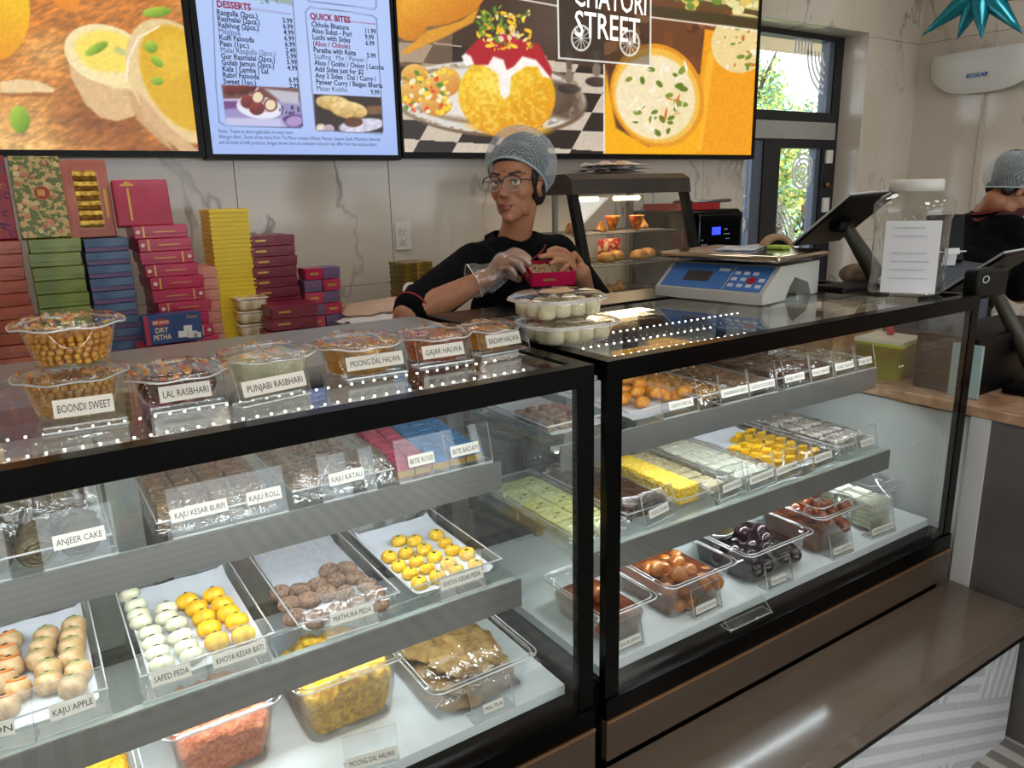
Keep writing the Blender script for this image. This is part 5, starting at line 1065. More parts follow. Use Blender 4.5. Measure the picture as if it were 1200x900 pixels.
def stack(prefix, cat, name, x0, x1, y, d, ztop, hb, mt, jit=.004, group=None, zbot=BZ, seed=1, where='stack', rev=False, **k):
    R = random.Random(seed); n = max(1, round((ztop-zbot)/hb)); hb = (ztop-zbot)/n
    for i in range(n):
        o = ORD[n-1-i]; make_box(name, f'{prefix}, {o} from the top of {where}', cat, x0+R.uniform(-jit, jit), y+R.uniform(-jit, jit), zbot+i*hb, x1-x0, d, hb-.0008, mt, R.gauss(0, .012), group=group, **k)
    return n
orange = mix2('orange_box', '#8c2a06', '#ab420f', 9, rough=.3, coat=.3); olive = mix2('olive_box', '#66761c', '#7f8e2c', 9, rough=.3, coat=.3); slate = mix2('slate_blue_box', '#3f5878', '#56708f', 9, rough=.4)
magenta = mix2('magenta_box', '#a80a3c', '#c2154c', 7, rough=.3, coat=.2); peach = mix2('peach_box', '#cf7f6c', '#dc9583', 8, rough=.5); yellowb = mat('yellow_tray', '#f0d01c', .4); maroon = mix2('maroon_box', '#6e0d26', '#8a1732', 60, rough=.35)
goldp = mat('gold_print', '#c89a4a', .35, metal=.5); navy = mat('navy_print', '#233a5e', .4); purple_edge = mat('plum_lid', '#74577c', .5); creamp = mat('cream_print', '#e6d2b4', .5)
stack('orange wrapped sweet box', 'box', 'sweet_carton', -.115, .027, 2.42, .20, 1.408, .034, orange, group='orange wrapped boxes', seed=1, where='the orange stack', film_=True)
stack('olive green wrapped sweet box', 'box', 'sweet_carton', .046, .168, 2.43, .20, 1.408, .0385, olive, .003, 'olive wrapped boxes', seed=2, where='the olive stack', film_=True)
stack('slate blue sweet box with a plum base', 'box', 'sweet_carton', .177, .288, 2.44, .20, 1.402, .0365, purple_edge, .003, 'slate blue boxes', seed=3, where='the blue stack', lidm=slate, band=(navy, .05, .95, .35, .40))
n = 12; R = random.Random(4)
for i in range(n):
    z = BZ+.035+i*.0365; x = .302+.0042*(n-1-i)+R.uniform(-.006, .006); w_ = .142+R.uniform(-.004, .004)
    t = make_box('sweet_carton', f'magenta sweet box with gold print, {ORD[n-1-i]} from the top of the magenta stack', 'box', x, 2.40-.003*(n-i), z, w_, .18, .0358, magenta, R.gauss(0, .02), group='magenta boxes', band=(goldp, .16 if i % 3 else .78, .195 if i % 3 else .815, .05, .95))
    sx = 1 if i % 3 else -1
    MB().box(.008*sx-.027, -.0932, .016, .008*sx+.030, -.0918, .0185).build('gold_lettering', goldp, t); MB().lathe([(.0055, 0), (.0055, .001)], 14, M=Matrix.Translation((-.060*sx, -.0915, .018)) @ Matrix.Rotation(PI/2, 4, 'X')).build('gold_emblem', creamp, t)
t = make_box('sweet_carton', 'magenta sweet box lying at the foot of the magenta stack', 'box', .275, 2.36, BZ, .165, .2, .034, magenta, .02, group='magenta boxes')
stack('peach pink sweet box', 'box', 'sweet_carton', .452, .520, 2.445, .13, 1.303, .0335, peach, .002, 'peach boxes', seed=5, where='the peach stack', lidm=peach)
def ytray(z, i, n):
    t = thing('yellow_tray', f'thin yellow tray, {ORD[n-1-i]} from the top of the yellow stack', 'tray', (.578, 2.52, z), R.gauss(0, .003), 'yellow trays')
    w, d, h = .060, .070, .0128
    m = MB(); m.box(-w+.004, -d+.004, 0, w-.004, d-.004, .004); m.box(-w, -d, .0035, w, d, .0075); m.box(-w+.003, -d+.003, .0075, w-.003, d-.003, h); m.build('tray_body', yellowb, t)
n = 39
for i in range(n): ytray(BZ+.0131*i, i, n)
stack('maroon sweet box with a small gold label', 'box', 'sweet_carton', .634, .772, 2.45, .15, 1.387, .0325, maroon, .003, 'maroon boxes', seed=6, where='the maroon stack', band=(goldp, .10, .34, .42, .62))
for i, (z, x) in enumerate(((BZ+.151, .622), (BZ+.187, .627))): make_box('sweet_carton', f'maroon sweet box with gold edges, {("lower", "upper")[i]} of the two in front of the maroon stack', 'box', x, 2.27, z, .142, .13, .0355, maroon, -.04, group='maroon boxes', band=(goldp, .16, .42, .45, .62))
make_box('sweet_carton', 'plain maroon carton under the two gold edged maroon boxes', 'box', .615, 2.26, BZ, .16, .16, .1505, maroon, 0)
for k, (x0, cc) in enumerate(((.790, 0), (.850, 1))):
    for i in range(8):
        side = (i+k) % 2; make_box('small_carton', f'small {"red" if side else "plum"} sweet box, {ORD[7-i]} from the top of the {("outer", "inner")[k]} small stack', 'box', x0+.003*math.sin(i*2+k), 2.44+.06*0, BZ+.0395*i, .058, .07, .0385, magenta if side else purple_edge, .03*math.sin(i), group='small red and plum boxes', band=(goldp, .25, .75, .4, .6) if side else None)
stack('thin gold sweet box', 'box', 'gold_carton', 1.225, 1.350, 2.62, .12, 1.252, .0182, mix2('gold_box', '#6f5a20', '#94792e', 50, rough=.35, metal=.5), .002, 'gold boxes', seed=7, where='the gold stack', band=(goldp, .48, .53, 0, 1))
# three little clear tubs of pale crumbs in front of the yellow stack
for i in range(6):
    t = thing('crumb_tub', f'small clear tub of pale crumbs, {ORD[5-i]} from the top before the yellow stack', 'tub', (.604, 2.42, BZ+.041*i), 0, 'small tubs of crumbs')
    MB().rbox(-.043, -.040, 0, .043, .040, .036, .010).rbox(-.046, -.043, .033, .046, .043, .0395, .003).build('tub_body', mix2('crumb_plastic', '#c6ac7e', '#eadab8', 40, rough=.25, coat=.4), t)
    MB().tube([(-.047, -.044, .037), (.047, -.044, .037), (.047, .044, .037), (-.047, .044, .037)], .0014, 6, closed=True, sm=False).build('lid_rim', clear_edge, t)
# upright gift boxes on the stacks
def upright(label, x0, x1, y, z0, z1, th, mt, parts=None, lean=-8, rz=0):
    t = thing('gift_box', label, 'box', ((x0+x1)/2, y, z0), rz); w, h = (x1-x0)/2, z1-z0; M = Matrix.Rotation(math.radians(lean), 4, 'X')
    MB().rbox(-w, 0, 0, w, th, h, .003, M=M).build('carton', mt, t)
    if parts: parts(t, w, h, M)
    return t
floral = mix2('olive_floral', '#5d6b2e', '#c9a66a', 75, .47, .53, rough=.3, coat=.3)
def p_floral(t, w, h, M):
    m = MB(); n = 26; m.lathe([(.0185, 0), (.0185, .0012)], n, M=M @ Matrix.Translation((.006, -.0002, h*.55)) @ Matrix.Rotation(PI/2, 4, 'X')); m.build('medallion', mat('red_medallion', '#a3241f', .4), t)
    m = MB(); m.tube([(.006+.0185*math.cos(a), -.0012, h*.55+.0185*math.sin(a)) for a in [2*PI*i/n for i in range(n)]], .0011, 6, closed=True); m.v = [tuple(M @ Vector(v)) for v in m.v]; m.build('medallion_ring', goldp, t)
    m = MB(); R = random.Random(3)
    for q in range(3): m.box(-.002+.006*q-.002, -.0022, h*.55-.008, .0005+.006*q, -.0014, h*.55+.009, M=M)
    m.build('gold_motif', goldp, t)
    R = random.Random(12); m = MB(); m2 = MB()
    for q in range(34):
        x, z = R.uniform(-w*.85, w*.85), R.uniform(h*.06, h*.94)
        if math.hypot(x-.006, z-h*.55) < .024: continue
        for k in range(5): a = 2*PI*k/5+q; (m if q % 2 else m2).ball((x+.0042*math.cos(a), -.0004, z+.0042*math.sin(a)), (.0032, .0008, .0032), 6, 4, 0, M)
    m.build('pink_flowers', mat('flower_pink', '#d3836a', .5), t)['kind'] = 'stuff'; m2.build('cream_flowers', mat('flower_cream', '#e3c998', .5), t)['kind'] = 'stuff'
upright('olive gift box with a floral print and a red medallion', .034, .152, 2.46, 1.4095, 1.628, .05, floral, p_floral)
def p_window(t, w, h, M):
    m = MB(); a, b = w*.50, h*.84
    for q in ((-w*.58, h*.12, -w*.50, b+.006), (w*.50, h*.12, w*.58, b+.006), (-w*.58, h*.10, w*.58, h*.13), (-w*.58, b, w*.58, b+.006)): m.box(q[0], -.003, q[1], q[2], -.0005, q[3], M=M)
    m.build('window_frame', peach, t)
    for k in range(6): MB().tube([M @ Vector((-w*.5, .000, h*.18+k*h*.125)), M @ Vector((w*.5, .000, h*.18+k*h*.125))], h*.060, 7, sm=False).build('gold_roll', mix2('gold_roll_m', '#8f6d22', '#cfa94a', 80, rough=.3, metal=.6), t)
    MB().box(w*.70, -.0012, h*.25, w*.82, -.0004, h*.62, M=M).build('gold_print', goldp, t)
upright('salmon gift box with a window onto gold rolls', .150, .268, 2.485, 1.404, 1.62, .05, mix2('salmon_box', '#b5604c', '#c67562', 8, rough=.4), p_window)
def p_orn(t, w, h, M):
    R = random.Random(5); ms = [MB(), MB(), MB()]
    for q in range(60):
        x, z = R.uniform(-w*.9, w*.9), R.uniform(h*.05, h*.95); k = q % 3
        ms[k].tube([M @ Vector((x+.010*math.cos(a)*(.4+.6*a/6), -.0006, z+.010*math.sin(a)*(.4+.6*a/6))) for a in [.5*i for i in range(11)]], .0014, 5)
    for k, c in enumerate(('#2f6f86', '#d98a5a', '#5a2f6e')): ms[k].build(('blue_scroll', 'orange_scroll', 'violet_scroll')[k], mat('scroll%d' % k, c, .5), t)
upright('ornate crimson gift box with blue and orange scrolls', -.10, .026, 2.47, 1.4095, 1.63, .05, mat('crimson_box', '#8f2130', .35), p_orn)
def p_mag(t, w, h, M):
    MB().box(-w*.52, -.0014, h*.12, -w*.44, -.0004, h*.82, M=M).build('gold_stripe', goldp, t); m = MB(); m.box(-w*.72, -.0014, h*.86, -w*.25, -.0004, h*.905, M=M); m.prism([(-w*.66, h*.90), (-w*.31, h*.90), (-w*.48, h*.97)], .0004, .0014, M=M @ Matrix(((1, 0, 0, 0), (0, 0, -1, 0), (0, 1, 0, 0), (0, 0, 0, 1)))); m.build('gold_emblem', goldp, t)
upright('big magenta gift box with a gold crest, upright on the magenta stack', .270, .415, 2.44, 1.432, 1.562, .045, magenta, p_mag)
# blue box of petha before the magenta stack
t = thing('petha_box', 'navy blue carton reading DRY PETHA with a picture of white cubes', 'box', (.356, 2.295, 1.108), .02)
bw = .076; MB().rbox(-bw, 0, 0, bw, .06, .082, .002).build('carton', mat('petha_blue', '#1f3f77', .35), t); MB().box(-bw, -.0006, 0, -bw+.012, -.0001, .082).build('spine', magenta, t)
FM = lambda x, z: Matrix.Translation((x, -.0016, z)) @ Matrix.Rotation(PI/2, 4, 'X')
m = MB(); m.lathe([(.024, 0), (.024, .001)], 24, sy=.42, M=Matrix.Translation((-.033, -.0004, .062)) @ Matrix.Rotation(PI/2, 4, 'X')); o = m.build('logo', mat('logo_red', '#c02a25', .4), t); letter('BIKANO', .013, FM(-.054, .058), creamp, o, width=.042, bold=.0004)
letter('DRY', .020, FM(-.050, .034), creamp, t, width=.034, bold=.0004); letter('PETHA', .020, FM(-.056, .014), creamp, t, width=.046, bold=.0004); letter('Soan', .016, FM(.036, .066), goldp, t, width=.028)
m = MB()
for x, z, s in ((.020, .024, .024), (.046, .022, .026), (.034, .040, .022), (.058, .020, .020)): m.cbox((x, -.001, z), (s, .003, s*.75), M=Matrix.Rotation(.06, 4, 'Y'))
m.build('cube_picture', mat('petha_white', '#e9e6df', .5), t)
make_box('sweet_carton', 'red carton that the navy petha box stands on', 'box', .262, 2.28, BZ, .15, .13, .147, magenta, 0)
# paper bags and a coil of white cable
def bag(label, cx, cy, z, w, d, h, mt, seed, rz):
    m = MB(); 
    def f(sgn): 
        return lambda u, v: ((u-.5)*w, (v-.5)*d, h*.5+sgn*h*.5*(max(0, 1-abs(2*u-1)**3)*max(0, 1-abs(2*v-1)**3))**.5*(.75+.5*float(vnoise(u*5+seed, v*5)))+.012*(float(vnoise(u*9+seed, v*7+3))-.5))
    m.grid(f(1), 22, 18); m.grid(f(-1), 22, 18); return tag(m.build('paper_bag', mt, None, (cx, cy, z), (0, 0, rz)), label, 'bag')
tan_bag = mix2('tan_paper', '#c9a88c', '#dcc0a6', 6, rough=.8, bump=.2); 
make_box('storage_carton', 'plain brown carton under the paper bags', 'box', .93, 2.34, BZ, .40, .26, .13, mix2('kraft', '#9a7754', '#ad8863', 6, rough=.8), 0)
bag('tan printed paper bag lying on the back counter', 1.08, 2.46, BZ+.132, .34, .22, .05, tan_bag, 2, -.1)
bag('white paper bag lying under the tan bag', .985, 2.36, BZ+.131, .20, .16, .018, mat('bag_white', '#e3dfda', .7), 5, .35)
m = MB(); R = random.Random(2)
for k in range(9):
    a0 = R.uniform(0, 3); m.tube([(.030*math.cos(a)+.012*(k/9-.5), .05*math.sin(a)*.35+.004*k, .032+.030*math.sin(a+a0*.1)) for a in [2*PI*i/18 for i in range(18)]], .0028, 6, closed=True)
make_box('storage_carton', 'brown carton beside the gold stack under the white cable', 'box', 1.185, 2.52, BZ, .10, .09, .155, MATS['kraft'], 0)
tag(m.build('cable_coil', mat('cable_white', '#e6e4e0', .5), None, (1.235, 2.56, BZ+.156)), 'coil of white cable on a carton by the gold boxes', 'cable')
# wall socket
p0, p1 = at_y(463, 261, 2.9), at_y(481, 292, 2.9); cx, cz = (p0.x+p1.x)/2, (p0.z+p1.z)/2
t = thing('wall_socket', 'white double wall socket on the marble behind the woman', 'socket', (cx, 2.9, cz)); MB().rbox(-.035, -.006, -.057, .035, -.0005, .057, .003).build('cover_plate', mat('socket_white', '#d9d5cd', .4), t)
for z in (.02, -.02):
    o = MB().rbox(-.017, -.0085, z-.014, .017, -.006, z+.014, .004).build('outlet', MATS['socket_white'], t); MB().box(-.008, -.0095, z-.002, -.006, -.0085, z+.007).box(.006, -.0095, z-.002, .008, -.0085, z+.007).lathe([(.0025, 0), (.0025, .001)], 8, M=Matrix.Translation((0, -.0085, z-.008)) @ Matrix.Rotation(PI/2, 4, 'X')).build('slots', black_matte, o)
# ------------------------------------------------------------------ food warmer
wx0, wx1, wy0, wy1 = 1.815, 2.445, 2.22, 2.72
t = thing('food_warmer', 'glass sided hot food cabinet with a dark brown top', 'food warmer', ((wx0+wx1)/2, 2.47, BZ)); wo = Vector((-(wx0+wx1)/2, -2.47, -BZ)); brownt = mix2('warmer_brown', '#2a201b', '#372b24', 8, rough=.45)
def WP(nm, m, mt, par=None):
    o = m.build(nm, mt, par or t); o.location = wo if par is None else (0, 0, 0); return o
zt0, zt1, fy = 1.485, 1.562, 2.36
WP('base', MB().rbox(wx0, wy0-.01, BZ, wx1, wy1, 1.05, .005), black_satin)
X4 = Matrix(((0, 0, 1, 0), (1, 0, 0, 0), (0, 1, 0, 0), (0, 0, 0, 1)))
WP('top', MB().prism([(fy-.02, zt0), (wy1, zt0), (wy1, zt1), (fy+.03, zt1), (fy-.01, zt1-.02)], wx0, wx1, M=X4), brownt)
for x in (wx0, wx1-.035): WP('front_post', MB().prism([(wy0, 1.05), (wy0+.03, 1.05), (fy+.02, zt0), (fy-.01, zt0)], x, x+.035, M=X4), black_satin)
for x in (wx0, wx1-.025): WP('rear_post', MB().box(x, wy1-.025, 1.05, x+.025, wy1, zt0), steel)
WP('mid_post', MB().box(wx0+.002, 2.46, 1.05, wx0+.02, 2.478, zt0), steel)
WP('front_glass', MB().prism([(wy0+.012, 1.05), (wy0+.016, 1.05), (fy+.006, zt0), (fy+.002, zt0)], wx0+.035, wx1-.035, M=X4), case_glass)
for x in (wx0+.004, wx1-.008): WP('side_glass', MB().prism([(wy0+.03, 1.05), (wy1-.02, 1.05), (wy1-.02, zt0), (fy+.02, zt0)], x, x+.004, M=X4), case_glass)
shz = (1.075, 1.205, 1.330)
for z in shz:
    m = MB(); 
    for k in range(13): x = wx0+.04+(wx1-wx0-.08)*k/12; m.tube([(x, wy0+.10+.25*(z-1.05), z), (x, wy1-.04, z)], .0016, 5)
    for y in (wy0+.10+.25*(z-1.05), wy1-.04, (wy0+wy1)/2+.08): m.tube([(wx0+.03, y, z-.002), (wx1-.03, y, z-.002)], .0028, 6)
    WP('wire_shelf', m, steel)
warm = mat('warm_lamp', '#ffcf8a', .4, emit=(1, .72, .38), estr=4)
for x in (wx0+.2, wx1-.2): WP('heat_lamp', MB().tube([(x-.07, 2.52, zt0-.02), (x+.07, 2.52, zt0-.02)], .010, 10), warm)
l = bpy.data.lights.new('warmer_lamp', 'AREA'); l.shape = 'RECTANGLE'; l.size, l.size_y, l.energy, l.color = .5, .1, 1.6, (1, .75, .45); lo = bpy.data.objects.new('warmer_lamp', l); COL.objects.link(lo); lo.location = ((wx0+wx1)/2, 2.52, zt0-.035)
samo = mix2('samosa_crust', '#a4622a', '#d9a055', 45, rough=.5, bump=.5)
def samosa():
    bm = bmesh.new(); v = [bm.verts.new(p) for p in ((-.038, -.026, 0), (.038, -.026, 0), (0, .032, 0), (0, -.006, .060))]
    for f in ((0, 2, 1), (0, 1, 3), (1, 2, 3), (2, 0, 3)): bm.faces.new([v[i] for i in f])
    bmesh.ops.bevel(bm, geom=bm.edges[:]+bm.verts[:], offset=.008, segments=2, affect='EDGES'); me = bpy.data.meshes.new('samosa'); bm.to_mesh(me); bm.free(); me.materials.append(samo); return me
sm_ = samosa(); R = random.Random(6); bun = MB().lathe([(1e-4, 0), (.034, .002), (.040, .014), (.034, .030), (.018, .040), (1e-4, .042)], 18).mesh('fried_bun', mix2('fried_gold', '#b5752c', '#dda657', 30, rough=.45))
cone = MB().lathe([(.012, 0), (.030, .05), (.034, .06)], 16).mesh('paper_pack', mix2('orange_pack', '#c4481a', '#e3a02c', 55, .45, .55, rough=.4))
for s_, z in enumerate(shz):
    for k in range(6):
        x = wx0+.085+.092*k; y = 2.44+.05*(k % 2)+.02*s_
        if s_ == 2: kind, me, lb, g_ = ('paper_pack', cone, 'orange and yellow paper pack on the top wire shelf of the food warmer', 'paper packs in the warmer') if k in (3, 4) else ('samosa', sm_, 'golden samosa on the top wire shelf of the food warmer', 'samosas in the warmer')
        elif s_ == 1: kind, me, lb, g_ = ('fried_bun', bun, 'round fried bun on the middle wire shelf of the food warmer', 'fried buns in the warmer')
        else: kind, me, lb, g_ = ('samosa', sm_, 'golden samosa on the bottom wire shelf of the food warmer', 'bottom shelf samosas') 
        if s_ == 0 and k > 3: continue
        tag(link(kind, me, None, (x, y, z+.0028), (0, 0, R.uniform(0, 6))), lb, 'snack', g_)
for k, (x, lb) in enumerate(((2.02, 'red printed snack bag'), (2.22, 'second red printed snack bag'))):
    m = MB(); m.grid(lambda u, v: ((u-.5)*.13, .018*(1-abs(2*u-1)**2)*(1-abs(2*v-1)**2)+.004*math.sin(u*9), v*.085), 14, 10); m.grid(lambda u, v: ((.5-u)*.13, -.018*(1-abs(2*u-1)**2)*(1-abs(2*v-1)**2)+.004*math.sin((1-u)*9), v*.085), 14, 10)
    tag(m.build('snack_bag', mix2('red_pack', '#a8281c', '#d8b48a', 60, .52, .56, rough=.35), None, (x, 2.60, shz[k % 2]+.003)), lb+(' on the bottom shelf of the food warmer', ' on the middle shelf of the food warmer')[k], 'bag')
m = MB()
for q in range(3): m.grid(lambda u, v, q=q: ((u-.5)*.30+.02*q, (v-.5)*.20, .004+.016*q+.030*(float(vnoise(u*7+q*9, v*6+q))-.2)*max(0, 1-abs(2*u-1)**4)*max(0, 1-abs(2*v-1)**4)), 26, 18)
tag(m.build('plastic_bag', mix2('bag_grey', '#8d868a', '#c6bcbe', 28, rough=.25, coat=.5), None, (2.16, 2.55, zt1+.002)), 'crumpled grey plastic bags on top of the food warmer', 'bag')
# air fryer with a red tray on it
t = thing('air_fryer', 'black countertop oven with a glowing blue display', 'oven', (2.76, 2.63, BZ)); MB().rbox(-.205, -.13, .0, .205, .22, .44, .02, seg=3).build('body', black_gloss, t)
MB().rbox(-.10, -.139, .20, .195, -.129, .425, .012).build('control_panel', mat('panel_black', '#08090b', .15), t)
blue = mat('blue_display', '#2a38ff', .4, emit='#2b3cff', estr=2.2); MB().box(-.01, -.1415, .325, .045, -.139, .36).build('display', blue, t)
m = MB(); 
for k in range(14): a = (k % 5)*.028; m.cbox((-.075+.014*(k % 3)+(.15 if k > 6 else 0), -.1405, .26+.022*(k//3)), (.008, .002, .003))
m.build('buttons', mat('icon_grey', '#a9b2c4', .5, emit='#8a94b0', estr=.4), t); letter('AIR OVEN', .016, Matrix.Translation((-.0, -.1415, .395)) @ Matrix.Rotation(PI/2, 4, 'X'), MATS['icon_grey'], t, width=.05) if False else None
t = thing('red_tray', 'red baking tray with a steel rod lying on the countertop oven', 'tray', (2.70, 2.62, BZ+.441)); redt = mat('red_tray_m', '#a3161c', .4); MB().prism([(-.15, -.10), (.13, -.10), (.17, .12), (-.15, .12)], 0, .030).build('tray_body', redt, t); MB().tube([(-.05, -.09, .036), (.22, -.08, .038)], .008, 10).build('rod', steel, t); MB().lathe([(.03, 0), (.026, .008), (.012, .014)], 16, M=Matrix.Translation((-.02, .02, .0301))).build('knob', black_satin, t)
# rack by the window
t = thing('cutlery_rack', 'small silver wire rack with a white top beside the glass door', 'rack', (3.14, 2.55, BZ)); m = MB()
for x in (-.085, -.045, 0, .045, .085):
    for y in (-.06, .06): m.tube([(x, y, 0), (x, y, .235)], .005, 8)
m.build('rods', steel, t); MB().rbox(-.11, -.08, .235, .11, .08, .25, .004).build('top_tray', white_plastic, t); MB().rbox(-.1, -.075, .0, .1, .075, .02, .003).build('base', steel, t)
t = thing('bottle', 'clear bottle with a blue label by the glass door', 'bottle', (3.16, 2.76, BZ)); MB().lathe([(.035, 0), (.037, .02), (.037, .22), (.014, .27), (.014, .32)], 18).build('bottle_body', case_glass, t); MB().lathe([(.0378, .12), (.0378, .20)], 18, cap=False).build('label', mat('label_blue', '#2b5b86', .5), t); MB().lathe([(.016, .32), (.016, .345)], 14).build('cap', white_plastic, t)
# ------------------------------------------------------------------ scale on the right case
A, B = at_z(768, 346, ZT), at_z(893, 358, ZT); A.z = B.z = 0
wd = (B-A).length; ex = (B-A).normalized(); ey = Vector((-ex.y, ex.x, 0)); ang = math.atan2(ex.y, ex.x)
t = thing('weighing_scale', 'grey shop scale with a sloping blue front panel and a steel plate', 'scale', (A.x, A.y, ZT), ang); grey_pl = mat('scale_grey', '#b9b8b2', .45)
sd = .30; m = MB(); a, hs = .018, .088
prof = [(0, .0), (0, .026), (.085, hs), (sd, hs), (sd, .02), (sd, 0), (sd-.04, 0), (sd-.06, .035), (sd*.55, .055), (.14, .035), (.115, 0)]
P2 = [(y, z) for y, z in prof]; m.prism(P2, 0, wd, M=Matrix(((0, 0, 1, 0), (1, 0, 0, 0), (0, 1, 0, 0), (0, 0, 0, 1)))); m.build('housing', grey_pl, t)
sl_a = math.atan2(hs-.026, .085); SM = Matrix.Translation((0, 0, .026)) @ Matrix.Rotation(sl_a, 4, 'X'); L_ = math.hypot(.085, hs-.026)
MB().box(.012, .006, .0003, wd-.012, L_-.006, .0016, M=SM).build('panel', mat('scale_blue', '#4878bd', .35), t)
MB().box(wd*.22, L_*.30, .0016, wd*.46, L_*.66, .0030, M=SM).build('display', mat('lcd_dark', '#4c463f', .2), t)
MB().box(wd*.63, .006, .0016, wd*.637, L_-.006, .0026, M=SM).build('divider', grey_pl, t)
m = MB(); R = random.Random(3)
for k in range(11): m.box(wd*.66+wd*.08*(k % 4), L_*.18+L_*.22*(k//4), .0016, wd*.66+wd*.08*(k % 4)+wd*.045, L_*.18+L_*.22*(k//4)+L_*.10, .0032, M=SM)
m.build('keys', mat('key_white', '#d5dbe6', .5), t); MB().lathe([(.012, 0), (.012, .002)], 16, M=SM @ Matrix.Translation((wd*.84, L_*.42, .0016))).build('red_key', mat('key_red', '#b3202a', .4), t)
MB().box(wd*.50, L_*.70, .0016, wd*.60, L_*.80, .0028, M=SM).build('maker_mark', MATS['key_white'], t)
m = MB(); m.tube([(wd/2, sd*.55, hs), (wd/2, sd*.55, hs+.012)], .05, 16); m.build('plate_support', black_satin, t)
MB().rbox(-.015, .035, hs+.012, wd+.02, sd+.02, hs+.030, .007, seg=3).build('plate', mat('steel_plate', '#c9b9a4', .12, metal=1), t)
for x, y in ((.03, .03), (wd-.03, .03), (.03, sd-.03), (wd-.03, sd-.03)): pass
sc_top = ZT+hs+.0305
def on_scale(x, y): return A+ex*x+ey*y
p = on_scale(wd*.45, sd*.62); o = MB().rbox(-.05, -.07, 0, .05, .07, .004, .001).build('card_sheet', mix2('blue_card', '#7ea0bd', '#d5dde2', 14, rough=.4), None, (p.x, p.y, sc_top), (0, 0, ang+.3)); tag(o, 'pale blue printed card lying on the steel scale plate', 'card')
p = on_scale(wd*.72, sd*.80); o = MB().rbox(-.025, -.02, 0, .025, .02, .010, .003).build('memo_pad', mat('lime_pad', '#a8c247', .5), None, (p.x, p.y, sc_top), (0, 0, ang)); tag(o, 'small lime green pad on the back of the scale plate', 'pad')
# tape dispenser behind the scale
t = thing('tape_dispenser', 'black tape dispenser with a tan roll behind the scale', 'tape dispenser', (2.055, 1.59, ZT+.002), -.5); MB().rbox(-.06, -.025, 0, .07, .025, .05, .008).build('base', black_satin, t)
YR_ = Matrix.Translation((0, 0, .080)) @ Matrix.Rotation(PI/2, 4, 'X'); MB().lathe([(.036, -.016), (.055, -.016), (.055, .016), (.036, .016), (.036, -.016)], 30, M=YR_, cap=False).build('tape_roll', mat('tape_tan', '#b08f6b', .5), t); MB().lathe([(.035, -.018), (.035, .018)], 24, M=YR_).build('hub', black_matte, t)
# small grey tray cup on the rear deck
t = thing('grey_cup', 'small grey plastic tub between the scale and the tablet', 'tub', (1.985, 1.535, ZT+.002)); m = MB(); m.lathe([(1e-4, .002), (.034, .002), (.042, .058), (.046, .058), (.046, .062), (.039, .062)], 20); m.build('tub_body', mat('cup_grey', '#bdbdb8', .5), t)
# ------------------------------------------------------------------ tablet till on the right case
def tablet(label, B_, A_, wv, base, foot, seed=0, arm_r=(.020, .026)):
    """B_: top corner, A_: bottom corner of the near side edge, wv: vector along the width"""
    B_, A_, wv = Vector(B_), Vector(A_), Vector(wv); t = thing('till_tablet', label, 'tablet', base, 0); o_ = Vector(base)
    L = (A_-B_); nrm = wv.cross(L).normalized(); th = .011
    if nrm.z < 0: nrm = -nrm
    M = Matrix((wv.normalized(), L.normalized(), wv.normalized().cross(L.normalized()))).transposed().to_4x4(); M.translation = B_-o_
    w, l = wv.length, L.length; sg = 1 if M.to_3x3().col[2].dot(nrm) > 0 else -1
    MB().rbox(0, 0, -th/2, w, l, th/2, .004, M=M).build('shell', black_satin, t); MB().box(.004, .004, sg*th/2, w-.004, l-.004, sg*(th/2+.001), M=M).build('screen', mat('tablet_glass', '#0a0c10', .05), t)
    MB().rbox(-.003, -.003, sg*th/2-.003, w+.003, l+.003, sg*th/2+.003, .002, M=M).build('rim', mat('silver_rim', '#c9cfd2', .3, metal=.4), t)
    c = M @ Vector((w/2, l*.55, -sg*th/2)); f = Vector(foot)-o_
    MB().tube([c, c*.75+f*.25+Vector((0, 0, .004)), f], [arm_r[0], arm_r[0]*.9, arm_r[1]], 14).build('arm', mat('olive_arm', '#3c3a2e', .4), t)
    MB().rbox(c.x-.035, c.y-.02, c.z-.024, c.x+.03, c.y+.02, c.z+.010, .008).build('hinge', black_satin, t)
    return t, f
t, f_ = tablet('black tablet till on a thick arm, its back to the customers', (1.845, 1.205, 1.470), (1.865, 1.385, 1.335), (.205, -.005, .006), (1.95, 1.25, ZT+.001), (2.015, 1.215, ZT+.03))
MB().rbox(-.12, -.055, 0, .105, .035, .018, .006).build('foot', black_satin, t)
p = f_+Vector((-.028, -.032, -.002)); ringm = mat('ring_white', '#e8e8e6', .5)
def ringmark(par, c, r, d): 
    q = Vector(d).normalized(); x = q.cross(Vector((0, 0, 1))).normalized(); y = x.cross(q); MB().tube([c+x*r*math.cos(a)+y*r*math.sin(a) for a in [2*PI*i/24 for i in range(24)]], r*.13, 6, closed=True).build('ring_mark', ringm, par)
ringmark(t, p, .010, Vector((-.82, -.55, -.1)))
t, f_ = tablet('second black tablet till above the granite side counter', (2.252, 1.0, 1.306), (2.272, 1.18, 1.171), (.205, -.005, .006), (2.42, .93, .916), (2.40, .93, .95))
MB().rbox(-.13, -.08, 0, .07, .05, .02, .006).build('foot', black_satin, t); MB().rbox(2.10-2.42, .985-.93, 1.195-.916, 2.262-2.42, 1.03-.93, 1.275-.916, .012).build('side_pod', black_satin, t); ringmark(t, Vector((2.125, .981, 1.250))-Vector((2.42, .93, .916)), .009, Vector((-.35, -.9, -.1)))
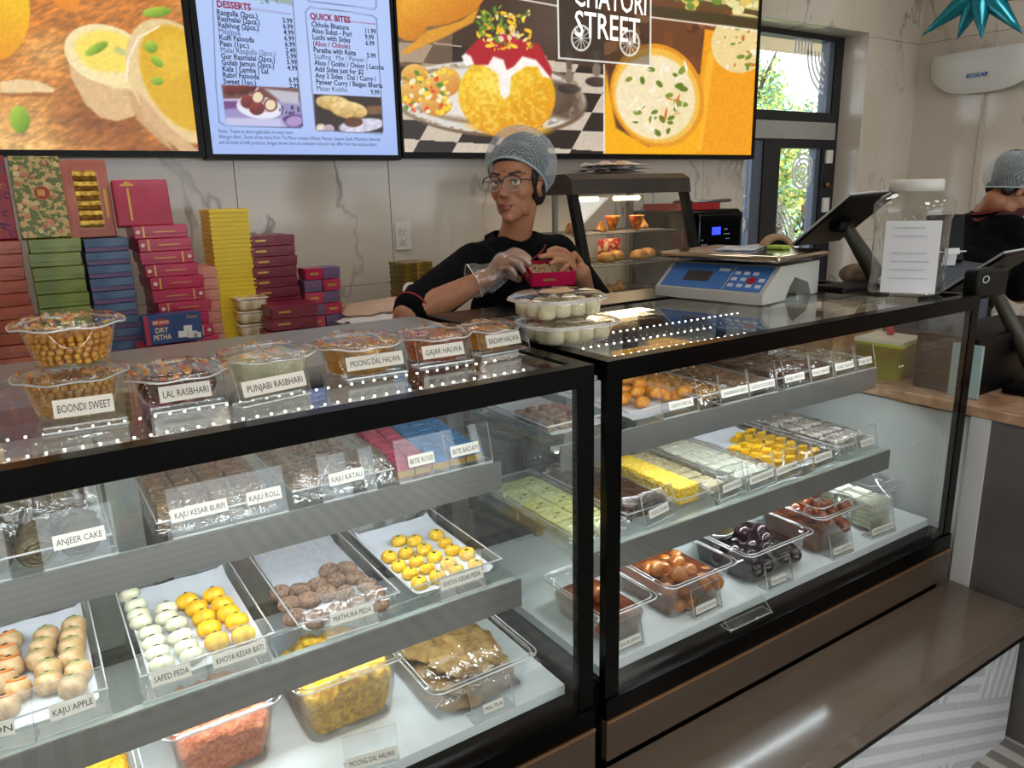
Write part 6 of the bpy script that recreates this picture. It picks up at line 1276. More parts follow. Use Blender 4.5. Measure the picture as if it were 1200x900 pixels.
# things on the granite counter seen beside and through the far case
make_box('cash_drawer', 'black cash drawer on the granite counter below the second tablet', 'cash drawer', 2.175, 1.0, .9165, .50, .17, .165, black_satin, 0)
t = thing('glass_slab', 'upright pale glass slab leaning beside the cash drawer', 'glass', (2.162, 1.02, .9165)); MB().rbox(-.006, -.04, 0, .006, .04, .15, .002).build('slab', mat('pale_teal_glass', '#8fa5a3', .15), t)
t = thing('wood_board', 'tan board with papers beside the far case', 'board', (2.26, 1.51, .916)); MB().rbox(-.10, -.08, .0, .14, .10, .19, .004).build('board_body', mix2('tan_board', '#a27b57', '#c2a07a', 12, rough=.6), t); MB().box(-.09, -.07, .191, .12, .08, .194).build('paper', creamp, t)
p = at_z(1047, 470, .917); t = thing('yellow_bin', 'lime yellow plastic bin seen through the end glass of the far case', 'bin', (2.255, 1.30, .916), .1); MB().lathe([(.085, 0), (.10, .10), (.105, .10), (.105, .11)], 4, M=Matrix.Rotation(PI/4, 4, 'Z')).build('bin_body', mat('lime_bin', '#c3c729', .5), t); MB().cbox((0, 0, .115), (.15, .15, .010)).build('lid', mat('bin_lid', '#ded9c4', .5), t); 
m = MB(); m.tube([(.02, .01, .1325), (.06, .04, .1325)], .012, 10); tag(m.build('red_cloth', mat('red_rag', '#b4232c', .7), None, (2.255, 1.30, .916)), 'folded red cloth lying on the lime yellow bin', 'cloth')
t = thing('card_terminal', 'dark card terminal with a small screen behind the tablet till', 'terminal', (2.80, 1.46, .916), -.5); MB().rbox(-.12, -.10, 0, .14, .12, .30, .01).build('printer_body', mat('terminal_blue', '#2c3644', .4), t); MB().rbox(-.04, -.03, .30, .10, -.01, .47, .006, M=Matrix.Rotation(-.12, 4, 'X')).build('screen', black_gloss, t); MB().box(-.045, -.034, .335, .105, -.031, .34, M=Matrix.Rotation(-.12, 4, 'X')).build('edge', white_plastic, t); MB().tube([(.02, -.101, .23), (.02, -.108, .23)], .006, 10).build('button', white_plastic, t); MB().grid(lambda u, v: (-.05+.05*u, -.09-.02*v, .301+.06*math.sin(v*2.4)), 6, 10).build('receipt', paper_m, t)
# jar with a white lid
t = thing('storage_jar', 'big clear plastic jar with a white screw lid and a taped paper list', 'jar', (1.975, 1.108, ZT+.001), .25); r = .086; jarp = thin('jar_plastic', (.93, .95, .95), .09, rough=.02, bump=.5, bscale=9)
prof = [(1e-4, .002), (r*.93, .002), (r, .012), (r*.95, .05), (r*.95, .19), (r*1.0, .200), (r*1.02, .235), (r*.92, .250), (r*.66, .262), (r*.64, .270)]
def sq(prof, k=4.0, n=44):
    vs = []
    for q, z in prof:
        for i in range(n): a = 2*PI*i/n; c_, s_ = math.cos(a), math.sin(a); f = min(1.16, 1/((abs(c_)**k+abs(s_)**k)**(1/k))); f = 1+(f-1)*(1 if z < .245 else .2); vs.append((q*f*c_, q*f*s_, z))
    return vs, [(j*n+i, j*n+(i+1) % n, (j+1)*n+(i+1) % n, (j+1)*n+i) for j in range(len(prof)-1) for i in range(n)]
m = MB(); m.add(*sq(prof), 0, True); m.build('jar_wall', jarp, t)
m = MB(); m.lathe([(r*.70, .262), (r*.74, .264), (r*.74, .288), (r*.70, .292), (1e-4, .292)], 40); m.build('lid', white_plastic, t)
jm = Matrix.Rotation(-1.28, 4, 'Z') @ Matrix.Rotation(-.02, 4, 'X'); o = MB().grid(lambda u, v: jm @ Vector(((u-.5)*.125, -r*1.03-.004-.004*math.cos((u-.5)*3), .010+v*.180)), 8, 8).build('paper_list', mat('list_paper', '#dcdce0', .6), t)
m = MB(); R = random.Random(5)
for k in range(7):
    if k in (2, ): continue
    z = .172-.021*k; m.box(-.045, -r*1.03-.0106, z, -.045+R.uniform(.04, .09), -r*1.03-.0098, z+.0022, M=jm)
m.build('writing', mat('faint_ink', '#b9b9c2', .7), o)
tag(MB().ball((0, 0, .03), (.05, .045, .03), 14, 10).build('paper_bag', mix2('brown_crumple', '#8a7158', '#b39a7e', 30, rough=.7, bump=.8), None, (2.045, 1.30, ZT+.002)), 'crumpled brown paper bag behind the clear jar', 'bag')
# ------------------------------------------------------------------ fly trap lamp, conduit and balloon at the right wall
t = thing('fly_trap_lamp', 'white bowl shaped wall lamp of the insect trap, on the marble', 'wall lamp', (ROOMX1, 2.47, 2.13)); yw = .335
def ft(u, v):
    y = (u-.5)*2; e = max(0, 1-abs(y)**3.2)**.5; z = .115-.235*v*(1-.55*abs(y)**3); return (-.004-.135*e*(1-.55*v**3)**.8*(1 if v < 1 else 1), -y*yw, z)
m = MB(); m.grid(ft, 40, 14); 
o = m.build('shade', white_plastic, t); MB().grid(lambda u, v: (ft(u, 0)[0]*(1-v)-.004*v, ft(u, 0)[1], .115), 40, 4).build('top_cover', white_plastic, t); MB().grid(lambda u, v: (ft(u, 1)[0]*(1-v)-.004*v, ft(u, 1)[1], ft(u, 1)[2]), 40, 4).build('underside', mat('trap_grey', '#a7a49c', .5), t)
RW = Matrix.Translation((-.136, .055, -.035)) @ Matrix.Rotation(-PI/2, 4, 'Z') @ Matrix.Rotation(PI/2-.16, 4, 'X'); letter('ECOLAB', .030, RW, mat('logo_blue', '#1f5fae', .5), t, width=.12, bold=.0012)
MB().tube([(-.05, 0, -.10), (-.012, .0, -.13), (-.010, 0, -2.13)], .006, 10).build('conduit', mat('conduit_cream', '#cfc6b4', .5), t)
c = at_x(1150, -14, 4.62); t = thing('star_balloon', 'teal foil starburst balloon hanging near the insect lamp', 'balloon', c); teal = mat('teal_foil', '#1f7f90', .22, metal=.55)
dirs = [((1080, 42), 1), ((1121, 47), 1), ((1150, 46), 1), ((1199, 40), 1), ((1085, -40), 0), ((1140, -85), 0), ((1215, -60), 0), ((1240, -5), 0)]
for k, ((u, v), _) in enumerate(dirs):
    tip = at_x(u, v, 4.55+.06*math.sin(k*2))-c; m = MB(); n = 14; L = tip.length; q = tip.normalized()
    m.tube([q*.0, q*L*.18, q*L*.45, q*L*.75, q*L], [.040, .058, .044, .022, .001], n); m.build('spike', teal, t)
MB().ball((0, 0, 0), .05, 14, 10).build('core', teal, t); MB().tube([(0, 0, .04), (0, 0, ROOMZ-c.z)], .0012, 5).build('string', white_plastic, t)
# ------------------------------------------------------------------ the two women behind the counter
def fuse(name, mb, voxel, smooth, mats, parent=None):
    """closed overlapping shapes become one continuous smooth surface"""
    me = mb.mesh(name, mats); o = bpy.data.objects.new('fuse', me); COL.objects.link(o)
    a = o.modifiers.new('r', 'REMESH'); a.mode = 'VOXEL'; a.voxel_size = voxel; a.use_smooth_shade = True
    b = o.modifiers.new('s', 'SMOOTH'); b.iterations = smooth; b.factor = .5
    dg = bpy.context.evaluated_depsgraph_get(); dg.update()
    out = bpy.data.meshes.new_from_object(o.evaluated_get(dg)); out.name = name; COL.objects.unlink(o); bpy.data.objects.remove(o)
    out.materials.clear(); [out.materials.append(m) for m in (mats if isinstance(mats, list) else [mats])]
    for p in out.polygons: p.use_smooth = True
    return out
def limb(m, pts, rs, n=16):
    """tapered limb with round joints"""
    P = [Vector(p) for p in pts]; Q, RR = [], []
    for i in range(len(P)-1):
        for k in range(6): t = k/6; Q.append(P[i].lerp(P[i+1], t)); RR.append(rs[i]*(1-t)+rs[i+1]*t)
    Q.append(P[-1]); RR.append(rs[-1]); m.tube(Q, RR, n)
    for p, r in zip(P, rs): m.ball(p, r*1.0, n, 10)
def head_shapes(m, M, fem=True):
    """a head in its own frame (faces -y, eyes at z = 0), placed by M"""
    B = lambda c, r: m.ball(c, r, 28, 20, 0, M)
    B((0, .012, .040), (.0705, .090, .078)); B((0, -.018, -.004), (.0610, .066, .076)); B((0, -.024, -.050), (.0515, .055, .052)); B((0, -.034, -.074), (.0375, .043, .037))
    B((0, -.0620, -.1005), (.0185, .017, .0145)); B((0, -.044, -.094), (.026, .032, .020))
    for s in (-1, 1):
        B((s*.033, -.042, -.022), (.028, .029, .034)); B((s*.036, -.016, -.066), (.014, .036, .030)); B((s*.028, -.064, .024), (.028, .012, .012))
        B((s*.0100, -.0855, -.0372), (.0072, .0095, .0062))
        B((s*.0695, .010, -.008), (.006, .015, .028)); B((s*.0730, .017, .004), (.006, .013, .017))
        B((s*.0315, -.0712, .0088), (.0155, .0105, .0058)); B((s*.0315, -.0700, -.0105), (.0140, .0095, .0050))
    for k in range(7): t = k/6; B((0, -.078-.0160*t**1.3, .006-.040*t), (.0064+.0032*t, .011, .0085))
    B((0, -.078, -.060), (.024, .011, .012))
    m.tube([M @ Vector((x, -.0885+abs(x)*.42, -.0635+.0014*math.cos(x*260))) for x in (-.022, -.014, -.006, 0, .006, .014, .022)], [.0022, .0044, .0054, .0048, .0054, .0044, .0022], 10)
    m.tube([M @ Vector((x, -.0865+abs(x)*.42, -.0735)) for x in (-.019, -.012, 0, .012, .019)], [.002, .0054, .0068, .0054, .002], 10)
def paint_skin(me, Mi, base, name):
    n = len(me.vertices); co_ = np.zeros(n*3, np.float32); me.vertices.foreach_get('co', co_); P = co_.reshape(-1, 3)
    A = np.array(Mi); L = P@A[:3, :3].T+A[:3, 3]; c = np.tile(np.array(base)/255, (n, 1)); x, y, z = np.abs(L[:, 0]), L[:, 1], L[:, 2]; fr = (y < -.03) & (np.abs(z) < .16)
    def put(m, col, a): w = (np.clip(m, 0, 1)*a)[:, None]; c[:] = c*(1-w)+np.array(col)/255*w
    c *= (1+.10*(fbm(P[:, 0]*60+9, P[:, 2]*60+P[:, 1]*40+9, 3)-.5))[:, None]
    put(fr*np.exp(-((x-.038)/.018)**2-((z+.032)/.018)**2), (186, 104, 78), .18)
    lip = fr*np.exp(-(x/.0235)**4-((z+.0672)/.0098)**4)*(y < -.070); put(lip, (150, 74, 68), .85)
    put(fr*(np.abs(z+.0668) < .0014)*(x < .021)*(y < -.074), (74, 30, 28), .8)
    zc = .0225+.006*np.exp(-((x-.040)/.013)**2)-.25*np.clip(x-.046, 0, 1); th = .0044*np.clip((.066-x)/.022, .35, 1)
    put(fr*np.exp(-((z-zc)/th)**4)*np.clip((x-.011)/.005, 0, 1)*np.clip((.0555-x)/.006, 0, 1), (34, 22, 18), .92)
    put(fr*np.exp(-((x-.032)/.016)**2-((z-.004)/.010)**2), (90, 52, 38), .5)
    put(fr*np.exp(-(L[:, 0]/.0026)**4-((z-.032)/.0026)**4), (120, 18, 24), .9)
    ca = me.color_attributes.new('Col', 'FLOAT_COLOR', 'POINT'); ca.data.foreach_set('color', np.concatenate([linarr(c), np.ones((n, 1))], 1).astype(np.float32).ravel())
def skin_material():
    m = vcol('skin', .45); p = m.node_tree.nodes['Principled BSDF']; p.inputs['Subsurface Weight'].default_value = .12; p.inputs['Subsurface Radius'].default_value = (.012, .005, .003); return m
SKIN = skin_material(); shirt_m = mix2('black_polo', '#050506', '#0a0b0e', 60, rough=.9, bump=.3); shirt_m.node_tree.nodes['Principled BSDF'].inputs['Specular IOR Level'].default_value = .12; hair_m = mix2('black_hair', '#0b0908', '#1d1714', 60, rough=.45, stretch=(1, .2, 1)); red_trim = mat('red_piping', '#9c2230', .6)
def net_material():
    m, nt, out = nodes_of('hairnet_gauze'); t = N(nt, 'BsdfTransparent'); d = N(nt, 'BsdfPrincipled'); d.inputs['Base Color'].default_value = (.62, .72, .78, 1); d.inputs['Roughness'].default_value = .5
    tc = N(nt, 'TexCoord'); ws = []
    for r, s in ((.5, 62), (-.7, 55), (1.4, 66)):
        mp = N(nt, 'Mapping'); mp.inputs['Rotation'].default_value = (r, r*.7, r*1.3); w = N(nt, 'TexWave'); w.inputs['Scale'].default_value = s; w.inputs['Distortion'].default_value = 9; w.inputs['Detail'].default_value = 1.5; w.inputs['Detail Scale'].default_value = .35
        nt.links.new(tc.outputs['Object'], mp.inputs[0]); nt.links.new(mp.outputs[0], w.inputs[0]); g = N(nt, 'MapRange', i1=.84, i2=.99, i3=0, i4=.8); nt.links.new(w.outputs['Fac'], g.inputs[0]); ws.append(g)
    a = N(nt, 'Math', operation='MAXIMUM'); nt.links.new(ws[0].outputs[0], a.inputs[0]); nt.links.new(ws[1].outputs[0], a.inputs[1]); b = N(nt, 'Math', operation='MAXIMUM'); nt.links.new(a.outputs[0], b.inputs[0]); nt.links.new(ws[2].outputs[0], b.inputs[1])
    lw = N(nt, 'LayerWeight'); lw.inputs[0].default_value = .35; ad = N(nt, 'Math', operation='MULTIPLY_ADD'); ad.inputs[1].default_value = .22; ad.use_clamp = True; nt.links.new(lw.outputs['Facing'], ad.inputs[0])
    sc2 = N(nt, 'Math', operation='MULTIPLY_ADD'); sc2.inputs[1].default_value = .50; sc2.inputs[2].default_value = .09; nt.links.new(b.outputs[0], sc2.inputs[0]); nt.links.new(sc2.outputs[0], ad.inputs[2])
    mx = N(nt, 'MixShader'); nt.links.new(ad.outputs[0], mx.inputs[0]); nt.links.new(t.outputs[0], mx.inputs[1]); nt.links.new(d.outputs[0], mx.inputs[2]); nt.links.new(mx.outputs[0], out.inputs[0]); return m
NET = net_material(); band_m = mat('net_band', '#a9b8bf', .7, bump=.5, bscale=200)
def frame_of(pos, facing, pitch=0, roll=0):
    f = Vector((facing[0], facing[1], 0)).normalized(); x = Vector((-f.y, f.x, 0)); M = Matrix((x, -f, Vector((0, 0, 1)))).transposed().to_4x4(); M.translation = pos
    return M @ Matrix.Rotation(pitch, 4, 'X') @ Matrix.Rotation(roll, 4, 'Y')
def head_wear(t, M, bun=True):
    """hair, net and its elastic band, in the head's frame"""
    m = MB(); m.ball((0, .032, .046), (.0765, .090, .083), 24, 16, 0, M); m.ball((0, .010, .066), (.0728, .0855, .060), 24, 16, 0, M); m.ball((0, .052, .078), (.080, .086, .074), 24, 16, 0, M); (m.ball((0, .092, -.030), (.042, .040, .045), 16, 12, 0, M) if bun else None)
    for s in (-1, 1): m.ball((s*.0655, -.004, .020), (.0085, .022, .040), 12, 10, 0, M); m.ball((s*.050, .052, -.018), (.022, .036, .048) if bun else (.018, .034, .034), 12, 10, 0, M)
    link('hair', fuse('hair', m, .0035, 4, hair_m), t)
    c, e, n_ = Vector((0, .010, .012)), Vector((0, .838, -.546)), Vector((0, .546, .838))
    def f(u, v):
        a = 2*PI*u; ph = v*PI/2; s = max(0, math.cos(ph))**.55*(1+.20*math.sin(2*ph)**.7) if 0 < v < 1 else (1 if v <= 0 else 0)
        wr = 1+(.016*math.sin(a*23)+.012*math.sin(a*37+1))*max(0, 1-abs(v-.12)*6)
        return M @ (c+Vector(((.0845+.012*min(1, v*6))*math.sin(a), 0, 0))*s*wr+e*(-.108*math.cos(a))*s*wr+n_*(.150*math.sin(ph)*(1+.02*math.sin(a*9)*(1-v))))
    m = MB(); m.grid(f, 90, 26); o = m.build('hairnet', NET, t)
    MB().tube([f(i/90, 0) for i in range(90)], .0036, 8, closed=True).build('elastic_band', band_m, o)
def eyes(t, M, look=0):
    em = mat('eye_white', '#d9d2c8', .2); im = mat('iris_dark', '#1c110c', .1); lm = mat('lash_dark', '#140d0a', .6)
    for s in (-1, 1):
        c = Vector((s*.0315, -.0688, -.0005)); m = MB(); m.ball(c, .0128, 16, 12, 0, M); o = m.build('eye', em, t); m = MB(); m.ball(c+Vector((look, -.0083, .0008)), (.0062, .0047, .0062), 12, 10, 0, M); m.build('iris', im, o)
        MB().tube([M @ (c+Vector((x, -.0126+abs(x)*.25, .0052-18*x*x))) for x in (-.0145, -.008, 0, .008, .0145)], [.0008, .0014, .0016, .0014, .0008], 6).build('lashes', lm, o)
# ---- woman with the pink box
base = Vector((1.31, 2.0, 0)); w1 = thing('person', 'woman in glasses, hairnet and black polo shirt holding an open pink sweet box', 'person', base)
hm = frame_of(Vector((1.302, 1.955, 1.526)), (-.86, -.51), -.03, -.02); T = Matrix.Translation(-base)
m = MB(); head_shapes(m, T @ hm)
nk0, nk1 = hm @ Vector((0, .025, -.07)), Vector((1.325, 2.01, 1.335)); limb(m, [nk0-base, (nk0+nk1)/2-base, nk1-base], [.050, .049, .058], 20)
def px(u, v, y): return at_y(u, v, y)
S1, S2 = Vector((1.145, 1.945, 1.292)), Vector((1.505, 2.03, 1.295)); El1, Wr1 = px(478, 371, 1.80), px(577, 323, 1.755); El2, Wr2 = Vector((1.575, 1.87, 1.11)), px(688, 344, 1.78)
limb(m, [S1-base, S1.lerp(El1, .5)-base, El1-base], [.055, .048, .040], 18); limb(m, [El1-base, El1.lerp(Wr1, .35)-base, Wr1-base], [.039, .038, .025], 18)
limb(m, [S2-base, S2.lerp(El2, .5)-base, El2-base], [.055, .048, .040], 18); limb(m, [El2-base, El2.lerp(Wr2, .35)-base, Wr2-base], [.039, .037, .025], 18)
def torso(m, g=0.0):
    c = Vector((1.325, 2.0, 0)); xs = (S2-S1).normalized(); ang = math.atan2(xs.y, xs.x); R_ = Matrix.Translation(c-base) @ Matrix.Rotation(ang, 4, 'Z')
    for z, rx, ry in ((1.278, .115, .068), (1.24, .165, .098), (1.15, .160, .108), (1.05, .142, .102), (.95, .145, .108), (.84, .170, .125)): m.ball((0, 0, z), (rx+g, ry+g, .085+g), 24, 16, 0, R_)
    for s in (-1, 1): m.ball((s*.070, -.072, 1.155), (.062+g, .052+g, .060+g), 18, 12, 0, R_)
    return R_
torso(m)
def hand(m, wrist, palm, fingers, thumb, y0, dr=0.0):
    limb(m, [wrist-base, palm-base], [.024+dr, .030+dr], 16)
    for ch, r in fingers: limb(m, [Vector(px(u, v, y))-base for u, v, y in ch], [r*1.06+dr, r+dr, r*.93+dr, r*.80+dr][:len(ch)], 12)
    limb(m, [Vector(px(u, v, y))-base for u, v, y in thumb], [.0115+dr, .0105+dr, .0085+dr], 12)
hand(m, Wr1, px(590, 309, 1.735), [([(590, 301, 1.722), (602, 294, 1.700), (612, 297, 1.684), (620, 303, 1.676)], .0088), ([(591, 305, 1.715), (604, 299, 1.690), (614, 303, 1.674), (620, 309, 1.668)], .0090), ([(589, 310, 1.715), (601, 306, 1.690), (609, 311, 1.676), (613, 317, 1.672)], .0086), ([(587, 315, 1.715), (596, 313, 1.700), (602, 319, 1.690), (604, 324, 1.690)], .0076)], [(586, 313, 1.75), (597, 322, 1.765), (608, 327, 1.765)], 1.73)
hand(m, Wr2, px(680, 320, 1.745), [([(671, 302, 1.735), (661, 294, 1.715), (651, 291, 1.702), (643, 294, 1.694)], .0088), ([(671, 306, 1.73), (659, 300, 1.705), (645, 299, 1.690), (633, 301, 1.682)], .0090), ([(672, 311, 1.73), (662, 306, 1.70), (652, 306, 1.684), (645, 309, 1.678)], .0086), ([(674, 317, 1.73), (668, 313, 1.70), (661, 314, 1.686), (657, 318, 1.682)], .0076)], [(684, 320, 1.755), (680, 307, 1.750), (673, 297, 1.738)], 1.73)
# legs down to the floor, under the trousers
for s in (-1, 1): limb(m, [Vector((s*.085, .0, .82)), Vector((s*.09, .0, .46)), Vector((s*.09, .02, .08)), ], [.085, .058, .040], 14); m.ball((s*.09, -.04, .045), (.045, .11, .04), 14, 10)
bm1 = fuse('body', m, .0030, 6, SKIN); paint_skin(bm1, (T @ hm).inverted(), (176, 120, 88), 'c1'); link('body', bm1, w1)
m = MB(); torso(m, .012); g = .012
for A_, B_, k in ((S1, El1, .90), (S2, El2, .92)): limb(m, [A_-base, A_.lerp(B_, .5)-base, A_.lerp(B_, k)-base], [.070, .066, .060], 20)
for A_ in (S1, S2): limb(m, [A_-base+Vector((0, 0, .002)), A_.lerp(nk1, .55)-base+Vector((0, 0, .004)), A_.lerp(nk1, .85)-base+Vector((0, 0, -.008))], [.064, .052, .050], 18)
sh = fuse('polo_shirt', m, .006, 6, shirt_m)
n = len(sh.vertices); q = np.zeros(n*3, np.float32); sh.vertices.foreach_get('co', q); q = q.reshape(-1, 3)
q += .0035*(fbm(q[:, 0]*16+30, q[:, 2]*26+q[:, 1]*12+30, 3)-.5)[:, None]*2*np.array([1, 1, .3]); sh.vertices.foreach_set('co', q.ravel()); sh.update(); so_ = link('polo_shirt', sh, w1)
for A_, B_, k in ((S1, El1, .90), (S2, El2, .92)):
    c = A_.lerp(B_, k+.03)-base; d = (B_-A_).normalized(); x = d.cross(Vector((0, 0, 1))).normalized(); y = x.cross(d); MB().tube([c+x*.058*math.cos(a)+y*.058*math.sin(a) for a in [2*PI*i/30 for i in range(30)]], .0030, 8, closed=True).build('sleeve_trim', red_trim, so_)
# collar: two leaves round the neck with red piping
nb = Vector((1.318, 1.994, 1.366))-base; fx = Vector((-.62, -.78, 0)).normalized(); sx_ = Vector((-fx.y, fx.x, 0)); m = MB(); edge = []
for side in (-1, 1):
    nu_ = 16; rows = []
    for i in range(nu_):
        a = PI*(.04+.96*i/(nu_-1)); d = fx*math.cos(a)+sx_*side*math.sin(a); ln = .050 if i < 4 else .040
        top = nb+d*.064+Vector((0, 0, .016-.030*max(0, math.cos(a)))); out_ = nb+d*(.096 if i else .080)+Vector((0, 0, -.026-.052*max(0, math.cos(a))**1.5)); rows.append((top, (top+out_)/2+d*.010+Vector((0, 0, .010)), out_))
    vs = [p for r in rows for p in r]; m.add(vs, [(3*i+k, 3*i+k+1, 3*i+k+4, 3*i+k+3) for i in range(nu_-1) for k in (0, 1)], 0, True); edge.append([r[2] for r in rows])
co_ = m.build('collar', shirt_m, so_); sm2 = co_.modifiers.new('t', 'SOLIDIFY'); sm2.thickness = .004
for e in edge: MB().tube(e, .0022, 6).build('collar_piping', red_trim, co_)
head_wear(w1, T @ hm); eyes(w1, T @ hm, .003)
m = MB(); m2 = MB(); HM = T @ hm
for s in (-1, 1):
    P = []
    for i in range(36):
        a = 2*PI*i/36; c_, s_ = math.cos(a), math.sin(a); k = 1/((abs(c_)**3+abs(s_)**3)**(1/3)); P.append(HM @ Vector((s*.0325+.0262*c_*k*1.0, -.103+.012*abs(.0325+.026*c_*k*1)/.058*.9, -.004+.0205*s_*k)))
    m2.tube(P, .0013, 6, closed=True); m.tube([P[i % 36] for i in range(0, 19)], .0018, 6)
    MB().add(P, [tuple(range(36))]).build('lens', thin('lens_glass', (.97, .98, .99), .12), w1)
    m.tube([HM @ Vector((s*.058, -.092, .006)), HM @ Vector((s*.070, -.06, .006)), HM @ Vector((s*.077, .012, .004))], .0016, 6)
m.tube([HM @ Vector((-.008, -.104, .004)), HM @ Vector((0, -.106, .007)), HM @ Vector((.008, -.104, .004))], .0018, 6)
o = m.build('spectacle_frame', mat('dark_frame', '#1b1a20', .3), w1); m2.build('clear_rim', mat('clear_rim_m', '#b8a79a', .2), o)
MB().tube([HM @ Vector((.076+.004*math.sin(a), .006, -.034+.007*math.cos(a))) for a in [2*PI*i/16 for i in range(16)]], .0012, 6, closed=True).build('earring', goldp, w1)
# clear glove with a loose cuff on her right hand
gm = thin('glove_plastic', (.95, .95, .95), .10, rough=.15, milk=.07, bump=.5, bscale=45); m = MB(); d = (Wr1-El1).normalized(); c = Wr1-base; x = d.cross(Vector((0, 0, 1))).normalized(); y = x.cross(d)
m.grid(lambda u, v: c-d*(.055-.085*v)+(x*math.cos(2*PI*u)+y*math.sin(2*PI*u))*(.046-.014*v+.005*math.sin(2*PI*u*5+v*3)*(1-v)+(.012*math.sin(2*PI*u-1.0) if v < .3 else 0)), 36, 12); o = m.build('glove', gm, w1); m = MB(); hand(m, Wr1, px(590, 309, 1.735), [([(590, 301, 1.722), (602, 294, 1.700), (612, 297, 1.684), (620, 303, 1.676)], .0088), ([(591, 305, 1.715), (604, 299, 1.690), (614, 303, 1.674), (620, 309, 1.668)], .0090), ([(589, 310, 1.715), (601, 306, 1.690), (609, 311, 1.676), (613, 317, 1.672)], .0086), ([(587, 315, 1.715), (596, 313, 1.700), (602, 319, 1.690), (604, 324, 1.690)], .0076)], [(586, 313, 1.75), (597, 322, 1.765), (608, 327, 1.765)], 1.73, .0022); link('glove_fingers', fuse('glove_fingers', m, .0032, 3, gm), o)
MB().tube([c-d*.055+(x*math.cos(a)+y*math.sin(a))*(.046+.005*math.sin(a*5)+.012*math.sin(a-1.0)) for a in [2*PI*i/36 for i in range(36)]], .0016, 6, closed=True).build('cuff_edge', clear_edge, o)
m = MB()
for s in (-1, 1): limb(m, [Vector((s*.085, .0, .86)), Vector((s*.09, .0, .46)), Vector((s*.09, .02, .09))], [.105, .075, .060], 14)
link('trousers', fuse('trousers', m, .012, 3, black_matte), w1)
for s in (-1, 1): MB().rbox(s*.09-.048, -.15, .0, s*.09+.048, .08, .075, .02).build('shoe', black_satin, w1)
# the open pink box in her hands
bc_ = px(643, 320, 1.715); t = thing('sweet_carton', 'open magenta sweet box full of brown crumble in the woman\'s hands', 'box', (bc_.x, bc_.y, bc_.z)); t.rotation_euler = (.26, 0, -.34); w, d, h = .062, .048, .020
m = MB(); m.box(-w, -d, -h, w, d, -h+.002); m.box(-w, -d, -h, w, -d+.002, h); m.box(-w, d-.002, -h, w, d, h); m.box(-w, -d, -h, -w+.002, d, h); m.box(w-.002, -d, -h, w, d, h); m.build('carton', magenta, t)
MB().box(-.030, -d-.0012, -.004, .006, -d-.0004, .002).build('gold_print', goldp, t); MB().box(-w-.0012, -.02, -.006, -w-.0004, .01, .004).build('gold_print', goldp, t)
mound('crumble', 'brown and cream crumble inside the open magenta box', 'sweet', -w+.003, w-.003, -d+.003, d-.003, 0, .030, mix2('crumble_m', '#6b4a30', '#c9ab80', 170, .4, .6, rough=.7, bump=.8), amp=.006, sc=120, taper=.002, crown=.1); o = [x for x in COL.objects if x.name.startswith('crumble')][-1]; BR_ = Matrix.Translation(bc_) @ t.rotation_euler.to_matrix().to_4x4(); o.matrix_world = BR_ @ Matrix.Translation((0, 0, -h+.003)) ; o.location = (BR_ @ Vector((0, 0, -h+.003))); o.rotation_euler = t.rotation_euler
# ---- second woman, bent over at the far right
base = Vector((3.42, 1.62, 0)); w2 = thing('person', 'woman bent over her work behind the jar, in hairnet and black shirt', 'person', base); T = Matrix.Translation(-base)
hm = frame_of(at_y(1186, 224, 1.62), (.86, -.50), .62, 0); HM = T @ hm; m = MB(); head_shapes(m, HM)
nk0 = hm @ Vector((0, .030, -.070)); nk1 = at_y(1158, 250, 1.70); limb(m, [nk0-base, (nk0+nk1)/2-base, nk1-base], [.052, .052, .062], 18)
ctr = at_y(1160, 262, 1.70); fd = Vector((.86, -.50, 0)).normalized(); sd_ = Vector((.50, .86, 0)); A1, A2 = ctr-sd_*.17+Vector((0, 0, -.035)), ctr+sd_*.17+Vector((0, 0, -.035)); hip = Vector((base.x-.06, base.y+.06, .95))
def torso2(m, g):
    for k in range(6):
        t_ = k/5; c = (ctr+Vector((0, 0, -.06))).lerp(hip, t_)-base; rx = (.17, .18, .168, .155, .16, .175)[k]+g; ry = (.085, .105, .11, .105, .11, .12)[k]+g
        m.ball((0, 0, 0), (ry, rx, .10+g), 20, 14, 0, Matrix.Translation(c) @ Matrix.Rotation(math.atan2(fd.y, fd.x), 4, 'Z'))
torso2(m, 0)
E1, E2 = A1+fd*.06+Vector((0, 0, -.26)), A2+fd*.06+Vector((0, 0, -.26)); H1, H2 = E1+fd*.22+sd_*.06+Vector((0, 0, .01)), E2+fd*.22-sd_*.06+Vector((0, 0, .01))
for A_, E_, H_ in ((A1, E1, H1), (A2, E2, H2)):
    limb(m, [A_-base, E_-base], [.052, .040], 16); limb(m, [E_-base, H_-base], [.039, .025], 16); limb(m, [H_-base, H_+fd*.06-base], [.026, .030], 14)
    for k in range(4): q = H_+fd*.085+sd_*(.018*(k-1.5)); limb(m, [q-base, q+fd*.035-base, q+fd*.055+Vector((0, 0, -.02))-base], [.009, .0085, .0075], 10)
    q = H_+fd*.03+sd_*(.028 if A_ is A1 else -.028); limb(m, [q-base, q+fd*.03+sd_*(.015 if A_ is A1 else -.015)-base], [.010, .008], 10)
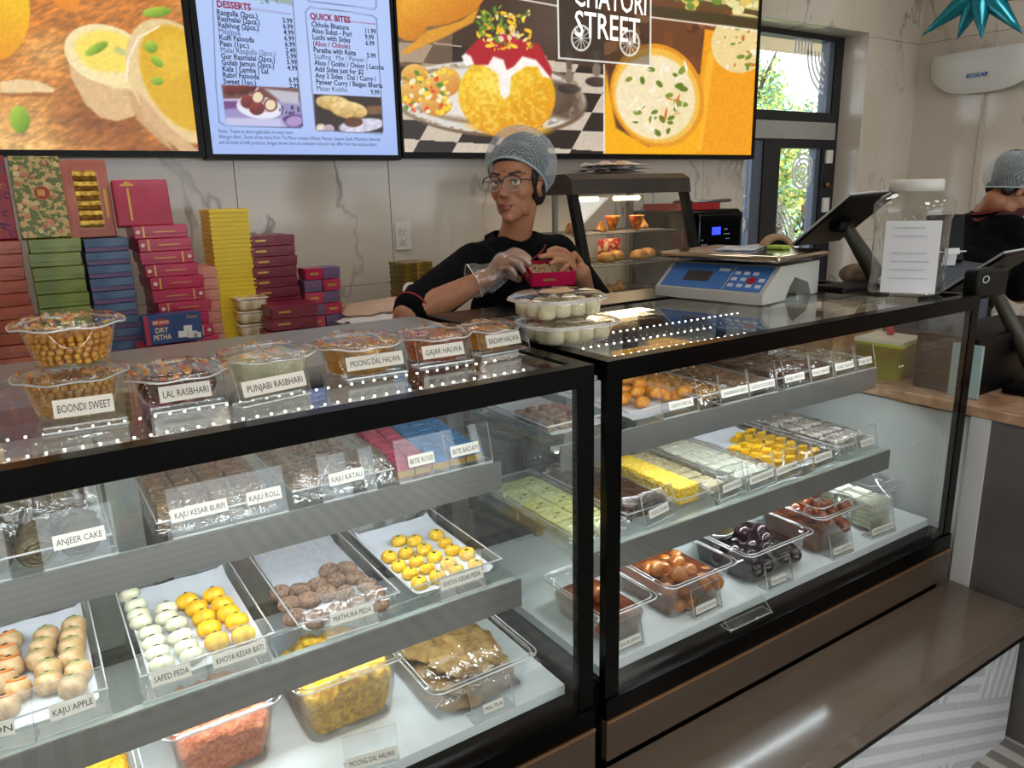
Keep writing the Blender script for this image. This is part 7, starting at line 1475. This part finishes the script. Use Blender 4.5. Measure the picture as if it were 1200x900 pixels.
for s in (-1, 1): q = hip-base+sd_*s*.085; limb(m, [q+Vector((0, 0, -.1)), Vector((q.x, q.y, .46)), Vector((q.x, q.y, .08))], [.085, .058, .040], 14); m.ball((q.x+fd.x*.04, q.y+fd.y*.04, .045), (.07, .07, .04), 14, 10)
bm2 = fuse('body', m, .0045, 3, SKIN); paint_skin(bm2, HM.inverted(), (165, 110, 80), 'c2'); link('body', bm2, w2)
m = MB(); torso2(m, .014)
for A_, E_ in ((A1, E1), (A2, E2)): limb(m, [A_-base, A_.lerp(E_, .9)-base], [.070, .060], 18); m.ball(A_.lerp(nk1, .4)-base, (.085, .085, .05), 16, 12)
sh = fuse('polo_shirt', m, .007, 5, shirt_m); so_ = link('polo_shirt', sh, w2)
q = (nk1-nk0).normalized(); cc = nk1.lerp(nk0, .25)-base; x = q.cross(sd_).normalized(); MB().tube([cc+(x*math.cos(a)+sd_*math.sin(a))*.070 for a in [2*PI*i/30 for i in range(30)]], .012, 8, closed=True).build('collar', shirt_m, so_)
MB().tube([cc-q*.012+(x*math.cos(a)+sd_*math.sin(a))*.078 for a in [2*PI*i/30 for i in range(30)]], .0024, 6, closed=True).build('collar_piping', red_trim, so_)
m = MB(); m.ball((0, -.060, -.062), (.052, .048, .050), 18, 14, 0, HM); m.ball((0, -.045, -.11), (.060, .060, .055), 18, 14, 0, HM); link('face_cover', fuse('face_cover', m, .005, 3, mat('maroon_cloth', '#4a1620', .8)), w2)
head_wear(w2, HM, False); eyes(w2, HM)
m = MB()
for s in (-1, 1): q = hip-base+sd_*s*.085; limb(m, [q, Vector((q.x, q.y, .46)), Vector((q.x, q.y, .09))], [.105, .075, .060], 14)
link('trousers', fuse('trousers', m, .012, 3, black_matte), w2)
for s in (-1, 1): q = hip-base+sd_*s*.085; MB().rbox(-.048, -.15, 0, .048, .08, .075, .02, M=Matrix.Translation((q.x, q.y, 0)) @ Matrix.Rotation(math.atan2(fd.y, fd.x)+PI/2, 4, 'Z')).build('shoe', black_satin, w2)
